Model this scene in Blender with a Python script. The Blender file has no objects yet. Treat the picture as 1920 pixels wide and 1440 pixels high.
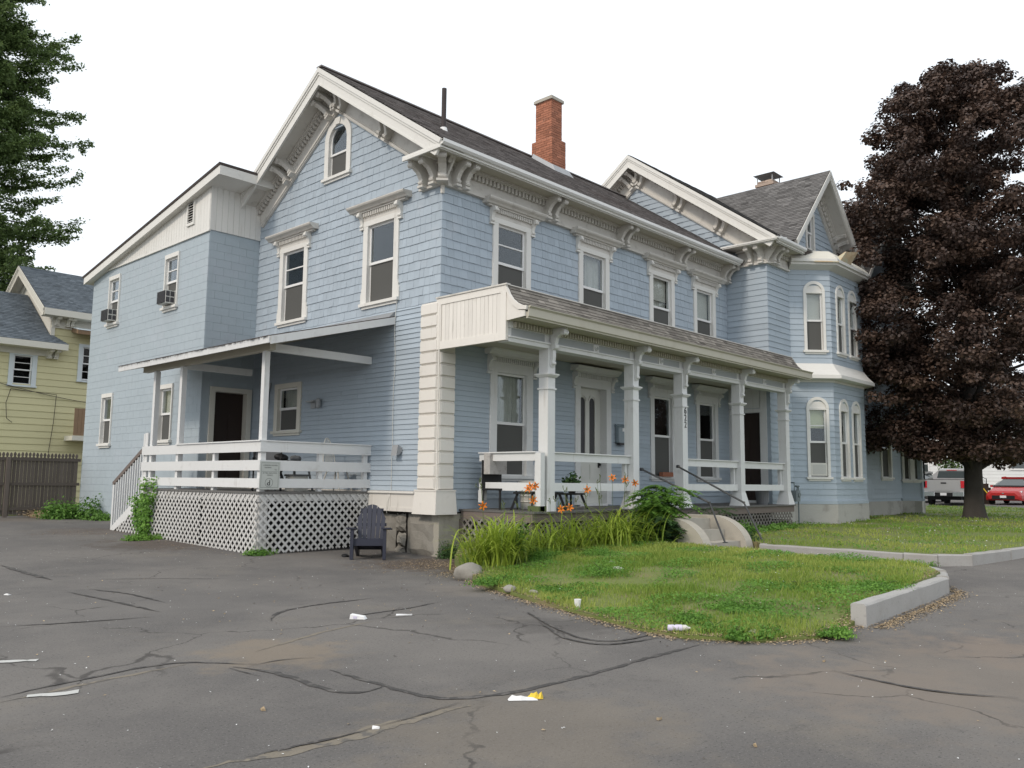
import bpy, math, random
import numpy as np
from mathutils import Vector, Matrix
random.seed(7); RNG = np.random.default_rng(7)
S = bpy.context.scene
COL = S.collection
R_ = math.radians
# ------------------------------------------------------------------ camera
YAW, PITCH, ROLL = R_(43.1433), R_(6.5843), R_(-0.5820)
FPX = 1578.46
CAM = np.array([-11.1423, -12.4394, 1.485])
def cam_rows():
    f = np.array([math.cos(YAW)*math.cos(PITCH), math.sin(YAW)*math.cos(PITCH), math.sin(PITCH)])
    r = np.array([math.sin(YAW), -math.cos(YAW), 0.]); d = np.cross(f, r)
    c, s = math.cos(ROLL), math.sin(ROLL)
    return np.array([c*r+s*d, -s*r+c*d, f])
ROWS = cam_rows()
cd = bpy.data.cameras.new('camera'); cam = bpy.data.objects.new('camera', cd); COL.objects.link(cam)
cd.sensor_width = 36; cd.lens = FPX/1920*36; cd.clip_end = 2000; cd.clip_start = .05
m3 = Matrix(((ROWS[0][0], -ROWS[1][0], -ROWS[2][0]), (ROWS[0][1], -ROWS[1][1], -ROWS[2][1]), (ROWS[0][2], -ROWS[1][2], -ROWS[2][2])))
cam.matrix_world = Matrix.Translation(Vector(CAM)) @ m3.to_4x4()
S.camera = cam
# ------------------------------------------------------------------ world and sun
SUNDIR = Vector((-.80, -.03, .60)).normalized()
w = bpy.data.worlds.new('World'); S.world = w; w.use_nodes = True
nt = w.node_tree; nt.nodes.clear()
sky = nt.nodes.new('ShaderNodeTexSky'); sky.sky_type = 'NISHITA'; sky.sun_disc = False
sky.sun_elevation = math.asin(SUNDIR.z); sky.sun_rotation = math.atan2(SUNDIR.x, SUNDIR.y)
sky.air_density = 1.2; sky.dust_density = 4.0
sc_ = nt.nodes.new('ShaderNodeVectorMath'); sc_.operation = 'SCALE'; sc_.inputs['Scale'].default_value = .08
nt.links.new(sky.outputs[0], sc_.inputs[0])
mx = nt.nodes.new('ShaderNodeMix'); mx.data_type = 'RGBA'; mx.inputs['Factor'].default_value = .93
nt.links.new(sc_.outputs[0], mx.inputs[6]); mx.inputs[7].default_value = (1.07, 1.13, 1.19, 1)
bg = nt.nodes.new('ShaderNodeBackground'); bg.inputs['Strength'].default_value = 1.0
nt.links.new(mx.outputs[2], bg.inputs['Color'])
wo = nt.nodes.new('ShaderNodeOutputWorld'); nt.links.new(bg.outputs[0], wo.inputs['Surface'])
sl = bpy.data.lights.new('sun', 'SUN'); sl.energy = 1.5; sl.angle = R_(10); sl.color = (1, .88, .75)
so = bpy.data.objects.new('sun', sl); COL.objects.link(so)
so.rotation_euler = SUNDIR.to_track_quat('Z', 'Y').to_euler(); so.location = (-20, -20, 40)
S.view_settings.view_transform = 'Standard'; S.view_settings.look = 'None'
S.view_settings.exposure = 0.12; S.view_settings.gamma = 1.0
S.cycles.max_bounces = 6; S.cycles.transparent_max_bounces = 12

# ------------------------------------------------------------------ materials
def new_mat(name):
    m = bpy.data.materials.new(name); m.use_nodes = True; n = m.node_tree; n.nodes.clear()
    o = n.nodes.new('ShaderNodeOutputMaterial'); b = n.nodes.new('ShaderNodeBsdfPrincipled')
    n.links.new(b.outputs[0], o.inputs[0]); return m, n, b
def math_n(n, op, a, b=None, clamp=False):
    x = n.nodes.new('ShaderNodeMath'); x.operation = op; x.use_clamp = clamp
    for i, v in enumerate((a, b)):
        if v is None: continue
        if isinstance(v, (int, float)): x.inputs[i].default_value = v
        else: n.links.new(v, x.inputs[i])
    return x.outputs[0]
def noise_n(n, pos, scale, detail=4, rough=.55, sc=None):
    if sc:
        mp = n.nodes.new('ShaderNodeVectorMath'); mp.operation = 'MULTIPLY'; n.links.new(pos, mp.inputs[0]); mp.inputs[1].default_value = sc; pos = mp.outputs[0]
    t = n.nodes.new('ShaderNodeTexNoise'); t.inputs['Scale'].default_value = scale; t.inputs['Detail'].default_value = detail; t.inputs['Roughness'].default_value = rough
    n.links.new(pos, t.inputs['Vector']); return t.outputs['Fac']
def mix_n(n, f, a, b, mode='MIX'):
    x = n.nodes.new('ShaderNodeMix'); x.data_type = 'RGBA'; x.blend_type = mode
    if isinstance(f, (int, float)): x.inputs['Factor'].default_value = f
    else: n.links.new(f, x.inputs['Factor'])
    for i, v in ((6, a), (7, b)):
        if isinstance(v, tuple): x.inputs[i].default_value = (*v[:3], 1)
        else: n.links.new(v, x.inputs[i])
    return x.outputs[2]
def step_n(n, v, lo, hi):
    x = n.nodes.new('ShaderNodeMapRange'); x.inputs[1].default_value = lo; x.inputs[2].default_value = hi; n.links.new(v, x.inputs[0]); x.interpolation_type = 'SMOOTHSTEP'
    return x.outputs[0]
def mat(name, col, rough=.7, var=.12, scale=3., fine=40., spots=None, spec=.3, bump=.15, bscale=60., stretch=None, rnd=.0, vamt=.0, metal=0., patches=None, trans=0., streak=None, drip=0, dripcol=(.25, .24, .22)):
    """colour with large mottling, fine grain, per-object/per-piece variation, optional wear patches"""
    m, n, b = new_mat(name)
    g = n.nodes.new('ShaderNodeNewGeometry'); pos = g.outputs['Position']
    n1 = noise_n(n, pos, scale, 5, .6); n2 = noise_n(n, pos, fine, 3, .6, stretch)
    f = math_n(n, 'ADD', math_n(n, 'MULTIPLY', math_n(n, 'SUBTRACT', n1, .5), 2*var), math_n(n, 'MULTIPLY', math_n(n, 'SUBTRACT', n2, .5), var*1.4))
    if rnd:
        oi = n.nodes.new('ShaderNodeObjectInfo'); f = math_n(n, 'ADD', f, math_n(n, 'MULTIPLY', math_n(n, 'SUBTRACT', oi.outputs['Random'], .5), 2*rnd))
    if vamt:
        at = n.nodes.new('ShaderNodeAttribute'); at.attribute_name = 'v'; f = math_n(n, 'ADD', f, math_n(n, 'MULTIPLY', at.outputs['Fac'], vamt))
    k = math_n(n, 'ADD', f, 1.0)
    sc = n.nodes.new('ShaderNodeVectorMath'); sc.operation = 'SCALE'; sc.inputs[0].default_value = col; n.links.new(k, sc.inputs['Scale'])
    c = sc.outputs[0]
    for (pc, ps, lo, hi, amt) in (patches or []):
        pn = noise_n(n, pos, ps, 6, .65, stretch if streak else None)
        c = mix_n(n, math_n(n, 'MULTIPLY', step_n(n, pn, lo, hi), amt), c, pc)
    if drip:
        dn = math_n(n, 'MULTIPLY', step_n(n, noise_n(n, pos, 9., 5, .7, (1, 1, .09)), .56, .74), step_n(n, noise_n(n, pos, .8, 3), .42, .6)); c = mix_n(n, math_n(n, 'MULTIPLY', dn, drip), c, dripcol)
    n.links.new(c, b.inputs['Base Color'])
    b.inputs['Roughness'].default_value = rough; b.inputs['Specular IOR Level'].default_value = spec; b.inputs['Metallic'].default_value = metal
    if bump:
        bp = n.nodes.new('ShaderNodeBump'); bp.inputs['Strength'].default_value = bump; bp.inputs['Distance'].default_value = .01
        n.links.new(noise_n(n, pos, bscale, 3, .6, stretch), bp.inputs['Height']); n.links.new(bp.outputs[0], b.inputs['Normal'])
    return m
def leafmat(name, c1, c2, rough=.55, trans=.35, tint=None):
    m, n, b = new_mat(name)
    at = n.nodes.new('ShaderNodeAttribute'); at.attribute_name = 'v'
    g = n.nodes.new('ShaderNodeNewGeometry')
    f = math_n(n, 'ADD', math_n(n, 'MULTIPLY', at.outputs['Fac'], .75), math_n(n, 'MULTIPLY', noise_n(n, g.outputs['Position'], .7, 2), .35), True)
    c = mix_n(n, f, c1, c2)
    n.links.new(c, b.inputs['Base Color']); b.inputs['Roughness'].default_value = rough; b.inputs['Specular IOR Level'].default_value = .35
    t = n.nodes.new('ShaderNodeBsdfTranslucent'); n.links.new(c, t.inputs[0]); ms = n.nodes.new('ShaderNodeMixShader'); ms.inputs[0].default_value = trans
    o = [x for x in n.nodes if x.type == 'OUTPUT_MATERIAL'][0]
    n.links.new(b.outputs[0], ms.inputs[1]); n.links.new(t.outputs[0], ms.inputs[2]); n.links.new(ms.outputs[0], o.inputs[0])
    return m
M = {}
BLUE = (.380, .442, .500)
M['shingle'] = mat('blue_shingle_paint', BLUE, .72, .07, 1.1, 9., drip=.35, dripcol=(.24, .27, .29), rnd=.03, vamt=.055, bump=.3, bscale=55, patches=[((.50, .53, .57), 1.3, .55, .75, .35), ((.13, .13, .14), 14., .73, .78, .45)])
M['clap'] = mat('blue_clapboard_paint', BLUE, .65, .06, 1.3, 7., drip=.3, dripcol=(.23, .26, .27), rnd=.03, vamt=.05, bump=.12, bscale=50, patches=[((.46, .50, .55), 1.7, .55, .8, .3), ((.2, .21, .22), 6., .7, .8, .25)])
M['block'] = mat('blue_block_paint', (.385, .445, .485), .8, .07, .8, 6., bump=.35, bscale=40, rnd=.01, vamt=.015, drip=.3, dripcol=(.30, .33, .34), patches=[((.43, .47, .52), 1.1, .5, .7, .35)])
M['white'] = mat('white_trim_paint', (.70, .69, .655), .6, .05, 1.6, 20., drip=.45, dripcol=(.38, .355, .31), bump=.1, rnd=.02, patches=[((.44, .42, .38), 3.2, .56, .78, .4), ((.36, .33, .29), 11., .68, .76, .4)])
M['whiteclean'] = mat('white_vinyl', (.76, .76, .75), .45, .03, 2, 20., bump=.04, rnd=.02)
M['porchwhite'] = mat('white_porch_paint', (.66, .665, .66), .6, .05, 1.6, 20., drip=.45, dripcol=(.38, .355, .31), bump=.1, rnd=.03, patches=[((.40, .385, .36), 2.8, .56, .75, .4)])
M['quoin'] = mat('cream_quoin_paint', (.72, .69, .64), .6, .04, 2, 20., drip=.45, dripcol=(.38, .355, .31), bump=.12, rnd=.04, patches=[((.5, .47, .42), 5., .58, .8, .4)])
M['cornice'] = mat('aged_cornice_paint', (.60, .58, .54), .65, .07, 1.8, 20., drip=.45, dripcol=(.38, .355, .31), bump=.15, rnd=.03, patches=[((.33, .31, .28), 3.5, .52, .72, .5)])
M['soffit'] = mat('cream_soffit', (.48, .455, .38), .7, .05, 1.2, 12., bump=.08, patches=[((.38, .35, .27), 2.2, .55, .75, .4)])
M['panelgrey'] = mat('grey_frieze_panel', (.35, .37, .375), .7, .05, 2, 20., bump=.05)
M['shade'] = mat('roller_shade', (.60, .58, .52), .9, .05, 2, 30., bump=0)
M['shade2'] = mat('yellow_shade', (.68, .68, .46), .9, .05, 2, 30., bump=0)
M['curtain'] = mat('lace_curtain', (.50, .49, .44), .95, .25, 6, 30., bump=.3, bscale=20, stretch=(1, 1, .1))
M['screen'] = mat('insect_screen', (.10, .10, .095), .9, .05, 1, 100, bump=0, spec=.2)
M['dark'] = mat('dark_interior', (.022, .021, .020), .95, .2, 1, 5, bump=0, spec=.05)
M['roof'] = mat('asphalt_roof_shingle', (.25, .23, .222), .95, .12, 1.0, 30., vamt=.42, bump=.6, bscale=120, spec=.1, patches=[((.16, .12, .105), .8, .5, .7, .4)])
M['roofwing'] = mat('grey_roof_shingle', (.15, .145, .142), .95, .1, 1.0, 30., vamt=.38, bump=.6, bscale=120, spec=.1)
M['rooflight'] = mat('weathered_porch_shingle', (.20, .185, .165), .95, .12, 1.4, 30., vamt=.35, bump=.6, bscale=100, spec=.1, patches=[((.12, .11, .10), 1.1, .5, .65, .6)])
M['roofdark'] = mat('roofing_felt', (.09, .075, .07), .95, .15, 2, 40, bump=.5, vamt=.2)
M['slate'] = mat('neighbour_roof', (.115, .135, .155), .9, .1, .8, 20., vamt=.3, bump=.4, bscale=90, spec=.15)
M['brick'] = mat('red_brick', (.36, .150, .092), .85, .12, 6, 60, rnd=.16, vamt=.3, bump=.4, patches=[((.45, .36, .32), 6, .62, .75, .35)])
M['oldbrick'] = mat('old_buff_brick', (.42, .33, .27), .9, .12, 6, 60, rnd=.25, bump=.4)
M['mortar'] = mat('mortar', (.36, .31, .28), .95, .1, 6, 60, bump=.3)
M['flash'] = mat('lead_flashing', (.33, .34, .35), .5, .12, 4, 30, spec=.5, metal=.4)
M['iron'] = mat('rusty_pipe', (.055, .045, .045), .7, .2, 6, 40, spec=.3)
M['blackrail'] = mat('black_iron_rail', (.045, .047, .05), .45, .2, 5, 40, spec=.5, patches=[((.20, .17, .13), 5, .6, .7, .5)])
M['conc'] = mat('concrete', (.43, .40, .345), .9, .1, 2., 35., bump=.4, patches=[((.28, .26, .22), 2.4, .5, .7, .45)])
M['found'] = mat('rendered_foundation', (.36, .34, .29), .95, .12, 1.4, 25., bump=.6, bscale=25, patches=[((.19, .175, .15), 1.6, .5, .66, .55), ((.46, .44, .4), 3, .6, .7, .4)])
M['found2'] = mat('white_rendered_foundation', (.43, .42, .39), .95, .1, 1.4, 25., bump=.6, bscale=25, patches=[((.25, .235, .21), 1.3, .52, .68, .6)])
M['stone'] = mat('fieldstone', (.27, .255, .225), .9, .15, 3, 30, rnd=.2, bump=.7, bscale=25, vamt=.2, patches=[((.16, .15, .13), 4, .5, .7, .5)])
M['gap'] = mat('dark_stone_joint', (.035, .032, .028), .95, .2, 5, 30, bump=.2)
M['granite'] = mat('granite_kerb', (.37, .36, .345), .85, .06, 4, 90., rnd=.05, bump=.5, bscale=90, patches=[((.22, .215, .21), 30, .55, .7, .5), ((.27, .25, .22), 1.5, .5, .7, .35)])
M['deck'] = mat('grey_deck_paint', (.13, .125, .12), .7, .1, 2, 30, rnd=.06, bump=.2)
M['deckedge'] = mat('brown_deck_edge', (.17, .14, .125), .8, .12, 3, 30, rnd=.06, bump=.2)
M['latt'] = mat('white_lattice_paint', (.56, .555, .54), .65, .06, 1.5, 20., bump=.05, patches=[((.38, .36, .31), 1.8, .5, .72, .55)])
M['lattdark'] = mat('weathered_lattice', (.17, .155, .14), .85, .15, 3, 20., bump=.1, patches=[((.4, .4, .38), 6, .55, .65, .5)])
M['fence'] = mat('weathered_fence_wood', (.125, .105, .09), .9, .14, 2, 14, rnd=.16, bump=.4, bscale=30, stretch=(6, 6, .6))
M['yellow'] = mat('yellow_clapboard', (.60, .56, .34), .7, .04, 1, 10, rnd=.03, vamt=.05, bump=.1)
M['offtrim'] = mat('neighbour_trim', (.64, .62, .55), .7, .05, 1, 10, bump=.05)
M['whitetrim2'] = mat('neighbour_white_trim', (.60, .65, .67), .6, .04, 1, 10, bump=.05)
M['brownwood'] = mat('brown_wood', (.27, .18, .115), .8, .12, 4, 30, rnd=.1, bump=.3, stretch=(1, 1, .2))
M['navy'] = mat('navy_plastic', (.030, .033, .052), .5, .1, 3, 30, spec=.4, bump=.05, patches=[((.09, .09, .1), 8, .6, .75, .4)])
M['whiteplastic'] = mat('white_plastic', (.62, .61, .56), .45, .05, 3, 30, bump=.02)
M['blackplastic'] = mat('black_plastic', (.015, .015, .016), .5, .1, 3, 30, bump=.05)
M['greyplastic'] = mat('grey_plastic', (.14, .145, .15), .5, .1, 3, 30, bump=.05)
M['acmetal'] = mat('air_conditioner_shell', (.50, .50, .47), .5, .05, 3, 30, bump=.03)
M['grille'] = mat('dark_grille', (.06, .06, .065), .6, .1, 10, 60, bump=.1)
M['cushion'] = mat('stained_cushion', (.44, .42, .40), .95, .25, 5, 40, bump=.4, patches=[((.25, .22, .2), 9, .5, .65, .6)])
M['doorwhite'] = mat('white_door_paint', (.62, .62, .58), .5, .04, 2, 20, bump=.03)
M['doorwaydark'] = mat('doorway_dark', (.030, .019, .015), .5, .15, 2, 20, bump=.05)  # darkness of open doorways put into the leaf colour; equipment cover reuses it
M['mailbox'] = mat('mailbox_metal', (.20, .25, .28), .35, .1, 4, 30, spec=.6)
M['meter'] = mat('grey_gas_meter', (.16, .19, .20), .5, .1, 4, 30, spec=.5)
M['copper'] = mat('peeled_flashing', (.52, .40, .26), .6, .25, 5, 30, patches=[((.5, .52, .40), 3, .45, .6, .7)])
M['paperwhite'] = mat('white_paper', (.75, .75, .75), .8, .05, 10, 60, bump=.1)
M['yellowplastic'] = mat('yellow_plastic', (.75, .55, .06), .5, .05, 10, 60)
M['teal'] = mat('lilac_paper', (.62, .58, .72), .7, .05, 10, 60)
M['linepaint'] = mat('road_line_paint', (.50, .50, .48), .8, .08, 6, 60, bump=.3, patches=[((.2, .2, .19), 14, .58, .66, .7)])
M['tar'] = mat('crack_sealant', (.062, .058, .056), .8, .25, 6, 60, bump=.3, patches=[((.14, .13, .12), 7, .48, .6, .8)])
M['sand'] = mat('washed_sand', (.20, .175, .14), .95, .2, 6, 60, bump=.4, patches=[((.105, .10, .095), 7, .5, .6, .8)])
M['soil'] = mat('soil', (.085, .062, .042), .95, .25, 5, 50, bump=.8, bscale=60)
M['bark'] = mat('maple_bark', (.052, .046, .041), .95, .2, 6, 30, bump=1.0, bscale=14, stretch=(4, 4, .5))
M['twig'] = mat('green_stem', (.09, .12, .04), .8, .1, 5, 30, bump=.1)
M['maple'] = leafmat('purple_maple_leaves', (.030, .019, .017), (.135, .088, .066), .5, .18)
M['greentree'] = leafmat('silver_maple_leaves', (.05, .095, .03), (.20, .28, .09), .6, .35)
M['fargreen'] = leafmat('far_tree_leaves', (.03, .06, .02), (.13, .2, .06), .6, .3)
M['lily'] = leafmat('daylily_leaves', (.08, .17, .02), (.42, .52, .07), .55, .35)
M['shrub'] = leafmat('shrub_leaves', (.05, .13, .02), (.20, .38, .07), .55, .35)
M['weed'] = leafmat('weed_leaves', (.05, .15, .018), (.20, .38, .06), .6, .35)
M['darkbush'] = leafmat('dark_bush_leaves', (.02, .05, .018), (.08, .16, .05), .6, .3)
M['grassm'] = leafmat('lawn_grass', (.12, .24, .025), (.42, .46, .12), .7, .4)
M['petal'] = leafmat('orange_petals', (.85, .20, .02), (.95, .34, .05), .6, .3)
M['pod'] = leafmat('seed_pods', (.12, .16, .06), (.25, .28, .12), .6, .3)
M['litterleaf'] = mat('dry_leaf_litter', (.34, .26, .165), .95, .3, 30, 90, vamt=.6, bump=.2)
M['silver'] = mat('silver_car_paint', (.46, .45, .45), .3, .03, 2, 20, spec=.6, metal=.35, bump=0)
M['redpaint'] = mat('red_car_paint', (.42, .022, .02), .25, .03, 2, 20, spec=.6, bump=0)
M['maroon'] = mat('maroon_car_paint', (.16, .02, .02), .25, .03, 2, 20, spec=.6, bump=0)
M['greypaint'] = mat('grey_car_paint', (.16, .165, .16), .3, .03, 2, 20, spec=.6, bump=0)
M['chrome'] = mat('chrome', (.65, .65, .65), .2, .03, 2, 20, metal=.9, bump=0)
M['tyre'] = mat('tyre_rubber', (.02, .02, .02), .85, .1, 8, 30)
M['carglass'] = mat('car_glass', (.05, .06, .06), .08, .02, 1, 5, spec=.8, bump=0)
M['taillamp'] = mat('tail_lamp_plastic', (.55, .02, .03), .2, .05, 1, 5, spec=.6, bump=0)
M['farwhite'] = mat('far_white_siding', (.70, .71, .70), .7, .03, 1, 5, bump=.05, rnd=.02)
M['vinyl'] = mat('grey_metal', (.30, .31, .32), .5, .1, 3, 20, spec=.4)
M['signface'] = mat('sign_face', (.47, .49, .46), .5, .06, 8, 40, bump=.05)
M['signink'] = mat('faded_ink', (.17, .18, .17), .8, .1, 20, 60, bump=0)
M['ink'] = mat('black_ink', (.03, .03, .03), .8, .1, 20, 60, bump=0)
# glass: clear with Fresnel reflection
def glassmat():
    m, n, b = new_mat('window_glass'); n.nodes.remove(b)
    tr = n.nodes.new('ShaderNodeBsdfTransparent'); tr.inputs[0].default_value = (.92, .94, .94, 1)
    gl = n.nodes.new('ShaderNodeBsdfGlossy'); gl.inputs['Roughness'].default_value = .03; gl.inputs[0].default_value = (.85, .9, .95, 1)
    fr = n.nodes.new('ShaderNodeLayerWeight'); fr.inputs['Blend'].default_value = .5
    g = n.nodes.new('ShaderNodeNewGeometry')
    bp = n.nodes.new('ShaderNodeBump'); bp.inputs['Strength'].default_value = .35; bp.inputs['Distance'].default_value = .01
    n.links.new(noise_n(n, g.outputs['Position'], 2.2, 2), bp.inputs['Height']); n.links.new(bp.outputs[0], gl.inputs['Normal'])
    ms = n.nodes.new('ShaderNodeMixShader'); f2 = math_n(n, 'ADD', .055, math_n(n, 'MULTIPLY', math_n(n, 'POWER', fr.outputs['Facing'], 4.0), .9), True)
    n.links.new(f2, ms.inputs[0]); n.links.new(tr.outputs[0], ms.inputs[1]); n.links.new(gl.outputs[0], ms.inputs[2])
    o = [x for x in n.nodes if x.type == 'OUTPUT_MATERIAL'][0]; n.links.new(ms.outputs[0], o.inputs[0]); return m
M['glass'] = glassmat()
def asphaltmat():
    m, n, b = new_mat('worn_asphalt'); g = n.nodes.new('ShaderNodeNewGeometry'); pos = g.outputs['Position']
    base = mix_n(n, step_n(n, noise_n(n, pos, .45, 7, .65), .35, .65), (.122, .115, .110), (.172, .160, .148))
    base = mix_n(n, math_n(n, 'MULTIPLY', step_n(n, noise_n(n, pos, .55, 6, .7), .55, .72), .45), base, (.205, .182, .15))
    base = mix_n(n, math_n(n, 'MULTIPLY', step_n(n, noise_n(n, pos, 1.6, 5, .75), .58, .72), .5), base, (.085, .081, .078))
    sp = noise_n(n, pos, 62, 3, .75); base = mix_n(n, math_n(n, 'MULTIPLY', step_n(n, sp, .56, .70), .7), base, (.26, .25, .235))
    sp2 = noise_n(n, pos, 48, 3, .7); base = mix_n(n, math_n(n, 'MULTIPLY', step_n(n, sp2, .56, .68), .7), base, (.035, .034, .034))
    # sandy washes: (x, y, radius)
    for (cx, cy, rx, col, a) in ((-3.6, -10.8, 2.2, (.205, .175, .145), 0.55), (-.5, -11.5, 2.0, (.2, .172, .145), 0.47), (-4.25, -6.7, .75, (.092, .085, .08), 0.55), (-3.6, -7.9, .5, (.092, .085, .08), 0.47), (-9.5, -3.0, 1.3, (.10, .096, .093), 0.47), (-6.5, -2.2, 1.6, (.15, .142, .135), 0.39), (-7.05, -5.9, .75, (.235, .19, .14), 0.58), (-7.2, -8.9, 1.2, (.22, .185, .14), 0.35), (-4.6, -9.95, 1.1, (.21, .175, .145), 0.47), (-2.3, -10.3, .9, (.22, .175, .14), 0.47), (-.9, -1.0, 1.5, (.09, .062, .042), 0.62), (-3.1, 5.0, 1.6, (.085, .06, .045), 0.55), (-3.3, 8.8, 1.3, (.10, .075, .06), 0.47), (-2.9, -4.0, .8, (.2, .17, .14), 0.31), (-3.4, 13.2, 1.2, (.16, .13, .1), 0.39)):
        d = n.nodes.new('ShaderNodeVectorMath'); d.operation = 'DISTANCE'; n.links.new(pos, d.inputs[0]); d.inputs[1].default_value = (cx, cy, 0)
        dd = math_n(n, 'ADD', d.outputs['Value'], math_n(n, 'MULTIPLY', math_n(n, 'SUBTRACT', noise_n(n, pos, 2.5, 6, .7), .5), rx*2.6))
        f = math_n(n, 'MULTIPLY', math_n(n, 'SUBTRACT', 1.0, step_n(n, dd, rx*.35, rx*1.1)), a); base = mix_n(n, f, base, col)
    # hairline cracks
    wv = n.nodes.new('ShaderNodeVectorMath'); wv.operation = 'MULTIPLY_ADD'; nz = n.nodes.new('ShaderNodeTexNoise'); nz.inputs['Scale'].default_value = 1.3; nz.inputs['Detail'].default_value = 6; n.links.new(pos, nz.inputs['Vector'])
    n.links.new(nz.outputs['Color'], wv.inputs[0]); wv.inputs[1].default_value = (1.1, 1.1, 0); n.links.new(pos, wv.inputs[2])
    vo = n.nodes.new('ShaderNodeTexVoronoi'); vo.feature = 'DISTANCE_TO_EDGE'; vo.inputs['Scale'].default_value = .42; n.links.new(wv.outputs[0], vo.inputs['Vector'])
    ck_ = math_n(n, 'SUBTRACT', 1.0, step_n(n, vo.outputs['Distance'], .002, .008)); ck_ = math_n(n, 'MULTIPLY', ck_, step_n(n, noise_n(n, pos, .5, 4, .6), .47, .58)); base = mix_n(n, math_n(n, 'MULTIPLY', ck_, .75), base, (.055, .05, .047))
    n.links.new(base, b.inputs['Base Color']); b.inputs['Roughness'].default_value = .85; b.inputs['Specular IOR Level'].default_value = .25
    bp = n.nodes.new('ShaderNodeBump'); bp.inputs['Strength'].default_value = .7; bp.inputs['Distance'].default_value = .006
    n.links.new(noise_n(n, pos, 130, 3, .7), bp.inputs['Height']); n.links.new(bp.outputs[0], b.inputs['Normal']); return m
M['asphalt'] = asphaltmat()
def lawnmat(name, dry):
    m, n, b = new_mat(name); g = n.nodes.new('ShaderNodeNewGeometry'); pos = g.outputs['Position']
    c = mix_n(n, noise_n(n, pos, 1.2, 5, .6), (.10, .14, .028), (.17, .19, .055))
    c = mix_n(n, math_n(n, 'MULTIPLY', step_n(n, noise_n(n, pos, 1.0, 5, .7), .5, .68), dry), c, (.21, .17, .09))
    n.links.new(c, b.inputs['Base Color']); b.inputs['Roughness'].default_value = .95; return m
M['lawn'] = lawnmat('lawn_ground', .85)

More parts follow.
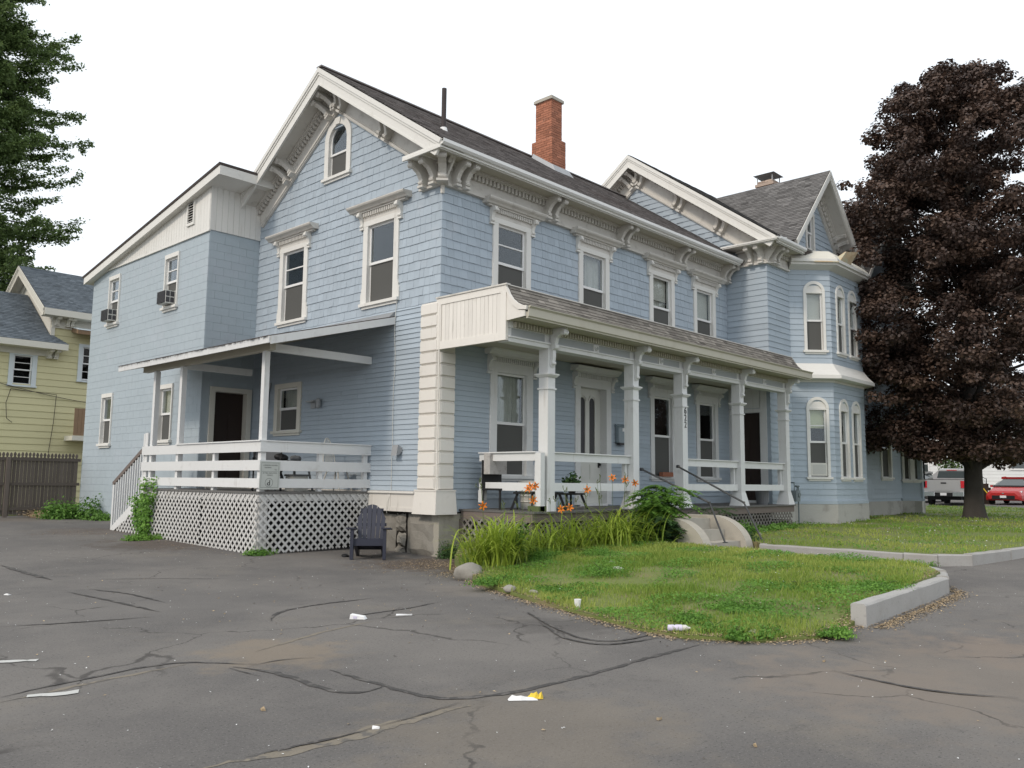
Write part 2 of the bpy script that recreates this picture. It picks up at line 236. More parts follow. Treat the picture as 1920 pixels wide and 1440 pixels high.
# ------------------------------------------------------------------ mesh helpers
class Fr:
    """local frame: u along the wall (to the right seen from outside), n outwards, z up"""
    def __init__(s, o, u, n, z=(0, 0, 1)):
        s.o = np.array(o, float); s.u = np.array(u, float); s.n = np.array(n, float); s.z = np.array(z, float)
        s.flip = np.dot(np.cross(s.u, s.n), s.z) < 0
    def __call__(s, a, b, c): return s.o+s.u*a+s.n*b+s.z*c
ID = Fr((0, 0, 0), (1, 0, 0), (0, 1, 0))
class MB:
    def __init__(s, fr=ID): s.v = []; s.f = []; s.c = []; s.fr = fr; s.val = 0.
    def pts(s, P):
        i = len(s.v); s.v += [tuple(s.fr(*p)) for p in P]; return i
    def face(s, idx): s.f.append(tuple(idx)); s.c.append(s.val)
    def poly(s, P): i = s.pts(P); s.face(range(i, i+len(P)))
    def hexa(s, P):
        """8 points: bottom ring 0-3, top ring 4-7"""
        i = s.pts(P)
        for q in ((0, 3, 2, 1), (4, 5, 6, 7), (0, 1, 5, 4), (1, 2, 6, 5), (2, 3, 7, 6), (3, 0, 4, 7)): s.face([i+k for k in q])
        return s
    def box(s, a0, a1, b0, b1, c0, c1, bev=0):
        if bev:
            e = bev; s.prism([(a0+e, b0), (a1-e, b0), (a1, b0+e), (a1, b1-e), (a1-e, b1), (a0+e, b1), (a0, b1-e), (a0, b0+e)], c0, c1); return s
        return s.hexa([(a0, b0, c0), (a1, b0, c0), (a1, b1, c0), (a0, b1, c0), (a0, b0, c1), (a1, b0, c1), (a1, b1, c1), (a0, b1, c1)])
    def prism(s, ring, c0, c1):
        """ring in (a,b), extruded along c"""
        n = len(ring); i = s.pts([(a, b, c0) for a, b in ring]+[(a, b, c1) for a, b in ring])
        s.face([i+k for k in range(n)][::-1]); s.face([i+n+k for k in range(n)])
        for k in range(n): s.face((i+k, i+(k+1) % n, i+n+(k+1) % n, i+n+k))
        return s
    def ext(s, ring, axis, lo, hi):
        """ring: 2D points; axis 'a': ring=(b,c) extruded along a; 'b': ring=(a,c) extruded along b"""
        n = len(ring)
        P = [((lo, p, q) if axis == 'a' else (p, lo, q)) for p, q in ring]+[((hi, p, q) if axis == 'a' else (p, hi, q)) for p, q in ring]
        i = s.pts(P); s.face([i+k for k in range(n)]); s.face([i+n+k for k in range(n)][::-1])
        for k in range(n): s.face((i+k, i+n+k, i+n+(k+1) % n, i+(k+1) % n))
        return s
    def bar(s, p, q, w, h=None, up=(0, 0, 1)):
        """rectangular bar from p to q"""
        h = h or w; p = np.array(p, float); q = np.array(q, float); d = q-p; d /= np.linalg.norm(d)
        up = np.array(up, float); x = np.cross(d, up)
        if np.linalg.norm(x) < 1e-4: x = np.cross(d, (1, 0, 0))
        x /= np.linalg.norm(x); y = np.cross(x, d); x *= w/2; y *= h/2
        return s.hexa([p-x-y, p+x-y, p+x+y, p-x+y, q-x-y, q+x-y, q+x+y, q-x+y])
    def tube(s, path, r, n=8, r1=None, cap=True):
        path = [np.array(p, float) for p in path]; rings = []
        L = len(path)
        for k, p in enumerate(path):
            d = path[min(k+1, L-1)]-path[max(k-1, 0)]; d = d/(np.linalg.norm(d)+1e-9)
            a = np.cross(d, (0, 0, 1)) if abs(d[2]) < .95 else np.cross(d, (1, 0, 0)); a /= np.linalg.norm(a); b = np.cross(d, a)
            rr = r if r1 is None else r+(r1-r)*k/(L-1)
            rings.append(s.pts([p+rr*(a*math.cos(t)+b*math.sin(t)) for t in [2*math.pi*j/n for j in range(n)]]))
        for k in range(L-1):
            for j in range(n): s.face((rings[k]+j, rings[k]+(j+1) % n, rings[k+1]+(j+1) % n, rings[k+1]+j))
        if cap: s.face([rings[0]+j for j in range(n)][::-1]); s.face([rings[-1]+j for j in range(n)])
        return s
    def lathe(s, c, prof, n=16, axis='z', sy=1.):
        rings = []
        for r, z in prof:
            P = []
            for j in range(n):
                t = 2*math.pi*j/n; x, y = r*math.cos(t), r*math.sin(t)*sy
                P.append((c[0]+x, c[1]+y, c[2]+z) if axis == 'z' else ((c[0]+x, c[1]+z, c[2]+y) if axis == 'b' else (c[0]+z, c[1]+x, c[2]+y)))
            rings.append(s.pts(P))
        for k in range(len(rings)-1):
            for j in range(n): s.face((rings[k]+j, rings[k]+(j+1) % n, rings[k+1]+(j+1) % n, rings[k+1]+j))
        s.face([rings[0]+j for j in range(n)][::-1]); s.face([rings[-1]+j for j in range(n)]); return s
WL = {}
def setmesh(name, V, F, C=None, smooth=False):
    me = bpy.data.meshes.new(name); me.from_pydata(V, [], F)
    if C is not None and any(C):
        a = me.attributes.new('v', 'FLOAT', 'FACE'); a.data.foreach_set('value', C)
    if smooth: me.polygons.foreach_set('use_smooth', [True]*len(me.polygons))
    return me
def OB(name, mb, m, parent=None, base=False, smooth=False, fix=True, **tags):
    V = np.array(mb.v); lo, hi = V.min(0), V.max(0); c = (lo+hi)/2
    if base or parent is None: c = np.array([c[0], c[1], lo[2]])
    me = setmesh(name, (V-c).tolist(), mb.f, mb.c, smooth)
    if fix:
        import bmesh
        bm = bmesh.new(); bm.from_mesh(me); bmesh.ops.recalc_face_normals(bm, faces=bm.faces); bm.to_mesh(me); bm.free()
    me.materials.append(M[m] if isinstance(m, str) else m)
    return link(name, me, c, parent, **tags)
def link(name, me, c, parent=None, **tags):
    o = bpy.data.objects.new(name, me); COL.objects.link(o); c = np.array(c, float)
    pl = WL[parent] if parent is not None else np.zeros(3)
    o.parent = parent; o.location = c-pl; WL[o] = c
    for k, v in tags.items():
        if v: o[k] = v
    return o
def thing(name, loc, label, cat, group=None):
    o = bpy.data.objects.new(name, None); COL.objects.link(o); o.location = loc; o.empty_display_size = .2; WL[o] = np.array(loc, float)
    o['label'] = label; o['category'] = cat
    if group: o['group'] = group
    return o
def bigmesh(name, V, nper, mtl, parent=None, vals=None, tri=False, loc=None, smooth=False, **tags):
    """V: (N, nper, 3) polygons, built fast"""
    N = len(V); me = bpy.data.meshes.new(name)
    V = V.reshape(-1, 3); c = np.zeros(3) if loc is None else np.array(loc, float); V = V-c
    me.vertices.add(len(V)); me.vertices.foreach_set('co', V.astype(np.float32).ravel())
    me.loops.add(N*nper); me.loops.foreach_set('vertex_index', np.arange(N*nper, dtype=np.int32))
    me.polygons.add(N); me.polygons.foreach_set('loop_start', np.arange(0, N*nper, nper, dtype=np.int32)); me.polygons.foreach_set('loop_total', np.full(N, nper, dtype=np.int32))
    me.update(calc_edges=True)
    if vals is not None:
        a = me.attributes.new('v', 'FLOAT', 'FACE'); a.data.foreach_set('value', vals.astype(np.float32))
    me.materials.append(M[mtl]); me.validate()
    return link(name, me, c, parent, **tags)
def pray(u, v): return ROWS.T@np.array([(u-960)/FPX, (v-720)/FPX, 1.])
def atx(u, v, x): d = pray(u, v); return CAM+d*(x-CAM[0])/d[0]
def aty(u, v, y): d = pray(u, v); return CAM+d*(y-CAM[1])/d[1]
def atz(u, v, z): d = pray(u, v); return CAM+d*(z-CAM[2])/d[2]

# ------------------------------------------------------------------ ground
def gh(x, y):
    return .023*np.clip(y, 0, 16)*np.clip(1-x/4., 0, 1)+.012*np.clip(x, 0, 60)
def G(u, v, f=None):
    f = f or gh; z = 0.
    for _ in range(12): p = atz(u, v, z); z = float(f(p[0], p[1]))
    return p
def grid_sheet(name, xs, ys, zf, m, **tags):
    X, Y = np.meshgrid(xs, ys, indexing='ij'); Z = zf(X, Y); V = np.stack([X, Y, Z], -1)
    A = np.stack([V[:-1, :-1], V[1:, :-1], V[1:, 1:], V[:-1, 1:]], 2).reshape(-1, 4, 3)
    return bigmesh(name, A, 4, m, smooth=True, **tags)
xs = np.concatenate([[-400, -150, -60, -30], np.arange(-20, 12, .5), np.arange(12, 60, 3), [80, 150, 400, 900]])
ys = np.concatenate([[-400, -150, -60, -30], np.arange(-20, 20, .5), [22, 30, 60, 150, 400, 900]])
grid_sheet('ground', xs, ys, lambda X, Y: gh(X, Y)-.0, 'asphalt', kind='structure')
ISL = [(.45, -.35), (-.1, -.75), (-.75, -1.35), (-1.6, -2.4), (-2.5, -3.75), (-3.2, -5.4), (-3.62, -6.6), (-3.9, -7.4), (-3.96, -8.0), (-3.6, -8.6), (-3.0, -8.93), (-2.0, -8.86), (1.75, -8.62), (2.5, -8.2), (2.85, -7.6), (2.95, -6.4), (3.1, -5.0), (3.35, -4.3), (3.6, -3.7), (3.6, -1.9), (.7, -1.9), (.7, -.35)]
def isl_z(x, y):
    t = np.clip((x+4.6)/7.1, 0, 1); e = 1-(1-np.clip((y+8.97)/.9, 0, 1))*np.clip((-1.6-x)/.6, 0, 1); return .02+.27*t*t*(3-2*t)*e+.012*np.sin(x*3.1+y*1.7)*np.sin(y*2.3-x)
LAW = [(5.5, -2.0), (5.5, -3.95), (5.15, -4.2), (5.12, -7.0), (5.25, -7.5), (5.7, -7.9), (7.3, -8.1), (12, -8.7), (22, -9.6), (34, -10.4), (33.2, -3), (33, 9), (33, 18), (24.5, 18), (24.5, -1.2), (11.6, -1.2), (11.6, -1.8)]
def law_z(x, y): return .22+.009*x+.02*np.sin(x*.9+y*.5)*np.clip((x-6)/6, 0, 1)
def inpoly(P, x, y):
    x = np.asarray(x); y = np.asarray(y); r = np.zeros(x.shape, bool); n = len(P)
    for i in range(n):
        (x0, y0), (x1, y1) = P[i], P[(i+1) % n]
        c = ((y0 > y) != (y1 > y)) & (x < (x1-x0)*(y-y0)/(y1-y0+1e-12)+x0); r ^= c
    return r
def turf(name, P, zf, step, m, **t):
    import bmesh
    bm = bmesh.new(); vs = [bm.verts.new((x, y, 0)) for x, y in P]; bm.faces.new(vs)
    xs = [p[0] for p in P]; ys = [p[1] for p in P]
    for ax, lo, hi in ((0, min(xs), max(xs)), (1, min(ys), max(ys))):
        k = lo+step
        while k < hi:
            co = [0, 0, 0]; no = [0, 0, 0]; co[ax] = k; no[ax] = 1
            bmesh.ops.bisect_plane(bm, geom=bm.verts[:]+bm.edges[:]+bm.faces[:], plane_co=co, plane_no=no); k += step
    bmesh.ops.triangulate(bm, faces=bm.faces)
    # skirt
    bd = [e for e in bm.edges if e.is_boundary]
    for v in bm.verts: v.co.z = float(zf(v.co.x, v.co.y))
    r = bmesh.ops.extrude_edge_only(bm, edges=bd)
    for v in [g for g in r['geom'] if isinstance(g, bmesh.types.BMVert)]: v.co.z -= .35
    bmesh.ops.recalc_face_normals(bm, faces=bm.faces)
    me = bpy.data.meshes.new(name); bm.to_mesh(me); bm.free(); me.materials.append(M[m]); 
    if me.polygons and sum(p.normal.z for p in me.polygons) < 0: me.flip_normals()
    return link(name, me, (0, 0, 0), None, **t)
turf('lawn_island', ISL, isl_z, .35, 'lawn', kind='structure')
turf('side_lawn', LAW, law_z, 1.0, 'lawn', kind='structure')

# kerb stones (parts of the setting's kerb)
kerb = link('kerb', None, (0, 0, 0), None, kind='structure'); kerb.name = 'kerb'
def kerbstone(p, q, ztop, h, w=.16, parent=kerb, j=.006):
    p = np.array(p, float); q = np.array(q, float); d = q-p; L = np.linalg.norm(d); d /= L; nrm = np.array([-d[1], d[0]])
    fr = Fr((p[0], p[1], 0), (d[0], d[1], 0), (nrm[0], nrm[1], 0)); mb = MB(fr); n = max(2, int(L/.25))
    us = np.linspace(j, L-j, n+1); jit = RNG.normal(0, .004, (n+1, 3))
    R = []
    for k, u in enumerate(us):
        R.append(mb.pts([(u, jit[k, 0], ztop-h), (u, w, ztop-h), (u, w, ztop-.012), (u, w-.015, ztop+jit[k, 1]), (u, .018+jit[k, 2], ztop+jit[k, 1]), (u, jit[k, 0], ztop-.02)]))
    for k in range(n):
        for a in range(6): mb.face((R[k]+a, R[k]+(a+1) % 6, R[k+1]+(a+1) % 6, R[k+1]+a))
    mb.face([R[0]+a for a in range(6)]); mb.face([R[-1]+a for a in range(6)][::-1])
    return OB('kerb_stone', mb, 'granite', parent)
for p, q, zt in (((-1.98, -8.98), (1.55, -8.78), .235), ((1.56, -8.78), (2.2, -8.58), .25), ((2.2, -8.575), (2.72, -8.18), .27), ((2.72, -8.17), (3.0, -7.6), .27)):
    kerbstone(p, q, zt, .4)
k2 = [(5.5, -4.02), (5.0, -4.25), (4.98, -7.05), (5.1, -7.6), (5.6, -8.03), (7.3, -8.25), (9.5, -8.5), (12, -8.8), (14.2, -9.0), (17, -9.35), (22, -9.75), (28, -10.1)]
for a, b in zip(k2[:-1], k2[1:]): kerbstone(a, b, law_z((a[0]+b[0])/2, -8)-.0, .4)

# crack sealant ribbons, wash lines, painted lines
def ribbon(px, wd, lift, seed=0, zf=gh, taper=False):
    P = np.array([G(*p)[:2] for p in px]); rng = np.random.default_rng(seed)
    seg = []; 
    for a, b in zip(P[:-1], P[1:]):
        n = max(2, int(np.linalg.norm(b-a)/.07)); seg += [a+(b-a)*t for t in np.linspace(0, 1, n, endpoint=False)]
    seg.append(P[-1]); Q = np.array(seg); k = np.array([1, 2, 3, 2, 1.])/9
    for _ in range(3):
        for c in (0, 1): Q[2:-2, c] = np.convolve(Q[:, c], k, 'valid')
    d = np.gradient(Q, axis=0); d /= np.linalg.norm(d, axis=1)[:, None]+1e-9; nn = np.stack([-d[:, 1], d[:, 0]], 1)
    j = rng.normal(0, wd*.16, len(Q)); Q = Q+nn*rng.normal(0, wd*.12, len(Q))[:, None]
    wv = wd/2*(1+rng.normal(0, .18, len(Q)))
    if taper: wv = wv*np.clip(np.minimum(np.arange(len(Q)), np.arange(len(Q))[::-1])/6., .15, 1)
    A = Q+nn*wv[:, None]; B = Q-nn*wv[:, None]
    A3 = np.c_[A, zf(A[:, 0], A[:, 1])+lift]; B3 = np.c_[B, zf(B[:, 0], B[:, 1])+lift]
    return np.stack([A3[:-1], A3[1:], B3[1:], B3[:-1]], 1)
TAR = [([(620, 1256), (680, 1276), (730, 1288), (800, 1310), (860, 1313), (960, 1300), (1050, 1280), (1140, 1256), (1220, 1232), (1310, 1210)], .075),
       ([(440, 1250), (520, 1262), (580, 1282), (630, 1300), (680, 1304), (710, 1296), (718, 1284)], .085),
       ([(0, 1308), (90, 1287), (190, 1268), (270, 1250), (350, 1240), (420, 1245), (480, 1246)], .05),
       ([(470, 1250), (520, 1236), (590, 1234)], .04), ([(430, 1253), (460, 1262), (488, 1269)], .05),
       ([(508, 1165), (510, 1153), (540, 1143), (600, 1133), (700, 1122)], .07),
       ([(640, 1160), (700, 1150), (760, 1142), (830, 1128)], .045), ([(0, 1175), (90, 1171), (190, 1164), (290, 1157)], .055),
       ([(165, 1105), (240, 1113), (310, 1130)], .05), ([(125, 1110), (200, 1125), (300, 1148)], .06), ([(0, 1060), (50, 1075), (100, 1088)], .12), ([(165, 1087), (300, 1085), (450, 1086)], .03),
       ([(460, 1420), (560, 1400), (640, 1385), (700, 1366)], .06), ([(700, 1366), (780, 1345), (870, 1316)], .025),
       ([(1560, 1258), (1640, 1277), (1760, 1300), (1910, 1310)], .05), ([(1010, 1166), (1060, 1200), (1130, 1212), (1200, 1203), (1240, 1195)], .05)]
for k, (px_, wd) in enumerate(TAR):
    bigmesh('crack_sealant', ribbon(px_, wd*.72, .004+.0003*k, k, taper=True), 4, 'tar', kind='structure')
for k, (px_, wd) in enumerate([([(0, 1318), (190, 1276), (350, 1246)], .05), ([(380, 1440), (560, 1408), (760, 1352), (880, 1322)], .12), ([(480, 1222), (600, 1186), (700, 1165)], .05)]):
    bigmesh('sand_wash', ribbon(px_, wd, .0022, 40+k, taper=True), 4, 'sand', kind='structure')
bigmesh('patch_edge', ribbon([(990, 1150), (1040, 1178), (1090, 1200), (1150, 1206), (1215, 1192)], .03, .0095, 77), 4, 'tar', kind='structure')
for k, px_ in enumerate([[(-60, 1245), (0, 1242), (70, 1239)], [(50, 1307), (147, 1299)]]):
    bigmesh('painted_line', ribbon(px_, .085, .006, 60+k), 4, 'linepaint', kind='structure')
#PART2
# ================================================================== HOUSE
H = thing('house', (5.5, 3., 0.), 'pale blue two-storey shingled house with white bracketed cornices and a long front porch', 'house')
FF = Fr((0, 0, 0), (1, 0, 0), (0, -1, 0)); FG = Fr((0, 0, 0), (0, 1, 0), (-1, 0, 0))
FW = Fr((11.65, 0, 0), (0, 1, 0), (-1, 0, 0)); FWF = Fr((0, -1.31, 0), (1, 0, 0), (0, -1, 0))
q_ = math.sqrt(.5)
FB1 = Fr((13.08, -1.31, 0), (q_, -q_, 0), (-q_, -q_, 0)); FB2 = Fr((13.98, -2.21, 0), (1, 0, 0), (0, -1, 0)); FB3 = Fr((16.40, -2.21, 0), (q_, q_, 0), (q_, -q_, 0))
FC1 = Fr((22.3, -1.31, 0), (q_, -q_, 0), (-q_, -q_, 0)); FC2 = Fr((22.9, -1.91, 0), (0, 1, 0), (1, 0, 0))
FBL = Fr((-1.39, 0, 0), (0, 1, 0), (-1, 0, 0)); FBF = Fr((0, 7.1, 0), (1, 0, 0), (0, -1, 0))
PIECES = {}
def bands(fr, z0, z1, span, ops, dep=.12, name='wall', m='clap', parent=H, dz=.3, n_out=-.004):
    mb = MB(fr); br = {z0, z1}
    k = z0
    while k < z1: br.add(round(k, 3)); k += dz
    for o in ops: br |= {o[2], o[3]}
    br = sorted(b for b in br if z0 <= b <= z1)
    for a, b in zip(br[:-1], br[1:]):
        if b-a < .004: continue
        u0, u1 = span((a+b)/2)
        if u1-u0 < .02: continue
        cuts = sorted((o[0], o[1]) for o in ops if o[2] < (a+b)/2 < o[3]); cur = u0
        for c0, c1 in cuts+[(u1, u1)]:
            c0 = min(c0, u1)
            if c0-cur > .01: mb.box(cur, c0, -dep, n_out, a, b)
            cur = max(cur, c1)
    return OB(name, mb, m, parent, fix=False)
def siding(fr, z0, z1, pitch, span, ops, wall, kind, m, name, lw=(2.6, 4.2), out=.024, inn=.005, gap=.0015, jit=.0):
    z = z0; row = 0; rng = random.Random(int(z0*100)+row+len(PIECES.get(name, [])))
    while z < z1-.02:
        zt = min(z+pitch, z1); row += 1
        u0, u1 = span((z+zt)/2)
        if u1-u0 > .03:
            segs = []
            cuts = sorted((o[0], o[1], o[2], o[3]) for o in ops if o[3] > z+.01 and o[2] < zt-.01 and o[1] > u0 and o[0] < u1); cur = u0
            for c0, c1, oz0, oz1 in cuts:
                if c0 > cur: segs.append((cur, c0, z, zt))
                a_, b_ = max(c0, u0), min(c1, u1)
                if oz0 > z+.02: segs.append((a_, b_, z, min(oz0, zt)))
                if oz1 < zt-.02: segs.append((a_, b_, max(z, oz1), zt))
                cur = max(cur, c1)
            if cur < u1: segs.append((cur, u1, z, zt))
            for a, b, za, zb in segs:
                x = a; first = True
                while x < b-.015:
                    L = rng.uniform(*lw)*(rng.uniform(.3, 1) if first else 1); first = False
                    x2 = min(x+L, b)
                    if b-x2 < lw[0]*.35: x2 = b
                    j = rng.uniform(-jit, jit); jo = rng.uniform(-.12, .25)*out if jit else 0
                    zl = za+(j if za == z else 0); o2 = out+jo
                    P = [(x+gap, o2, zl), (x2-gap, o2, zl+rng.uniform(-jit, jit)*.35), (x2-gap, -.002, zl), (x+gap, -.002, zl), (x+gap, inn+o2*(1-(zb-z)/pitch)*.0, zb+.004), (x2-gap, inn, zb+.004), (x2-gap, -.002, zb+.004), (x+gap, -.002, zb+.004)]
                    c = fr((x+x2)/2, 0, za)
                    PIECES.setdefault(name, []).append((float(np.linalg.norm(c-CAM)), fr, P, wall, rng.gauss(0, .5), m))
                    x = x2
        z = zt
def flush_pieces(limits):
    for name, L in PIECES.items():
        L.sort(key=lambda t: t[0]); lim = limits.get(name, 290); rest = {}
        for k, (d, fr, P, wall, v, m) in enumerate(L):
            if k < lim:
                mb = MB(fr); mb.val = v; mb.hexa(P); OB(name, mb, m, wall, fix=False)
            else:
                if (wall, m) not in rest: rest[(wall, m)] = MB(fr)
                mb = rest[(wall, m)]; mb.fr = fr; mb.val = v; mb.hexa(P)
        for (wall, m), mb in rest.items(): OB(name+'_field', mb, m, wall, fix=False, kind='stuff')
def console(fr, u, zt, w=.11, reach=.46, drop=.5, m='cornice', parent=None, name='bracket', n0=.03):
    mb = MB(fr); r, d = reach, drop
    prof = [(n0, 0), (r, 0), (r+.01, -.03), (r-.01, -.05), (r*.98, -.09*d/.5), (r*.80, -.15*d/.5), (r*.62, -.20*d/.5), (r*.5, -.28*d/.5), (r*.42, -.36*d/.5), (r*.40, -.42*d/.5), (r*.34, -.47*d/.5), (r*.22, -d), (n0, -d)]
    ring = [(p, zt+q) for p, q in prof]; mb.ext(ring, 'a', u-w/2, u+w/2)
    s = d/.5
    mb.lathe((u, r*.92, zt-.10*s), [(.058*s, -w*.62), (.058*s, w*.62)], 10, axis='a')
    mb.lathe((u, r*.38, zt-.43*s), [(.045*s, -w*.56), (.045*s, w*.56)], 8, axis='a')
    mb.box(u-w*.75, u+w*.75, n0, r*.45, zt-d-.05*s, zt-d+.003)
    return OB(name, mb, m, parent)
def dentils(fr, u0, u1, z0, z1, n0, n1, pitch, m, parent, name='dentil_course', wf=.55):
    mb = MB(fr); n = int((u1-u0)/pitch)
    for k in range(n):
        a = u0+(k+.5)*(u1-u0)/n; mb.box(a-pitch*wf/2, a+pitch*wf/2, n0, n1, z0, z1)
    return OB(name, mb, m, parent, fix=False)
OPS = {}
def window(fr, uc, z0, z1, w, cas=.16, hood=False, two=False, shade=0, shmat='shade', curtain=False, arch=False, key=None, m='white', sashm='whiteclean', lower='screen', ears=True, fan=False, hw=.87, recess=.0, ztop=None, label=None, name='window', sill=True, mid=.5, panes=1):
    h = w/2; mb = MB(fr); lo = z0-.02
    OPS.setdefault(key, []).append((uc-h-.03, uc+h+.03, z0-.04, z1+.03 if not arch else z1+h*.8))
    e = cas
    for s in (-1, 1):
        a, b = sorted((uc+s*h, uc+s*(h+e))); mb.box(a, b, -.02, .048, lo, z1+(.10 if not arch else 0)); 
        a, b = sorted((uc+s*(h-.0), uc+s*(h+.028))); mb.box(a+.001, b-.001, -.13, -.021, lo, z1+.03)
        if ears and cas > .12:
            a = uc+s*(h+e); mb.ext([(a, lo), (a+s*.05, lo), (a+s*.05, lo+.22), (a+s*.02, lo+.27), (a+s*.028, lo+.32), (a, lo+.38)], 'b', -.02, .044)
    if arch:
        N = 14
        for k in range(N):
            t0, t1 = math.pi*k/N, math.pi*(k+1)/N; r0, r1 = h*.98, h+e
            P = [(uc+r*math.cos(t), z1+r*math.sin(t)) for r, t in ((r0, t0), (r1, t0), (r1, t1), (r0, t1))]
            mb.ext(P, 'b', -.02, .05 if not (k in (6, 7) and arch == 2) else .075)
        if arch == 1:  # blind tympanum
            mb.ext([(uc+h*math.cos(math.pi*k/14), z1+.001+h*math.sin(math.pi*k/14)) for k in range(15)], 'b', -.06, .015)
            mb.box(uc-h, uc+h, -.055, .05, z1-.05, z1)
    else:
        mb.box(uc-h-e-.001, uc+h+e+.001, -.021, .052, z1, z1+.115)
    mb.box(uc-h, uc+h, -.13, -.021, z1-.001, z1+.028) if arch != 2 else None
    if sill:
        mb.box(uc-h-e-.05, uc+h+e+.05, -.12, .095, z0-.085, z0-.019)
        mb.box(uc-h-e+.01, uc+h+e-.01, -.02, .05, z0-.14, z0-.086)
    W = OB(name, mb, m, H, label=label)
    def fill(zb, zt, nn, nm='sash', arc=False):
        sb = MB(fr); f = .048; n0, n1 = nn
        if arc:
            sb.box(uc-h, uc-h+f, n0, n1, zb, zt); sb.box(uc+h-f, uc+h, n0, n1, zb, zt); sb.box(uc-h+f, uc+h-f, n0+.001, n1-.001, zb, zb+f)
            for k in range(10):
                t0, t1 = math.pi*k/10, math.pi*(k+1)/10
                sb.ext([(uc+r*math.cos(t), zt+r*math.sin(t)) for r, t in ((h-f, t0), (h, t0), (h, t1), (h-f, t1))], 'b', n0, n1)
            gl = MB(fr); gl.ext([(uc-h+f, zb+f), (uc+h-f, zb+f)]+[(uc+(h-f)*math.cos(math.pi*k/10), zt+(h-f)*math.sin(math.pi*k/10)) for k in range(11)], 'b', (n0+n1)/2-.002, (n0+n1)/2+.002)
        else:
            sb.box(uc-h, uc-h+f, n0, n1, zb, zt); sb.box(uc+h-f, uc+h, n0, n1, zb, zt); sb.box(uc-h+f, uc+h-f, n0+.001, n1-.001, zb, zb+f*1.2); sb.box(uc-h+f, uc+h-f, n0+.001, n1-.001, zt-f, zt)
            if two: sb.box(uc-h+f, uc+h-f, n0-.001, n1+.004, (zb+zt)/2-.014, (zb+zt)/2+.014)
            gl = MB(fr); gl.box(uc-h+f-.004, uc+h-f+.004, (n0+n1)/2-.002, (n0+n1)/2+.002, zb+f, zt-f+.004)
        OB('sash', sb, sashm, W); OB('pane', gl, 'glass', W)
    zm = z0+(z1-z0)*mid
    fill(zm-.02, z1, (-.055, -.022), arc=(arch == 2)); fill(z0-.018, zm+.02, (-.09, -.057))
    if lower == 'screen':
        sc = MB(fr); sc.box(uc-h+.03, uc+h-.03, -.0545, -.052, z0+.01, zm-.022); OB('insect_screen', sc, 'screen', W)
    rb = MB(fr); d = .9; g_ = .25
    a, b, c0, c1 = uc-h-g_, uc+h+g_, z0-.3, z1+.2+(h if arch == 2 else 0)
    for P in ([(a, -d, c0), (b, -d, c0), (b, -d, c1), (a, -d, c1)], [(a, -d, c0), (a, -.131, c0), (a, -.131, c1), (a, -d, c1)], [(b, -d, c0), (b, -.131, c0), (b, -.131, c1), (b, -d, c1)],
              [(a, -d, c0), (b, -d, c0), (b, -.131, c0), (a, -.131, c0)], [(a, -d, c1), (b, -d, c1), (b, -.131, c1), (a, -.131, c1)]): rb.poly(P)
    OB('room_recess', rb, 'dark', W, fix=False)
    if shade:
        sh = MB(fr); sh.box(uc-h+.02, uc+h-.02, -.150, -.146, z1-(z1-z0)*shade, z1+(h if arch == 2 else 0)); sh.box(uc-h+.02, uc+h-.02, -.156, -.140, z1-(z1-z0)*shade-.02, z1-(z1-z0)*shade-.0005); OB('roller_shade', sh, shmat, W)
    if curtain:
        cb = MB(fr); x0 = uc-h+.02+(w*.35 if curtain == 2 else 0); x1 = uc+h-.02; N = 24; zc0 = z0 if curtain != 2 else zm-.1
        for k in range(N):
            a, b = x0+(x1-x0)*k/N, x0+(x1-x0)*(k+1)/N; na, nb = -.19+.022*math.sin(k*1.9), -.19+.022*math.sin((k+1)*1.9)
            cb.hexa([(a, na-.003, zc0), (b, nb-.003, zc0), (b, nb, zc0), (a, na, zc0), (a, na-.003, z1), (b, nb-.003, z1), (b, nb, z1), (a, na, z1)])
        OB('curtain', cb, 'curtain', W, fix=False)
    if hood: dohood(fr, uc, z1, h, e, hw, W, m)
    return W
def dohood(fr, uc, z1, h, e, hw, W, m, hz=None):
    t = z1+.115
    hb = MB(fr); hb.box(uc-h-e, uc+h+e, -.02, .045, t+.001, t+.20)
    hb.box(uc-hw+.10, uc+hw-.10, -.02, .12, t+.20, t+.235)
    hb.ext([(-.02, t+.236), (.16, t+.236), (.19, t+.27), (.25, t+.305), (.27, t+.335), (.27, t+.355), (-.02, t+.375)], 'a', uc-hw, uc+hw)
    OB('hood', hb, 'cornice' if m == 'white' else m, W)
    dentils(fr, uc-h-e+.02, uc+h+e-.02, t+.10, t+.195, .045, .10, .062, 'cornice' if m == 'white' else m, W)
    for s in (-1, 1): console(fr, uc+s*(h+e+.045), t+.20, .085, .17, .34, 'white' if m == 'white' else m, W, name='hood_bracket', n0=0)

# ---- windows of the gable wall
window(FG, 5.40, 5.36, 7.10, .92, key='G', hood=True, two=True, hw=1.0, ears=True)
window(FG, 1.95, 5.36, 7.10, .92, key='G', hood=True, hw=1.0)
window(FG, 5.42, 2.66, 3.68, .86, key='G', cas=.15, ears=False, curtain=1, lower='screen', m='offtrim', label='small ground-floor window on the covered side porch')
window(FG, 3.69, 8.62, 9.50, .72, key='G', arch=2, cas=.16, ears=False, mid=.62, shade=0, label='round-arched attic window in the gable')
# ---- front, second floor
for k, (xc, kw) in enumerate(((2.06, dict(two=True, shade=.0)), (5.02, dict(curtain=2)), (8.04, dict(curtain=1, shade=.35)), (10.28, dict(shade=.97)))):
    window(FF, xc, 5.33, 7.05, .90, key='F', hood=True, hw=.93, ears=(k == 0), **kw)
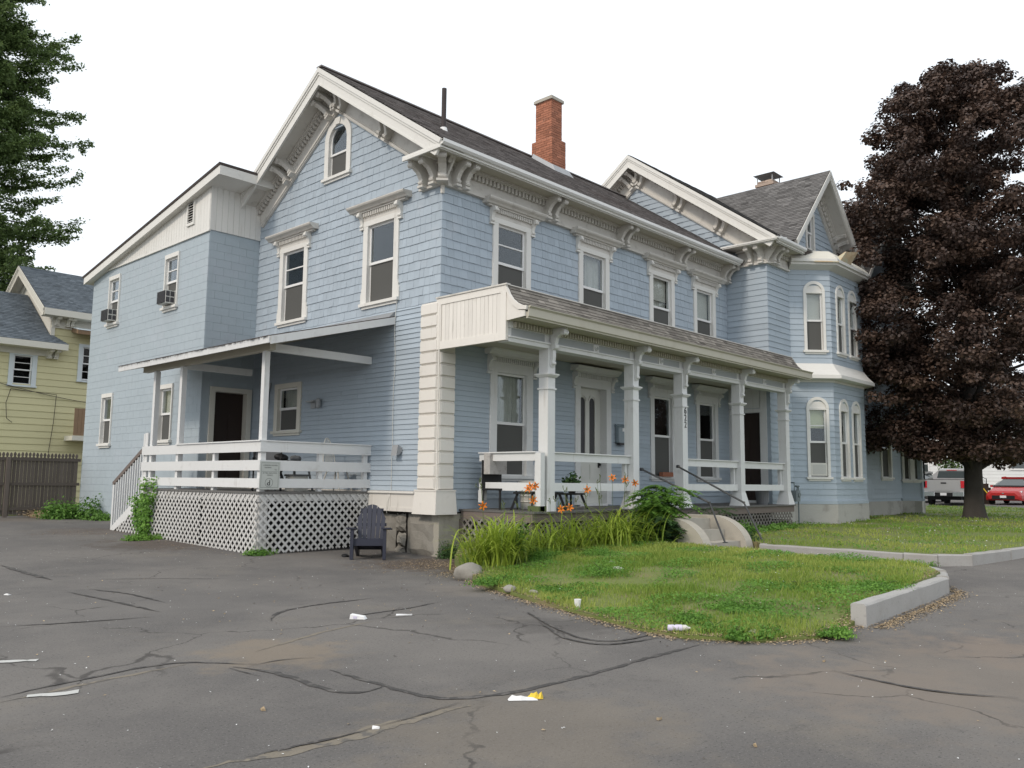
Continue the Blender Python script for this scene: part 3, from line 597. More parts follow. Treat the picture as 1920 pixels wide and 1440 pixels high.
# ---- front, under the porch
window(FF, 2.10, 1.62, 3.80, .94, key='FP', hood=True, m='porchwhite', hw=.84, cas=.2, ears=True, curtain=1)
for xc, sh in ((8.02, 0), (10.32, 0)):
    window(FF, xc, 1.66, 3.76, .86, key='FP', hood=True, m='porchwhite', hw=.80, cas=.17, ears=False, shade=sh, lower='screen')
def door(fr, uc, z0, z1, w, key, lites=True, m='porchwhite', leafm='doorwhite', cas=.19, hood=True, ajar=False):
    h = w/2; OPS.setdefault(key, []).append((uc-h-.03, uc+h+.03, z0-.1, z1+.03)); mb = MB(fr)
    for s in (-1, 1):
        a, b = sorted((uc+s*h, uc+s*(h+cas))); mb.box(a, b, -.02, .048, z0, z1+.10); a, b = sorted((uc+s*h, uc+s*(h+.03))); mb.box(a, b, -.26, -.021, z0, z1+.02)
    mb.box(uc-h-cas-.001, uc+h+cas+.001, -.021, .052, z1, z1+.115); mb.box(uc-h, uc+h, -.26, -.021, z1-.001, z1+.02); mb.box(uc-h-.03, uc+h+.03, -.26, .06, z0-.04, z0+.02)
    D = OB('door', mb, m, H)
    lf = MB(fr); n0, n1 = -.20, -.155
    if lites:
        uL = [(-.30, -.08), (.08, .30)]; zt = z1-.22; zb = z0+1.05; r = .11
        cuts = [-h, -.30, -.08, .08, .30, h]
        for a, b, hole in ((-h, -.30, 0), (-.30, -.08, 1), (-.08, .08, 0), (.08, .30, 1), (.30, h, 0)):
            if not hole: lf.box(uc+a+.0005, uc+b-.0005, n0, n1, z0+.02, z1)
            else:
                c = (a+b)/2; lf.box(uc+a, uc+b, n0, n1, z0+.02, zb)
                lf.ext([(uc+a, zt-r)]+[(uc+c+r*math.cos(math.pi*(1-k/10)), zt-r+r*math.sin(math.pi*(1-k/10))) for k in range(11)]+[(uc+b, zt-r), (uc+b, z1), (uc+a, z1)], 'b', n0, n1)
                for k in range(10):
                    t0, t1 = math.pi*k/10, math.pi*(k+1)/10
                    lf.ext([(uc+c+rr*math.cos(t), zt-r+.03+rr*math.sin(t)) for rr, t in ((r+.01, t0), (r+.045, t0), (r+.045, t1), (r+.01, t1))], 'b', n1, n1+.02)
        for a, b in uL:
            for p, q in ((z0+.18, z0+.50), (z0+.60, z0+.95)):
                lf.box(uc+a, uc+b, n1-.001, n1+.012, p, q); lf.box(uc+a+.035, uc+b-.035, n1+.012, n1+.02, p+.035, q-.035)
        LF = OB('door_leaf', lf, leafm, D)
        for a, b in uL: g = MB(fr); g.box(uc+a-.002, uc+b+.002, n0+.01, n0+.02, zb-.002, zt); OB('pane', g, 'grille', D)
        kb = MB(fr); kb.box(uc+h-.10, uc+h-.045, n1, n1+.015, z0+.88, z0+1.12); kb.lathe((uc+h-.073, n1+.05, z0+.96), [(.012, -.04), (.032, -.02), (.03, .01), (.01, .02)], 10, axis='b'); kb.lathe((uc+h-.073, n1+.03, z0+1.2), [(.02, -.02), (.02, .01)], 10, axis='b'); OB('door_handle', kb, 'blackplastic', D)
    else:
        lf.box(uc-h, uc+h, n0, n1, z0+.02, z1)
        for p, q in ((z0+.15, z0+.8), (z0+.95, z1-.5)):
            for a, b in ((-h+.1, -.04), (.04, h-.1)): lf.box(uc+a, uc+b, n1-.001, n1+.012, p, q)
        OB('door_leaf', lf, leafm, D)
        kb = MB(fr); kb.lathe((uc-h+.08, n1+.04, z0+1.), [(.012, -.04), (.03, -.01), (.01, .02)], 10, axis='b'); OB('door_handle', kb, 'chrome', D)
    if hood: dohood(fr, uc, z1, h, cas, .86, D, m)
    return D
door(FF, 4.98, .95, 3.74, 1.02, 'FP')
door(FW, -.60, .98, 3.55, .80, 'W', lites=False, leafm='doorwaydark', hood=False, m='porchwhite')  # dark opening of the end door painted as a near-black leaf
door(FBF, -.62, 1.24, 3.62, .86, 'BF', lites=False, leafm='doorwaydark', hood=False, m='offtrim', cas=.13)  # open doorway behind a storm door; its darkness is in the leaf colour
# ---- bays and wing front
for fr, us, key in ((FB1, (.77,), 'B1'), (FB2, (.72, 1.68), 'B2'), (FC1, (.24, .63), 'C1')):
    for u in us:
        window(fr, u, 5.55, 7.34, .50 if key != 'C1' else .22, key=key, arch=1, cas=.085, ears=False, shade=.96 if key == 'B1' else .4, curtain=0)
        window(fr, u, 1.72, 3.76, .52 if key != 'C1' else .22, key=key, arch=1, cas=.085, ears=False, shade=.28 if key == 'B1' else 0, shmat='shade2', two=(key == 'B1'))
for z0, z1 in ((1.78, 3.82), (5.6, 7.2)): window(FWF, 20.75, z0, z1, .85, key='WF', cas=.13, ears=False, curtain=1)
window(FWF, 14.72, 9.0, 10.12, .46, key='FGB', cas=.11, ears=False, lower=None)
# ---- block addition windows
for (u, a, b, w) in ((12.75, 5.98, 7.28, .68), (9.05, 5.98, 7.28, .70), (12.76, 2.46, 3.78, .66), (8.97, 2.46, 3.78, .66)):
    window(FBL, u, a, b, w, key='BL', cas=.05, ears=False, two=(a > 5 or u < 10 and False), shade=.45 if (u < 10 and a < 5) else 0, lower='screen')
def ac(fr, u, z, w=.46, h=.34, d=.30):
    mb = MB(fr); mb.box(u-w/2, u+w/2, -.12, d-.04, z, z+h, .012); mb.box(u-w/2, u+w/2, -.05, .0, z+h, z+h+.02)
    t = OB('air_conditioner', mb, 'acmetal', H)
    g = MB(fr); g.box(u-w/2+.012, u+w/2-.012, d-.04, d-.02, z+.015, z+h-.015)
    for k in range(9): zz = z+.03+k*(h-.06)/8; g.box(u-w/2+.02, u+w/2-.02, d-.02, d-.008, zz-.006, zz+.006)
    OB('grille', g, 'grille', t)
    for s in (-1, 1):
        g = MB(fr)
        for i in (0, 1):
            for j in (0, 1): g.box(*(sorted((u+s*(w/2), u+s*(w/2+.004)))), .03+i*.12, .13+i*.12, z+.03+j*.16, z+.16+j*.16)
        OB('side_vent', g, 'grille', t)
    s = MB(fr); s.box(u-w/2-.10, u-w/2, -.05, -.03, z, z+h); s.box(u+w/2, u+w/2+.10, -.05, -.03, z, z+h); OB('side_panel', s, 'whiteclean', t)
ac(FBL, 12.75, 6.0); ac(FBL, 9.05, 6.0)
# window air conditioner in the lower bay window
fb = MB(FB1); fb.box(.52, 1.02, -.1, .03, 1.74, 2.12, .01); FAN = OB('window_fan', fb, 'whiteplastic', H); g = MB(FB1); g.box(.57, .97, .03, .036, 1.79, 2.07); OB('grille', g, 'acmetal', FAN)

# ---- walls (bands with openings) and siding
rk = .677
def spG(z):
    e = (10.42-z)/rk; return max(0., 3.72-e), min(7.42, 3.72+e)
wG = bands(FG, .86, 10.35, spG, OPS['G'], name='gable_wall', m='clap')
siding(FG, 1.27, 5.08, .1045, lambda z: (.47, 7.1), OPS['G'], wG, 'clap', 'clap', 'clapboard')
siding(FG, 5.08, 10.3, .188, lambda z: (max(spG(z)[0], -.018), min(spG(z)[1], 7.1)), OPS['G'], wG, 'sh', 'shingle', 'shingle', lw=(.12, .26), out=.018, gap=.002, jit=.006)
wF = bands(FF, .86, 8.0, lambda z: (0.001, 11.64), OPS['F']+OPS['FP'], name='front_wall', m='clap')
siding(FF, 1.12, 4.28, .1045, lambda z: (.38, 11.6), OPS['FP'], wF, 'clap', 'clap', 'clapboard')
siding(FF, 5.08, 7.5, .188, lambda z: (-.018, 11.63), OPS['F'], wF, 'sh', 'shingle', 'shingle', lw=(.12, .26), out=.018, gap=.002, jit=.005)
wk = .735
def spW(z):
    e = (11.55-z)/wk; return max(-1.31, 3.24-e), min(7.8, 3.24+e)
def spW2(z): # only what stands clear of the main roof
    a, b = spW(z)
    if z > 8.4:
        c = 3.72-(11.1-z)/rk-.15; return a, min(b, max(a, c)) if z < 11.1 else b
    return a, min(0.0, b)
wW = bands(FW, .9, 11.5, spW, OPS.get('W', []), name='wing_gable_wall', m='clap')
siding(FW, 1.0, 11.4, .172, spW2, OPS.get('W', []), wW, 'lap', 'clap', 'lap_siding', lw=(1.1, 1.3), out=.024)
wWF = bands(FWF, .9, 8.4, lambda z: (11.66, 22.3), OPS['WF']+[(13.08, 17.3, .9, 8.2)], name='wing_front_wall', m='clap')
siding(FWF, 1.0, 8.2, .172, lambda z: (11.632, 13.06), [], wWF, 'lap', 'clap', 'lap_siding', lw=(1.1, 1.3), out=.024)
siding(FWF, 1.0, 8.2, .172, lambda z: (17.3, 22.3), OPS['WF'], wWF, 'lap', 'clap', 'lap_siding', lw=(1.1, 1.3), out=.024)
wFG2 = bands(FWF, 8.4, 10.9, lambda z: (max(18.2, 20.75-(11.0-z)/1.055), min(22.9, 20.75+(11.0-z)/1.055)), [], name='front_gable_wall', m='clap')
wFG = bands(FWF, 8.4, 10.9, lambda z: (max(11.9, 15.05-(11.0-z)/1.055), 15.05+(11.0-z)/1.055), OPS['FGB'], name='front_gable_wall', m='clap')
siding(FWF, 8.62, 10.8, .172, lambda z: (max(12.4, 15.05-(10.95-z)/1.055), 15.05+(10.95-z)/1.055), OPS['FGB'], wFG, 'lap', 'clap', 'lap_siding', lw=(1.1, 1.3), out=.024)
for fr, L, key in ((FB1, 1.273, 'B1'), (FB2, 2.42, 'B2'), (FB3, 1.273, 'B3'), (FC1, .85, 'C1'), (FC2, 9.5, 'C2')):
    ww = bands(fr, .9, 8.2, lambda z: (0.0, L), OPS.get(key, []), name='bay_wall', m='clap', dep=.1)
    siding(fr, 1.0, 8.15, .172, lambda z: (-.008, L+.008), OPS.get(key, []), ww, 'lap', 'clap', 'lap_siding', lw=(1.1, 1.3), out=.022)
# block addition: painted blocks, then vertical boards above
wBL = bands(FBL, .0, 9.0, lambda z: (7.1, 14.42 if z < 7.7 else 14.42-max(0, (z-7.55))/.178), OPS['BL'], name='block_wall', m='block', dep=.2, n_out=-.004)
wBF = bands(FBF, .0, 8.9, lambda z: (-1.38, -.02), OPS['BF'], name='block_wall', m='block', dep=.2)
def blocks(fr, span, ops, wall, z1):
    z = 0.05; row = 0
    while z < z1-.05:
        zt = min(z+.203, z1); off = .2 if row % 2 else 0; u0, u1 = span
        us = [u0]; k = u0+off if off else u0+.406
        while k < u1-.02: us.append(k); k += .406
        us.append(u1)
        for a, b in zip(us[:-1], us[1:]):
            cut = [o for o in ops if o[1] > a and o[0] < b and o[3] > z and o[2] < zt]; segs = [(a, b)]
            for o in cut:
                ns = []
                for p, q in segs:
                    if o[0] > p: ns.append((p, min(q, o[0])))
                    if o[1] < q: ns.append((max(p, o[1]), q))
                segs = ns
            for p, q in segs:
                if q-p < .02: continue
                P = [(p+.002, .006, z+.0025), (q-.002, .006, z+.0025), (q-.002, -.003, z+.0025), (p+.002, -.003, z+.0025), (p+.002, .006, zt-.0025), (q-.002, .006, zt-.0025), (q-.002, -.003, zt-.0025), (p+.002, -.003, zt-.0025)]
                PIECES.setdefault('block', []).append((float(np.linalg.norm(fr(p, 0, z)-CAM)), fr, P, wall, random.gauss(0, .4), 'block'))
        z = zt; row += 1
blocks(FBL, (7.1, 14.42), OPS['BL'], wBL, 7.6); blocks(FBF, (-1.384, -.01), OPS['BF'], wBF, 7.6)
flush_pieces({'shingle': 290, 'clapboard': 290, 'lap_siding': 290, 'block': 290})
tb = lambda y: 8.93-.178*(y-7.1)
for k in range(49):
    a = 7.1+k*.1495; mb = MB(FBL); mb.hexa([(a+.003, .004, 7.66), (a+.1465, .004, 7.66), (a+.1465, .03, 7.66), (a+.003, .03, 7.66), (a+.003, .004, max(7.68, tb(a))), (a+.1465, .004, max(7.68, tb(a+.15))), (a+.1465, .03, max(7.68, tb(a+.15))), (a+.003, .03, max(7.68, tb(a)))])
    OB('siding_board', mb, 'white', wBL, fix=False)
for k in range(9):
    a = -1.415+k*.157; mb = MB(FBF); mb.box(a+.003, a+.154, .004, .03, 7.66, 8.9); OB('siding_board', mb, 'white', wBF, fix=False)
mb = MB(FBL); mb.box(7.07, 14.45, .0, .045, 7.62, 7.659); OB('drip_board', mb, 'white', wBL)
mb = MB(FBL); mb.box(7.88, 8.28, .03, .07, 7.95, 8.02); mb.box(7.88, 8.28, .03, .07, 8.58, 8.65); mb.box(7.88, 7.93, .03, .07, 8.02, 8.58); mb.box(8.23, 8.28, .03, .07, 8.02, 8.58)
VT = OB('gable_vent', mb, 'white', H); 
for k in range(8):
    z = 8.04+k*.068; s = MB(FBL); s.hexa([(7.93, .035, z+.03), (8.23, .035, z+.03), (8.23, .075, z), (7.93, .075, z), (7.93, .035, z+.04), (8.23, .035, z+.04), (8.23, .075, z+.01), (7.93, .075, z+.01)]); OB('louvre', s, 'white', VT)
s = MB(FBL); s.box(7.93, 8.23, .031, .034, 8.02, 8.58); OB('louvre_backing', s, 'dark', VT)
# foundation
mb = MB(); mb.box(.13, 11.6, .03, 7.3, -.4, .86); OB('foundation', mb, 'gap', H); mb = MB(); mb.box(11.72, 22.8, -1.24, 7.5, -.3, .9); OB('foundation', mb, 'found', H)
for k, (y0, y1, z0, z1) in enumerate(((.03, .98, -.05, .81), (1.03, 1.32, .46, .79), (1.02, 1.27, .16, .42), (1.05, 1.3, -.1, .13), (1.33, 2.2, -.1, .79), (2.26, 3.3, -.1, .75), (3.35, 4.5, -.1, .78), (4.55, 6.0, -.1, .78), (6.05, 7.0, -.1, .78))):
    mb = MB(FG); N = 5; g_ = [[(y0+(y1-y0)*i/N, .0, z0+(z1-z0)*j/N) for j in range(N+1)] for i in range(N+1)]; ids = []
    for i in range(N+1):
        for j in range(N+1):
            e = min(i, N-i, j, N-j); n = (-.12 if e == 0 else -.035)+random.uniform(0, .03); y, _, z = g_[i][j]; ids.append(mb.pts([(y+random.uniform(-.02, .02), n, z+random.uniform(-.02, .02))]))
    for i in range(N):
        for j in range(N): q = i*(N+1)+j; mb.face((ids[q], ids[q+N+1], ids[q+N+2], ids[q+1]))
    OB('foundation_stone', mb, 'stone', H, smooth=False, fix=False)
mb = MB(FF)
mb.box(.06, 1.0, -.2, .02, -.2, .83); OB('foundation_stone', mb, 'found', H)
for fr, L in ((FB1, 1.273), (FB2, 2.42), (FB3, 1.273), (FC1, .85), (FC2, 9.5)):
    mb = MB(fr); mb.box(-.02, L+.02, -.3, .045, .05, .9); OB('bay_foundation', mb, 'found2', H)
    mb = MB(fr); mb.box(-.01, L+.01, -.01, .055, .901, 1.0); OB('bay_drip_board', mb, 'clap', H)
for a_, b_ in ((11.5, 13.1), (17.3, 22.3)): mb = MB(FWF); mb.box(a_, b_, -.3, .03, .05, .9); OB('wing_foundation', mb, 'found2', H)
# water table on the gable
mb = MB(FG); mb.box(.56, 7.1, -.01, .05, .85, 1.215); mb.ext([(-.01, 1.216), (.095, 1.216), (.095, 1.235), (-.01, 1.27)], 'a', .6, 7.1); mb.box(.62, 7.1, .051, .062, .85, .93); mb.box(1.35, 1.47, .051, .058, .931, 1.21); OB('water_table', mb, 'quoin', H)
# ---- quoined corner pilaster
mb = MB(); mb.hexa([(-.15, -.14, .82), (.43, -.14, .82), (.43, .56, .82), (-.15, .56, .82), (-.115, -.115, 1.27), (.40, -.115, 1.27), (.40, .53, 1.27), (-.115, .53, 1.27)]); mb.box(-.125, .41, -.125, .54, 1.271, 1.30); PB = OB('pilaster_base', mb, 'quoin', H)
mb = MB(); mb.box(-.05, .385, -.05, .51, 1.301, 5.06); PC = OB('pilaster', mb, 'quoin', H)
def quoin(fr, a, b, z, h):
    mb = MB(fr); c = .022; n0, n1 = .05, .098
    P = [(a, n0, z), (b, n0, z), (b, n0, z+h), (a, n0, z+h), (a+c, n1, z+c*.9), (b-c, n1, z+c*.9), (b-c, n1, z+h-c*.9), (a+c, n1, z+h-c*.9)]
    i = mb.pts(P)
    for q in ((4, 5, 6, 7), (0, 1, 5, 4), (1, 2, 6, 5), (2, 3, 7, 6), (3, 0, 4, 7)): mb.face([i+k for k in q])
    OB('quoin_block', mb, 'quoin', PC)
for k in range(15):
    z = 1.305+k*.25
    quoin(FG, -.03, .50, z, .232)
    if z < 3.95: quoin(FF, -.03, .375, z, .232)
mb = MB(); mb.tube([(-.082, -.082, 1.30), (-.082, -.082, 5.0)], .014, 8); OB('corner_bead', mb, 'quoin', PC)

# ---- roofs
def roofplane(e0, e1, r0, r1, m, thick=.13, course=.14, tab=.32, parent=H, name='roof', side='roof_edge'):
    """eave edge e0-e1, ridge edge r0-r1; slab plus overlapping shingle courses"""
    e0, e1, r0, r1 = [np.array(p, float) for p in (e0, e1, r0, r1)]
    n = np.cross(e1-e0, r0-e0); n /= np.linalg.norm(n)
    if n[2] < 0: n = -n
    mb = MB(); mb.hexa([e0-n*thick, e1-n*thick, r1-n*thick, r0-n*thick, e0-n*.012, e1-n*.012, r1-n*.012, r0-n*.012]); R = OB(name, mb, 'roofdark', parent)
    L = max(np.linalg.norm(r0-e0), np.linalg.norm(r1-e1)); N = max(2, int(L/course)); V = []; C = []
    rng = np.random.default_rng(int(L*100))
    for k in range(N):
        t0, t1 = k/N, (k+1)/N; a0, a1 = e0+(r0-e0)*t0, e1+(r1-e1)*t0; b0, b1 = e0+(r0-e0)*min(1, t1+.01), e1+(r1-e1)*min(1, t1+.01)
        W_ = np.linalg.norm(a1-a0)
        if W_ < .03: continue
        cuts = [0.]; x = rng.uniform(.05, tab)
        while x < W_: cuts.append(x/W_); x += tab*rng.uniform(.35, 1.0)
        cuts.append(1.); 
        for s0, s1 in zip(cuts[:-1], cuts[1:]):
            th = .016+rng.uniform(0, .007); v = rng.normal(0, .45)
            A0, A1, B0, B1 = a0+(a1-a0)*s0, a0+(a1-a0)*s1, b0+(b1-b0)*s0, b0+(b1-b0)*s1
            lo = -.011
            V += [[A0+n*th, A1+n*th, B1+n*.003, B0+n*.003], [A0+n*lo, A1+n*lo, A1+n*th, A0+n*th]]; C += [v, v]
    # orient upwards
    V = np.array(V)
    bigmesh('roof_shingle_field', V, 4, m, R, np.array(C), kind='stuff', loc=V.reshape(-1, 3).mean(0))
    return R
RX0, RX1 = -.60, 11.45
ap = (3.72, 11.07)
roofplane((RX0, -.64, 8.115), (11.9, -.64, 8.115), (RX0, ap[0], ap[1]), (11.9, ap[0], ap[1]), 'roof')
roofplane((RX0, 8.08, 8.115), (12, 8.08, 8.115), (RX0, ap[0], ap[1]), (12, ap[0], ap[1]), 'roof')
mb = MB(); mb.bar((-.62, 3.72, 11.085), (12, 3.72, 11.085), .2, .03); OB('ridge_cap', mb, 'roof', H)
WA = (3.24, 12.32); WE = (-1.9, 8.56)
roofplane((11.12, WE[0], WE[1]), (23.4, WE[0], WE[1]), (11.12, WA[0], WA[1]), (23.4, WA[0], WA[1]), 'roofwing')
roofplane((11.12, 8.3, WE[1]), (23.4, 8.3, WE[1]), (11.12, WA[0], WA[1]), (23.4, WA[0], WA[1]), 'roofwing')
def front_gable(xc, zt=11.6, hw=2.72, zb=8.70):
    yb = 2.3; y0 = -1.93
    for s in (-1, 1):
        # valley: foot of the slope meets the wing roof near the eave
        roofplane((xc+s*hw, y0, zb), (xc+s*hw, -1.6, zb), (xc, y0, zt), (xc, yb, zt), 'roofwing')
front_gable(15.05); front_gable(20.75)
# rake trim
def rake(apex, run, out, ang, L, over, drop=.48, brs=(), m='white', cm='cornice', dp=.115, parent=H, fas=.22, simple=False, ends=None):
    a = np.array(apex, float); r = np.array(run, float); o = np.array(out, float); c, s = math.cos(ang), math.sin(ang)
    fr = Fr(a, r*c-np.array([0, 0, s]), o, r*s+np.array([0, 0, c])); t = math.tan(ang)
    def rb(mb, n0, n1, z0, z1, e0=0, L_=None):
        L_ = L_ or L; u0, u1 = -z0*t+e0, -z1*t+e0
        P = [(u0, n0, z0), (L_, n0, z0), (L_, n1, z0), (u0, n1, z0), (u1, n0, z1), (L_, n0, z1), (L_, n1, z1), (u1, n1, z1)]; mb.hexa(P)
    mb = MB(fr); rb(mb, over-.05, over, -.12-fas, -.012); rb(mb, over+.001, over+.045, -.11, -.014); rb(mb, over+.001, over+.022, -.16, -.111); rb(mb, over+.001, over+.012, -.12-fas-.02, -.10-fas); OB('rake_board', mb, m, parent)
    Lw = L-over*.2
    mb = MB(fr); rb(mb, .0, over-.05, -.14-fas*.4, -.12-fas*.4); OB('rake_soffit', mb, cm, parent)
    z0 = -.12-fas*.4
    if simple:
        mb = MB(fr); rb(mb, .0, .05, z0-drop*.6, z0-.02, L_=Lw); OB('rake_frieze', mb, m, parent); return fr
    mb = MB(fr); rb(mb, .0, .045, z0-drop, z0-.02, L_=Lw); rb(mb, .0, .095, z0-drop-.05, z0-drop, L_=Lw); rb(mb, .0, .07, z0-drop-.075, z0-drop-.05, L_=Lw); rb(mb, .045, .15, z0-.09, z0-.021, L_=Lw); rb(mb, .15, .19, z0-.06, z0-.0211, L_=Lw); OB('rake_frieze', mb, cm, parent)
    dentils(fr, .45, Lw, z0-.20, z0-.091, .045, .13, dp, cm, parent)
    for b in brs:
        for d in (-.13, .13): console(fr, b+d, z0-.02, .10, over-.1, drop-.02, cm, parent)
    return fr
ang = math.atan(rk); Lr = math.hypot(4.36, 4.36*rk)
rake((0, 3.72, 11.07), (0, -1, 0), (-1, 0, 0), ang, Lr-.0, .60, brs=(.62, 2.72, ))
rake((0, 3.72, 11.07), (0, 1, 0), (-1, 0, 0), ang, 4.5, .60, brs=(.62, 2.72,))
angw = math.atan(.7315); Lw_ = math.hypot(5.14, 5.14*.7315)
rake((11.65, 3.24, 12.32), (0, -1, 0), (-1, 0, 0), angw, Lw_, .53, drop=.55, brs=(.6, 2.5, 4.3))
rake((11.65, 3.24, 12.32), (0, 1, 0), (-1, 0, 0), angw, Lw_, .53, drop=.55, brs=(.6, 2.5))
for xc in (15.05, 20.75):
    angf = math.atan2(11.6-8.7, 2.72)
    for s in (-1, 1): rake((xc, -1.31, 11.6), (s, 0, 0), (0, -1, 0), angf, math.hypot(2.9, 2.72), .60, drop=.26, brs=(2.45,), dp=.2, fas=.07)
# eave cornice on the front
def eave(fr, u0, u1, zr, reach, zf, brs, parent=H, m='white', cm='cornice', gut=True, dp=.115, df=(None, None)):
    """zr: soffit height, zf: frieze foot"""
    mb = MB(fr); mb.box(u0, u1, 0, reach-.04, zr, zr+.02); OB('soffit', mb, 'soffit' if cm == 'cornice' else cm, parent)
    mb = MB(fr); mb.box(u0, u1, reach-.04, reach, zr-.03, zr+.12); mb.box(u0, u1, reach-.06, reach-.041, zr-.05, zr-.001); OB('fascia', mb, m, parent)
    if gut:
        g = MB(fr); g.ext([(reach+.001, zr+.02), (reach+.045, zr+.02), (reach+.085, zr+.06), (reach+.085, zr+.125), (reach+.075, zr+.125), (reach+.075, zr+.066), (reach+.04, zr+.032), (reach+.001, zr+.032)], 'a', u0-.03, u1); OB('gutter', g, 'whiteclean', parent)
    a, b = df[0] if df[0] is not None else u0, df[1] if df[1] is not None else u1
    mb = MB(fr); mb.box(a, b, 0, .045, zf, zr-.001); mb.box(a, b, 0.0451, .10, zf, zf+.045); mb.box(a, b, .0451, .075, zf+.046, zf+.075); mb.box(a, b, .0451, .15, zr-.07, zr-.0015); mb.box(a, b, .1501, .20, zr-.045, zr-.0015); OB('frieze', mb, cm, parent)
    dentils(fr, a, b, zr-.185, zr-.071, .0451, .125, dp, cm, parent)
    for x in brs:
        for d in (-.13, .13): console(fr, x+d, zr-.002, .10, reach-.12, zr-zf-.06, cm, parent)
eave(FF, -.60, 11.40, 7.98, .62, 7.47, (.38, 3.25, 6.1, 8.85, 11.35), df=(-.05, 11.6))
# cornice return at the gable corner
mb = MB(); mb.box(-.60, -.0, -.62, .52, 7.981, 8.0); mb.hexa([(-.62, -.66, 8.001), (-.02, -.66, 8.001), (-.02, .56, 8.001), (-.62, .56, 8.001), (-.62, -.66, 8.05), (-.02, -.66, 8.12), (-.02, .56, 8.12), (-.62, .56, 8.05)]); mb.box(-.64, -.6, -.62, .54, 7.94, 8.0); OB('cornice_return', mb, 'white', H)
mb = MB(FG); mb.box(0.0, .62, .0, .045, 7.47, 7.98); mb.box(-.09, .64, .0451, .10, 7.47, 7.515); mb.box(-.04, .62, .0451, .15, 7.91, 7.979); OB('return_frieze', mb, 'cornice', H)
for y in (.12, .46): console(FG, y, 7.979, .11, .5, .45, 'cornice', H)
FD = Fr((0, 0, 0), (q_, -q_, 0), (-q_, -q_, 0)); console(FD, 0, 7.979, .16, .66, .45, 'cornice', H)
mb = MB(); mb.box(-.06, .0, -.06, .0, 7.3, 7.98); OB('frieze_corner', mb, 'cornice', H)
# wing eave + return
eave(FWF, 11.2, 12.95, 8.42, .60, 7.93, (11.95,), df=(11.6, 13.0))
mb = MB(); mb.box(11.05, 11.65, -1.93, -.20, 8.43, 8.46); mb.hexa([(11.03, -1.97, 8.461), (11.64, -1.97, 8.461), (11.64, -.16, 8.461), (11.03, -.16, 8.461), (11.03, -1.97, 8.50), (11.64, -1.97, 8.60), (11.64, -.16, 8.60), (11.03, -.16, 8.50)]); OB('cornice_return', mb, 'white', H)
mb = MB(FW); mb.box(-1.33, -.4, .0, .045, 7.93, 8.43); mb.box(-1.40, -.38, .0451, .10, 7.93, 7.975); mb.box(-1.36, -.4, .0451, .14, 8.36, 8.4299); OB('return_frieze', mb, 'cornice', H)
for y in (-1.2, -.88): console(FW, y, 8.43, .11, .48, .45, 'cornice', H)
eave(FWF, 17.6, 23.3, 8.42, .60, 7.93, (18.5, 21.5), df=(17.3, 22.3))
# bay cornices, little roofs and skirt
def polyring(off, pts, outs): # mitred offset polyline
    P = []
    for i, p in enumerate(pts):
        n = outs[max(0, i-1)]+outs[min(i, len(outs)-1)]; n = n/np.dot(n, n)*2; P.append(np.array(p)+n*off if 0 < i < len(pts)-1 else np.array(p)+n*off)
    return P
def baybits(x0, x1, x2, x3):
    pts = [(x0, -1.31), (x1, -2.21), (x2, -2.21), (x3, -1.31)]; outs = [np.array([-q_, -q_]), np.array([0, -1.]), np.array([q_, -q_])]
    def shell(name, prof, m):
        mb = MB(); rings = [[(*(polyring(o, pts, outs)[i]), z) for o, z in prof] for i in range(4)]; n = len(prof)
        ids = [mb.pts(r) for r in rings]
        for i in range(3):
            for k in range(n): mb.face((ids[i]+k, ids[i]+(k+1) % n, ids[i+1]+(k+1) % n, ids[i+1]+k))
        mb.face([ids[0]+k for k in range(n)]); mb.face([ids[3]+k for k in range(n)][::-1]); OB(name, mb, m, H)
    shell('bay_skirt_roof', [(0, 4.72), (.30, 4.72), (.30, 4.76), (.16, 4.92), (.03, 5.12), (0, 5.14)], 'white')
    shell('bay_skirt_moulding', [(0, 4.55), (.04, 4.55), (.04, 4.62), (.26, 4.62), (.33, 4.64), (.33, 4.74), (.301, 4.74), (.301, 4.715), (0, 4.715)], 'white')
    shell('bay_cornice', [(0, 8.02), (.22, 8.12), (.27, 8.14), (.27, 8.20), (.33, 8.22), (.33, 8.31), (.31, 8.31), (0, 8.31)], 'white')
    shell('bay_roof', [(0, 8.312), (.30, 8.312), (.24, 8.42), (.02, 8.62), (0, 8.62)], 'offtrim')
    mb = MB(); c = [(x0, -1.2), (x0, -1.31), (x1, -2.21), (x2, -2.21), (x3, -1.31), (x3, -1.2)]; mb.prism(c, 8.60, 8.63); OB('bay_roof_top', mb, 'offtrim', H)
baybits(13.08, 13.98, 16.40, 17.3)
mb = MB(); mb.hexa([(14.1, -2.52, 8.3), (14.9, -2.5, 8.28), (14.9, -2.2, 8.3), (14.1, -2.2, 8.3), (14.35, -2.62, 8.62), (15.1, -2.7, 8.74), (15.1, -2.66, 8.75), (14.35, -2.58, 8.63)]); OB('peeled_flashing', mb, 'copper', H)
mb = MB(FB1); mb.box(.70, 1.45, .331, .345, 8.20, 8.235); OB('rotten_trim', mb, 'copper', H)
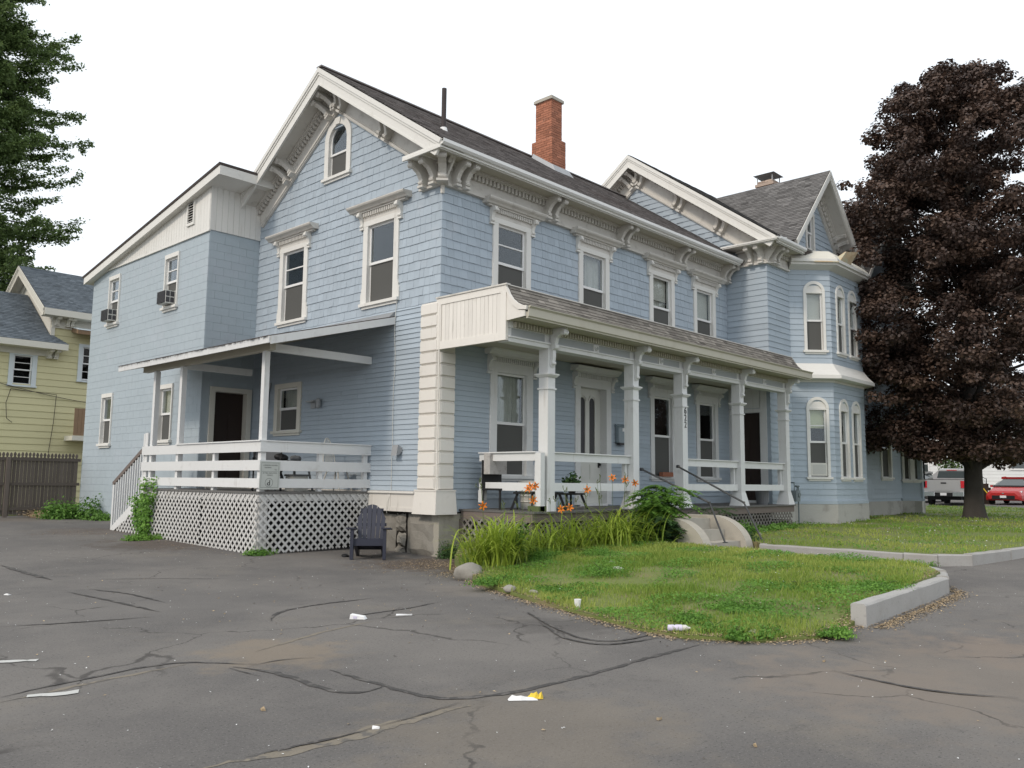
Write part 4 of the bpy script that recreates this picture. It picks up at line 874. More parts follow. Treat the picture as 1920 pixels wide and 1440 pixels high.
# block addition roof
mb = MB(); P0 = (-1.62, 6.32, 9.14); zl = lambda y: 9.14-.178*(y-6.32)
mb.hexa([(-1.62, 6.32, zl(6.32)-.05), (1.5, 6.32, zl(6.32)-.05), (1.5, 14.75, zl(14.75)-.05), (-1.62, 14.75, zl(14.75)-.05), (-1.64, 6.30, zl(6.3)), (1.5, 6.30, zl(6.3)), (1.5, 14.8, zl(14.8)), (-1.64, 14.8, zl(14.8))]); OB('block_roof', mb, 'roofdark', H)
mb = MB(); mb.hexa([(-1.60, 6.36, zl(6.36)-.26), (-1.56, 6.36, zl(6.36)-.26), (-1.56, 14.7, zl(14.7)-.26), (-1.60, 14.7, zl(14.7)-.26), (-1.60, 6.36, zl(6.36)-.051), (-1.56, 6.36, zl(6.36)-.051), (-1.56, 14.7, zl(14.7)-.051), (-1.60, 14.7, zl(14.7)-.051)])
mb.box(-1.60, .0, 6.33, 6.36, zl(6.36)-.28, zl(6.36)-.052); OB('block_fascia', mb, 'white', H)
mb = MB(); mb.hexa([(-1.56, 6.37, zl(6.37)-.24), (0., 6.37, zl(6.37)-.24), (0., 14.7, zl(14.7)-.24), (-1.56, 14.7, zl(14.7)-.24), (-1.56, 6.37, zl(6.37)-.22), (0., 6.37, zl(6.37)-.22), (0., 14.7, zl(14.7)-.22), (-1.56, 14.7, zl(14.7)-.22)]); OB('block_soffit', mb, 'white', H)
# chimney
def chimney(cx, cy, parts, zcap, m='brick'):
    lo = parts[0][0]; c = MB(); 
    for z0, z1, wx, wy in parts: c.box(cx-wx/2+.012, cx+wx/2-.012, cy-wy/2+.012, cy+wy/2-.012, z0, z1)
    CH = OB('chimney', c, 'mortar', H); rest = MB(); rng = random.Random(5)
    for z0, z1, wx, wy in parts:
        z = z0; row = 0
        while z < z1-.03:
            for side in range(4):
                L = wx if side in (0, 2) else wy; fr = [Fr((cx-wx/2, cy-wy/2, 0), (1, 0, 0), (0, -1, 0)), Fr((cx-wx/2, cy-wy/2, 0), (0, 1, 0), (-1, 0, 0)), Fr((cx-wx/2, cy+wy/2, 0), (1, 0, 0), (0, 1, 0)), Fr((cx+wx/2, cy-wy/2, 0), (0, 1, 0), (1, 0, 0))][side]
                x = 0; off = .105 if (row+side) % 2 else .21
                while x < L-.01:
                    x2 = min(L, x+(off if x == 0 else .21)); 
                    if L-x2 < .05: x2 = L
                    mb = MB(fr) if side in (0, 1) and z > z0+0 else rest; mb.fr = fr; mb.val = rng.gauss(0, .4)
                    mb.box(x+.004, x2-.004, -.05, rng.uniform(-.003, .004), z+.004, z+.066)
                    if mb is not rest: OB('brick', mb, m, CH, fix=False)
                    x = x2
            z += .072; row += 1
    OB('brick_field', rest, m, CH, fix=False, kind='stuff'); return CH
cc = aty(1034.5, 240, 2.95); cx0, cy0 = cc[0], 2.95
CH = chimney(cx0+.25, cy0+.33, [(10.2, 11.50, .62, .80), (11.50, 12.72, .48, .62)], 12.7)
top = MB(); X, Y_ = cx0+.25, cy0+.33; top.box(X-.29, X+.29, Y_-.36, Y_+.36, 12.70, 12.78, .01); top.box(X-.25, X+.25, Y_-.32, Y_+.32, 12.78, 12.82); OB('chimney_cap', top, 'conc', CH)
mb = MB(); zz = lambda y: 11.07-rk*abs(y-3.72); mb.hexa([(X-.42, Y_-.62, zz(Y_-.62)+.02), (X+.42, Y_-.62, zz(Y_-.62)+.02), (X+.42, Y_+.3, zz(Y_+.3)+.02), (X-.42, Y_+.3, zz(Y_+.3)+.02), (X-.36, Y_-.48, zz(Y_-.48)+.16), (X+.36, Y_-.48, zz(Y_-.48)+.16), (X+.36, Y_+.3, zz(Y_+.3)+.16), (X-.36, Y_+.3, zz(Y_+.3)+.16)]); OB('flashing', mb, 'flash', CH)
C2 = atz(1441, 345, 12.9); C2 = aty(1441, 345, 1.6); X2, Y2, Z2 = C2[0], 1.6, C2[2]
chimney(X2, Y2, [(Z2-1.6, Z2+.02, .62, .62)], 0, m='oldbrick')
mb = MB(); mb.box(X2-.37, X2+.37, Y2-.37, Y2+.37, Z2-.16, Z2-.06); OB('chimney_corbel', mb, 'oldbrick', H)
mb = MB()
for sx in (-1, 1):
    for sy in (-1, 1): mb.box(X2+sx*.30-.015, X2+sx*.30+.015, Y2+sy*.30-.015, Y2+sy*.30+.015, Z2+.0, Z2+.28)
mb.hexa([(X2-.42, Y2-.42, Z2+.28), (X2+.42, Y2-.42, Z2+.28), (X2+.42, Y2+.42, Z2+.28), (X2-.42, Y2+.42, Z2+.28), (X2-.1, Y2-.1, Z2+.40), (X2+.1, Y2-.1, Z2+.40), (X2+.1, Y2+.1, Z2+.40), (X2-.1, Y2+.1, Z2+.40)]); OB('chimney_cowl', mb, 'flash', H)
mb = MB(); g = np.array([.93, 1.05, 9.25]); mb.tube([g+(0, 0, -.15), g+(0, 0, .98)], .055, 12); VP_ = OB('vent_pipe', mb, 'iron', H); mb = MB(); mb.lathe(g+(0, 0, -.1), [(.17, 0), (.10, .06), (.075, .16)], 12); OB('pipe_flashing', mb, 'whiteclean', VP_)
#PART3
# ================================================================== FRONT PORCH (parts of the house)
ZD = .92
for k in range(77):
    x = .60+k*.143; mb = MB(); mb.box(x+.002, x+.141, -2.03, -.0, ZD-.035, ZD, 0); OB('deck_board', mb, 'deck', H, fix=False)
mb = MB(FF); mb.box(.62, 11.6, 1.93, 1.98, ZD-.20, ZD-.036); mb.box(.62, .67, .05, 1.929, ZD-.20, ZD-.036); OB('deck_skirt', mb, 'deckedge', H)
mb = MB(FF); mb.box(.60, .66, .02, .12, 0, .72); mb.box(.66, .74, 1.84, 1.92, .0, .72); OB('deck_corner_post', mb, 'deckedge', H)
def lattice(fr, poly, m, pitch=.165, w=.042, n=.0, parent=H, name='lattice_panel', frame=True):
    """poly: convex (u,z) region; two layers of diagonal strips clipped to it"""
    mb = MB(fr); us = [p[0] for p in poly]; zs = [p[1] for p in poly]
    cx = sum(us)/len(us); cz = sum(zs)/len(zs)
    for lay, sg in ((0, 1), (1, -1)):
        dx, dz = (q_, q_*sg); R = max(us)-min(us)+max(zs)-min(zs)
        k0 = min(us)-R; k = k0
        while k < max(us)+R:
            # line through (k, zmin) dir d, clip
            p0 = np.array([k, min(zs)]); t0, t1 = -9., 9.; ok = True
            for i in range(len(poly)):
                a = np.array(poly[i]); b = np.array(poly[(i+1) % len(poly)]); e = b-a; nn = np.array([-e[1], e[0]]); 
                if np.dot(nn, np.array([cx, cz])-a) < 0: nn = -nn
                den = nn@np.array([dx, dz]); num = nn@(a-p0)
                if abs(den) < 1e-9:
                    if num > 0: ok = False
                    continue
                t = num/den
                if den > 0: t0 = max(t0, t)
                else: t1 = min(t1, t)
            if ok and t1-t0 > .03:
                A = p0+np.array([dx, dz])*t0; B = p0+np.array([dx, dz])*t1; px_, pz_ = -dz*w/2, dx*w/2; n0, n1 = n+lay*.009, n+.008+lay*.009
                P = [(A[0]+px_, A[1]+pz_), (A[0]-px_, A[1]-pz_), (B[0]-px_, B[1]-pz_), (B[0]+px_, B[1]+pz_)]; mb.ext(P, 'b', n0, n1)
            k += pitch
    o = OB(name, mb, m, parent, fix=False); return o
FDL = Fr((.62, 0, 0), (0, -1, 0), (-1, 0, 0)); FDF = Fr((0, -1.95, 0), (1, 0, 0), (0, -1, 0))
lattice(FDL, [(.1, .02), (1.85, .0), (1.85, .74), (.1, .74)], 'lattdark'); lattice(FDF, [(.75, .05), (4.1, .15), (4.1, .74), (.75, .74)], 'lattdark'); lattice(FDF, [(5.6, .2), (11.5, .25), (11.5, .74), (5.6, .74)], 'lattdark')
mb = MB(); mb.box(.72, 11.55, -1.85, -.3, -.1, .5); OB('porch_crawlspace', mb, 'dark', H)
# end panel with vertical boards, curved lip
EP = MB(FDL); EP.fr = Fr((-.055, 0, 0), (0, -1, 0), (-1, 0, 0)); e = EP
e.box(-.02, 1.90, -.04, 0, 4.07, 5.10)
e.box(-.02, 1.90, .0005, .028, 4.07, 4.22); e.box(-.02, 1.90, .0005, .028, 4.97, 5.10); e.box(-.02, .12, .0005, .028, 4.2201, 4.9699); e.box(1.76, 1.90, .0005, .028, 4.2201, 4.9699)
PE = OB('porch_end_panel', e, 'quoin', H)
for k in range(15):
    b = MB(EP.fr); a = .125+k*.109; b.box(a+.003, a+.106, .0006, .012, 4.221, 4.969); OB('panel_board', b, 'quoin', PE, fix=False)
prof = [(1.88, 5.10), (1.93, 5.02), (1.99, 4.91), (2.07, 4.81), (2.17, 4.73), (2.29, 4.67), (2.42, 4.64)]
b = MB(EP.fr); b.ext([(1.84, 5.10)]+prof+[(2.40, 4.57), (2.2, 4.60), (2.06, 4.70), (1.97, 4.82), (1.9, 4.98), (1.84, 5.02)], 'b', -.03, .03); b.ext([(1.84, 4.42), (1.84, 5.015), (1.9, 4.975), (1.97, 4.815), (2.06, 4.695), (2.2, 4.595), (2.36, 4.56), (2.36, 4.46), (1.901, 4.43)], 'b', -.03, .012); OB('porch_roof_lip', b, 'quoin', H)
b = MB(EP.fr); b.box(-.03, 1.93, -.06, .05, 5.101, 5.13); OB('porch_end_cap', b, 'cornice', H)
# curved shingled skirt
X0, X1 = -.03, 11.95
cu = [np.array(p) for p in prof]; seg = np.array([np.linalg.norm(b-a) for a, b in zip(cu[:-1], cu[1:])]); cs = np.concatenate([[0], np.cumsum(seg)])
def cat(s): 
    i = min(len(seg)-1, int(np.searchsorted(cs, s, 'right')-1)); t = (s-cs[i])/seg[i]; return cu[i]+(cu[i+1]-cu[i])*t
mb = MB(FF); mb.ext([tuple(p-np.array([0.0, .02])) for p in cu]+[(2.40, 4.55), (1.84, 4.45), (1.84, 5.05)], 'a', X0, 11.6); PRF = OB('porch_roof', mb, 'roofdark', H)
V = []; C = []; N = 8; rng = np.random.default_rng(3)
for k in range(N):
    s0, s1 = cs[-1]*k/N, cs[-1]*(k+1)/N
    a, b_ = cat(max(0, s0-.01)), cat(s1-1e-6); d = (b_-a)/np.linalg.norm(b_-a); nn = np.array([-d[1], d[0]]); nn = -nn if nn[0]+nn[1] < 0 else nn
    x = X0+rng.uniform(0, .2); x = X0
    while x < X1:
        x2 = min(X1, x+rng.uniform(.12, .34)); th = .012+rng.uniform(0, .006); v = rng.normal(0, .5); A, B = a+nn*.002, b_+nn*th; B2 = b_-nn*.004
        V.append([(x+.002, -A[0], A[1]), (x2-.002, -A[0], A[1]), (x2-.002, -B[0], B[1]), (x+.002, -B[0], B[1])]); V.append([(x+.002, -B[0], B[1]), (x2-.002, -B[0], B[1]), (x2-.002, -B2[0], B2[1]), (x+.002, -B2[0], B2[1])]); C += [v, v]; x = x2
V = np.array(V); bigmesh('roof_shingle_field', V, 4, 'rooflight', PRF, np.array(C), kind='stuff', loc=V.reshape(-1, 3).mean(0))
mb = MB(FF); mb.hexa([(X0, -.02, 5.10), (11.9, -.02, 5.10), (11.9, 1.9, 5.04), (X0, 1.9, 5.04), (X0, -.02, 5.16), (11.9, -.02, 5.16), (11.9, 1.9, 5.098), (X0, 1.9, 5.098)]); OB('porch_roof_deck', mb, 'rooflight', H)
mb = MB(FF); mb.box(X0, 11.9, 1.86, 1.915, 5.099, 5.118); OB('drip_edge', mb, 'cornice', H)
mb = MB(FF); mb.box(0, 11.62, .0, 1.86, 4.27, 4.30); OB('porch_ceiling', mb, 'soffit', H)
# entablature
mb = MB(FF); mb.box(-.0, 11.62, 1.66, 1.90, 4.05, 4.15); mb.box(-.0, 11.62, 1.66, 1.875, 4.1501, 4.44); mb.box(-.0, 11.62, 1.90, 1.925, 4.13, 4.16); mb.box(0, 11.62, 1.876, 1.90, 4.315, 4.44); mb.box(0, 11.62, 1.62, 1.6599, 4.06, 4.24); OB('porch_beam', mb, 'porchwhite', H)
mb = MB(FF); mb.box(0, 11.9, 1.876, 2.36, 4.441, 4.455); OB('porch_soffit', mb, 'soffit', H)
mb = MB(FF); mb.box(-.03, 12.0, 2.361, 2.40, 4.42, 4.62); mb.ext([(2.401, 4.44), (2.43, 4.46), (2.43, 4.60), (2.47, 4.63), (2.47, 4.645), (2.401, 4.645)], 'a', -.03, 12.02); OB('porch_gutter', mb, 'soffit', H)
dentils(FF, .1, 11.55, 4.325, 4.43, 1.9, 1.965, .083, 'soffit', H, wf=.5)
PX = [1.12, 3.96, 5.96, 8.73, 11.38]
mids = [.55]+[(a+b)/2+.12 for a, b in zip(PX[:-1], PX[1:])]
edges = [0.04]+sum([[m_-.10, m_+.10] for m_ in mids[1:]], [])
pans = [(.10, 1.04), (1.42, mids[1]-.1), (mids[1]+.1, 3.88), (4.24, mids[2]-.1), (mids[2]+.1, 5.88), (6.26, mids[3]-.1), (mids[3]+.1, 8.65), (9.0, mids[4]-.1), (mids[4]+.1, 11.3)]
for a, b in pans:
    p = MB(FF); p.box(a, b, 1.876, 1.879, 4.165, 4.31); OB('frieze_panel', p, 'panelgrey', H)
for x in mids[1:]:
    p = MB(FF); p.box(x-.09, x+.09, 1.876, 1.896, 4.162, 4.312); p.lathe((x, 1.90, 4.237), [(.052, -.006), (.052, .02), (.02, .03)], 14, axis='b'); OB('frieze_block', p, 'porchwhite', H)
    p = MB(FF); p.lathe((x, 1.91, 4.237), [(.034, .012), (.034, .021)], 12, axis='b'); OB('rosette', p, 'panelgrey', H)
for k, x in enumerate(PX):
    w = .215; c = x+w/2; f = MB(FF); n0, n1 = 1.665, 1.90; nc = (n0+n1)/2; h = w/2
    f.box(x, x+w, n0, n1, ZD, 4.049)
    P = OB('porch_post', f, 'porchwhite', H)
    f = MB(FF)
    if k == 0: f.box(x-.02, x+w+.03, n0-.02, n1+.02, ZD, 1.12, .01)
    else: f.hexa([(x-.075, n0-.075, ZD), (x+w+.075, n0-.075, ZD), (x+w+.075, n1+.075, ZD), (x-.075, n1+.075, ZD), (x-.006, n0-.006, 1.25), (x+w+.006, n0-.006, 1.25), (x+w+.006, n1+.006, 1.25), (x-.006, n1+.006, 1.25)])
    OB('post_base', f, 'porchwhite', P)
    f = MB(FF); f.hexa([(x-.02, n0-.02, 3.50), (x+w+.02, n0-.02, 3.50), (x+w+.02, n1+.02, 3.50), (x-.02, n1+.02, 3.50), (x-.06, n0-.06, 3.545), (x+w+.06, n0-.06, 3.545), (x+w+.06, n1+.06, 3.545), (x-.06, n1+.06, 3.545)]); f.box(x-.06, x+w+.06, n0-.06, n1+.06, 3.545, 3.57)
    OB('post_capital', f, 'porchwhite', P)
    f = MB(FF); f.box(x-.022, x+w+.022, n0-.022, n1+.022, 3.26, 3.29); OB('post_necking', f, 'porchwhite', P)
    console(FF, c, 4.44, .10, 2.24, .36, 'porchwhite', P, n0=1.88, name='post_bracket') if 0 else None
    b = MB(FF); zt = 4.44; ring = [(1.90, zt), (2.26, zt), (2.27, zt-.05), (2.22, zt-.11), (2.12, zt-.13), (2.05, zt-.19), (2.03, zt-.27), (2.0, zt-.33), (1.97, zt-.36), (1.97, zt-.55), (1.95, zt-.68), (1.92, zt-.74), (1.901, zt-.74)]
    b.ext(ring, 'a', c-.045, c+.045); b.lathe((c, 2.22, zt-.09), [(.055, -.07), (.055, .07)], 12, axis='a'); b.lathe((c, 1.985, zt-.35), [(.06, -.06), (.06, .06)], 10, axis='a'); b.lathe((c, 1.94, zt-.67), [(.035, -.055), (.035, .055)], 10, axis='a'); OB('post_bracket', b, 'porchwhite', P)
# house number on the third post
def text(txt, size, org, u, v, m, parent, name='lettering', depth=.004, rot=0):
    cu_ = bpy.data.curves.new('t', 'FONT'); cu_.body = txt; cu_.size = size; cu_.extrude = depth; cu_.align_x = 'CENTER'; cu_.align_y = 'CENTER'
    o = bpy.data.objects.new('t', cu_); COL.objects.link(o); dg = bpy.context.evaluated_depsgraph_get(); me = bpy.data.meshes.new_from_object(o.evaluated_get(dg)); bpy.data.objects.remove(o)
    u = Vector(u); v = Vector(v); n = u.cross(v); mt = Matrix((u, v, n)).transposed().to_4x4()
    me.transform(mt); me.name = name
    if not me.materials: me.materials.append(M[m])
    else: me.materials[0] = M[m]
    return link(name, me, org, parent)
post3 = [o for o in bpy.data.objects if o.name.startswith('porch_post')][2]
for k, ch in enumerate('622'): text(ch, .21, (PX[2]+.118, -1.906, 3.17-k*.165), (1, 0, 0), (0, 0, 1), 'ink', post3, 'house_number')
# railings
def rail_section(fr, a, b, n, parent=H):
    mb = MB(fr); mb.box(a, b, n-.03, n+.03, 1.88, 2.035); OB('top_rail', mb, 'porchwhite', parent)
    mb = MB(fr); mb.box(a, b, n-.07, n+.07, 2.036, 2.06); OB('rail_cap', mb, 'porchwhite', parent)
    mb = MB(fr); mb.box(a, b, n-.03, n+.03, 1.30, 1.46); OB('lower_rail', mb, 'porchwhite', parent)
    for u in (a+.04, b-.06): mb = MB(fr); mb.box(u-.035, u+.035, n-.12, n-.0305, 1.10 if u < a+.1 else 1.3, 1.879); OB('rail_stile', mb, 'porchwhite', parent)
rail_section(FF, 1.36, 3.955, 1.78); rail_section(FF, 6.2, 8.725, 1.78); rail_section(FF, 8.97, 11.375, 1.78)
FS = Fr((.98, 0, 0), (0, -1, 0), (-1, 0, 0)); rail_section(FS, .22, 1.76, 0)
mb = MB(FS); mb.box(1.76, 1.90, -.06, .06, ZD, 2.03); OB('rail_newel', mb, 'porchwhite', H)
mb = MB(FS); mb.box(.20, .30, -.05, .03, 1.05, 1.299); OB('rail_newel', mb, 'porchwhite', H)
# white panel over the end door + porch bits on the wing wall
mb = MB(FW); mb.box(-1.0, -.02, .025, .05, 3.68, 4.26); OB('transom_panel', mb, 'porchwhite', H)
mb = MB(FW); mb.box(-1.22, -1.02, .025, .06, .95, 4.26); OB('corner_board', mb, 'porchwhite', H)
# concrete steps with a curved cheek wall
ST = thing('concrete_steps', (4.6, -3.0, .05), 'pale concrete porch steps with a rounded cheek wall on the right', 'steps')
for k, (y0, z0, z1) in enumerate(((-3.75, 0.0, .30), (-3.40, .30, .52), (-3.05, .52, .735))):
    mb = MB(); mb.box(3.75, 5.149, y0, -2.04, z0, z1-.0, .008); OB('step', mb, 'conc', ST)
def cheek(x0, x1, name='cheek_wall'):
    mb = MB(); ring = [(-2.04, 0), (-2.04, .80), (-3.05, .80)]+[(-3.05-.85*math.sin(t), .12+.68*math.cos(t)) for t in np.linspace(.1, 1.45, 10)]+[(-3.93, 0)]
    n = len(ring); A = mb.pts([(x0, y, z) for y, z in ring]); e = .03
    cy = sum(r[0] for r in ring)/n; cz = .3
    B = mb.pts([(x1, y, z) for y, z in ring]); mb.face([A+k for k in range(n)]); mb.face([B+k for k in range(n)][::-1])
    for k in range(n): mb.face((A+k, B+k, B+(k+1) % n, A+(k+1) % n))
    o = OB(name, mb, 'conc', ST); return o
ck = cheek(5.15, 5.42); cheek(3.48, 3.75)
for p_ in (ck,): p_['label'] = 'rounded cheek wall on the right of the steps'
def handrail(label, pts, grp='black pipe handrails at the front steps', foot=None):
    t = thing('handrail', tuple(pts[-1]), label, 'handrail', grp); mb = MB(); mb.tube(pts[:2], .021, 10); mb.lathe(tuple(np.array(pts[0])+(0, 0, -.0)), [(.036, -.03), (.036, .03)], 10, axis='b'); OB('rail', mb, 'blackrail', t, smooth=False)
    mb = MB(); mb.tube(pts[1:], .019, 10); mb.lathe(pts[1], [(.0, -.03), (.03, -.01), (.03, .015), (0, .03)], 10); OB('rail_post', mb, 'blackrail', t)
    mb = MB(); mb.lathe(pts[-1], [(.055, 0), (.055, .012), (.03, .02)], 12); OB('foot_plate', mb, 'blackrail', t)
handrail('black pipe handrail of the steps, nearer the orange lilies', [(4.24, -1.92, 1.77), (4.3, -3.53, 1.09), (4.3, -3.87, .30)])
handrail('black pipe handrail of the steps, from the post numbered 622', [(5.7, -1.92, 1.86), (5.6, -3.61, 1.08), (5.6, -4.10, .13)])

# ================================================================== SIDE PORCH
SX, SY = -2.6, 2.15; ZS = 1.24
mb = MB(); mb.box(-2.66, -.03, 2.08, 7.2, ZS-.04, ZS); OB('side_deck', mb, 'deck', H)
mb = MB(); mb.box(-2.62, -2.58, 2.12, 7.2, ZS-.19, ZS-.041); mb.box(-2.58, -.03, 2.12, 2.16, ZS-.19, ZS-.041); OB('side_deck_skirt', mb, 'latt', H)
FSL = Fr((-2.625, 0, 0), (0, 1, 0), (-1, 0, 0)); FSF = Fr((0, 2.115, 0), (1, 0, 0), (0, -1, 0))
lattice(FSF, [(-2.60, .06), (-.62, .10), (-.02, .12), (-.02, ZS-.05), (-2.60, ZS-.05)], 'latt')
lattice(FSL, [(2.14, .05), (4.35, .06), (4.35, ZS-.05), (2.14, ZS-.05)], 'latt'); lattice(FSL, [(4.38, .06), (7.15, .10), (7.15, ZS-.05), (4.38, ZS-.05)], 'latt', n=.004)
lattice(FSL, [(7.16, .10), (8.72, .14), (8.68, .2), (7.16, ZS-.2)], 'latt', n=-.02)
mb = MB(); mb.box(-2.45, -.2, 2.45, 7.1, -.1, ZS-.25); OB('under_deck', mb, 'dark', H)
mb = MB(); mb.box(-2.58, -2.40, 2.16, 2.36, -.1, ZS-.05); OB('deck_pier', mb, 'latt', H)
mb = MB(); mb.box(-2.75, -2.35, 2.0, 2.4, -.05, .08, .02); OB('pier_block', mb, 'conc', H)
for (x, y, z1) in ((SX+.055, SY+.055, 3.96), (SX+.05, 5.65, 3.95), (SX+.05, 6.98, 3.95)):
    mb = MB(); mb.box(x-.055, x+.055, y-.055, y+.055, ZS, z1); OB('porch_post', mb, 'porchwhite', H)
mb = MB(); mb.box(SX-.0, SX+.045, 7.17, 7.32, .9, 2.52); mb.box(SX-.0, SX+.045, 7.33, 7.40, 1.0, 2.5); OB('stair_newel', mb, 'porchwhite', H)
for (z0, z1) in ((2.0, 2.20), (1.64, 1.84), (1.31, 1.49)):
    mb = MB(); mb.box(SX-.045, SX-.005, SY-.01, 7.36, z0, z1); OB('side_rail_board', mb, 'porchwhite', H)
    mb = MB(); mb.box(SX-.045, .0, SY-.05, SY-.012, z0, z1); OB('side_rail_board', mb, 'porchwhite', H)
mb = MB(); mb.box(SX-.075, SX+.075, SY-.06, 5.60, 2.201, 2.225); mb.box(SX+.076, .0, SY-.075, SY+.07, 2.201, 2.225); OB('side_rail_cap', mb, 'porchwhite', H)
for y in (4.0,): mb = MB(); mb.box(SX-.004, SX+.085, y-.045, y+.045, ZS, 2.2); OB('rail_post', mb, 'porchwhite', H)
for x in (-1.25, -.12): mb = MB(); mb.box(x-.045, x+.045, SY-.011, SY+.075, ZS, 2.2); OB('rail_post', mb, 'porchwhite', H)
# beams
mb = MB(); mb.box(SX-.02, SX+.1, 1.95, 7.6, 3.96, 4.10); OB('porch_beam', mb, 'soffit', H)
mb = MB(); mb.box(SX+.101, -.03, SY, SY+.09, 3.97, 4.13); OB('porch_beam', mb, 'porchwhite', H)
mb = MB(); mb.box(SX+.101, -.9, 5.6, 5.69, 3.90, 4.05); OB('porch_beam', mb, 'porchwhite', H)
# shed roof leaning on the gable wall
def sh(x): return 4.10+(x+2.95)*(.80/2.95)
y0, y1 = 1.42, 8.15
for k in range(24):
    y = y0+.12+k*.28
    if y > y1-.05 or (y > 7.0): x1 = -1.43
    else: x1 = -.03
    mb = MB(); mb.hexa([(-2.9, y, sh(-2.9)-.10), (x1, y, sh(x1)-.10), (x1, y+.04, sh(x1)-.10), (-2.9, y+.04, sh(-2.9)-.10), (-2.9, y, sh(-2.9)-.001), (x1, y, sh(x1)-.001), (x1, y+.04, sh(x1)-.001), (-2.9, y+.04, sh(-2.9)-.001)]); OB('rafter', mb, 'soffit', H, fix=False)
def slab(name, m, ya, yb, xa, xb, lo, hi, n=None):
    mb = MB(); mb.hexa([(xa, ya, sh(xa)+lo), (xb, ya, sh(xb)+lo), (xb, yb, sh(xb)+lo), (xa, yb, sh(xa)+lo), (xa, ya, sh(xa)+hi), (xb, ya, sh(xb)+hi), (xb, yb, sh(xb)+hi), (xa, yb, sh(xa)+hi)]); return OB(name, mb, m, H)
slab('side_roof_sheathing', 'soffit', y0, 7.08, -2.93, -.03, .0, .025); slab('side_roof_sheathing', 'soffit', 7.08, y1, -2.93, -1.42, .0, .025)
slab('side_roof_cover', 'roofdark', y0-.02, 7.08, -2.97, -.03, .026, .045); slab('side_roof_cover', 'roofdark', 7.08, y1+.03, -2.97, -1.42, .026, .045)
slab('side_roof_rake', 'porchwhite', y0-.045, y0-.0205, -2.95, -.03, -.13, .024)
mb = MB(); mb.box(-2.985, -2.955, y0-.03, y1, sh(-2.97)-.10, sh(-2.97)+.024); OB('side_roof_fascia', mb, 'porchwhite', H)
rng = np.random.default_rng(9)
V = []
for k in range(300):  # ragged shingle edge
    y = y0+(y1-y0)*k/300; d = rng.uniform(.0, .05); x = -2.985-d; z = sh(-2.985)+.046
    V.append([(x, y, z-.01-d*.4), (x, y+.024, z-.01-d*.4), (-2.9, y+.024, z+.022), (-2.9, y, z+.022)])
V = np.array(V); bigmesh('ragged_roof_edge', V, 4, 'roofdark', H, kind='stuff', loc=V.reshape(-1, 3).mean(0))
mb = MB(); mb.hexa([(-.16, y0, sh(-.16)+.046), (-.03, y0, sh(-.03)+.046), (-.03, 7.0, sh(-.03)+.046), (-.16, 7.0, sh(-.16)+.046), (-.16, y0, sh(-.16)+.052), (-.03, y0, sh(-.03)+.14), (-.03, 7.0, sh(-.03)+.14), (-.16, 7.0, sh(-.16)+.052)]); OB('wall_flashing', mb, 'flash', H)
# stairs down towards the back
for k in range(5):
    y = 7.2+k*.33; z = ZS-.19*(k+1); mb = MB(); mb.box(SX+.02, -1.42, y, y+.33, z-.04, z); OB('stair_tread', mb, 'deckedge', H)
    mb = MB(); mb.box(SX+.04, -1.43, y+.30, y+.325, z-.23, z-.041); OB('stair_riser', mb, 'porchwhite', H)
mb = MB(); mb.hexa([(SX-.01, 7.2, ZS-.35), (SX+.03, 7.2, ZS-.35), (SX+.03, 8.9, .14), (SX-.01, 8.9, .14), (SX-.01, 7.2, ZS-.04), (SX+.03, 7.2, ZS-.04), (SX+.03, 8.9, .30), (SX-.01, 8.9, .30)]); OB('stair_stringer', mb, 'porchwhite', H)
mb = MB(); mb.box(SX-.01, SX+.07, 8.9, 8.98, .12, 1.30); OB('stair_newel', mb, 'porchwhite', H)
mb = MB(); mb.bar((SX+.02, 7.35, 2.17), (SX+.02, 9.02, 1.32), .05, .09); OB('stair_handrail', mb, 'deckedge', H)
for k in range(11):
    y = 7.5+k*.13; zt = 2.10-(y-7.35)*.51; zb = max(.3, ZS-.0-(y-7.2)*.58); mb = MB(); mb.box(SX+.0, SX+.035, y, y+.035, zb, zt); OB('baluster', mb, 'porchwhite', H, fix=False)
# small fixtures on the gable wall
mb = MB(FG); mb.box(1.05, 1.22, .02, .06, 2.05, 2.15); mb.hexa([(1.06, .06, 2.02), (1.24, .06, 2.02), (1.24, .17, 1.98), (1.06, .17, 1.98), (1.06, .06, 2.17), (1.24, .06, 2.17), (1.24, .13, 2.2), (1.06, .13, 2.2)]); OB('floodlight', mb, 'vinyl', H)
mb = MB(FG); mb.box(4.22, 4.40, .02, .05, 3.12, 3.32); mb.box(4.1, 4.42, .05, .18, 3.26, 3.29); OB('wall_lamp', mb, 'vinyl', H)
mb = MB(FG); mb.lathe((4.02, .10, 3.1), [(.02, 0), (.055, .03), (.06, .2), (.03, .24)], 10); OB('wall_lamp', mb, 'vinyl', H)
rw = random.Random(2); mb = MB(FG); pts = [(1.34, .04, 5.22)]+[(1.35+rw.uniform(-.012, .03), .04, 5.2-.36*k) for k in range(1, 12)]+[(1.42, .09, 1.0), (1.46, .06, .8)]; mb.tube(pts, .006, 6); OB('cable', mb, 'whiteplastic', H)
mb = MB(FG); mb.tube([(6.3, .05, 3.2), (6.28, .07, 3.6), (6.2, .05, 3.85)], .03, 8); OB('light_bracket', mb, 'vinyl', H)
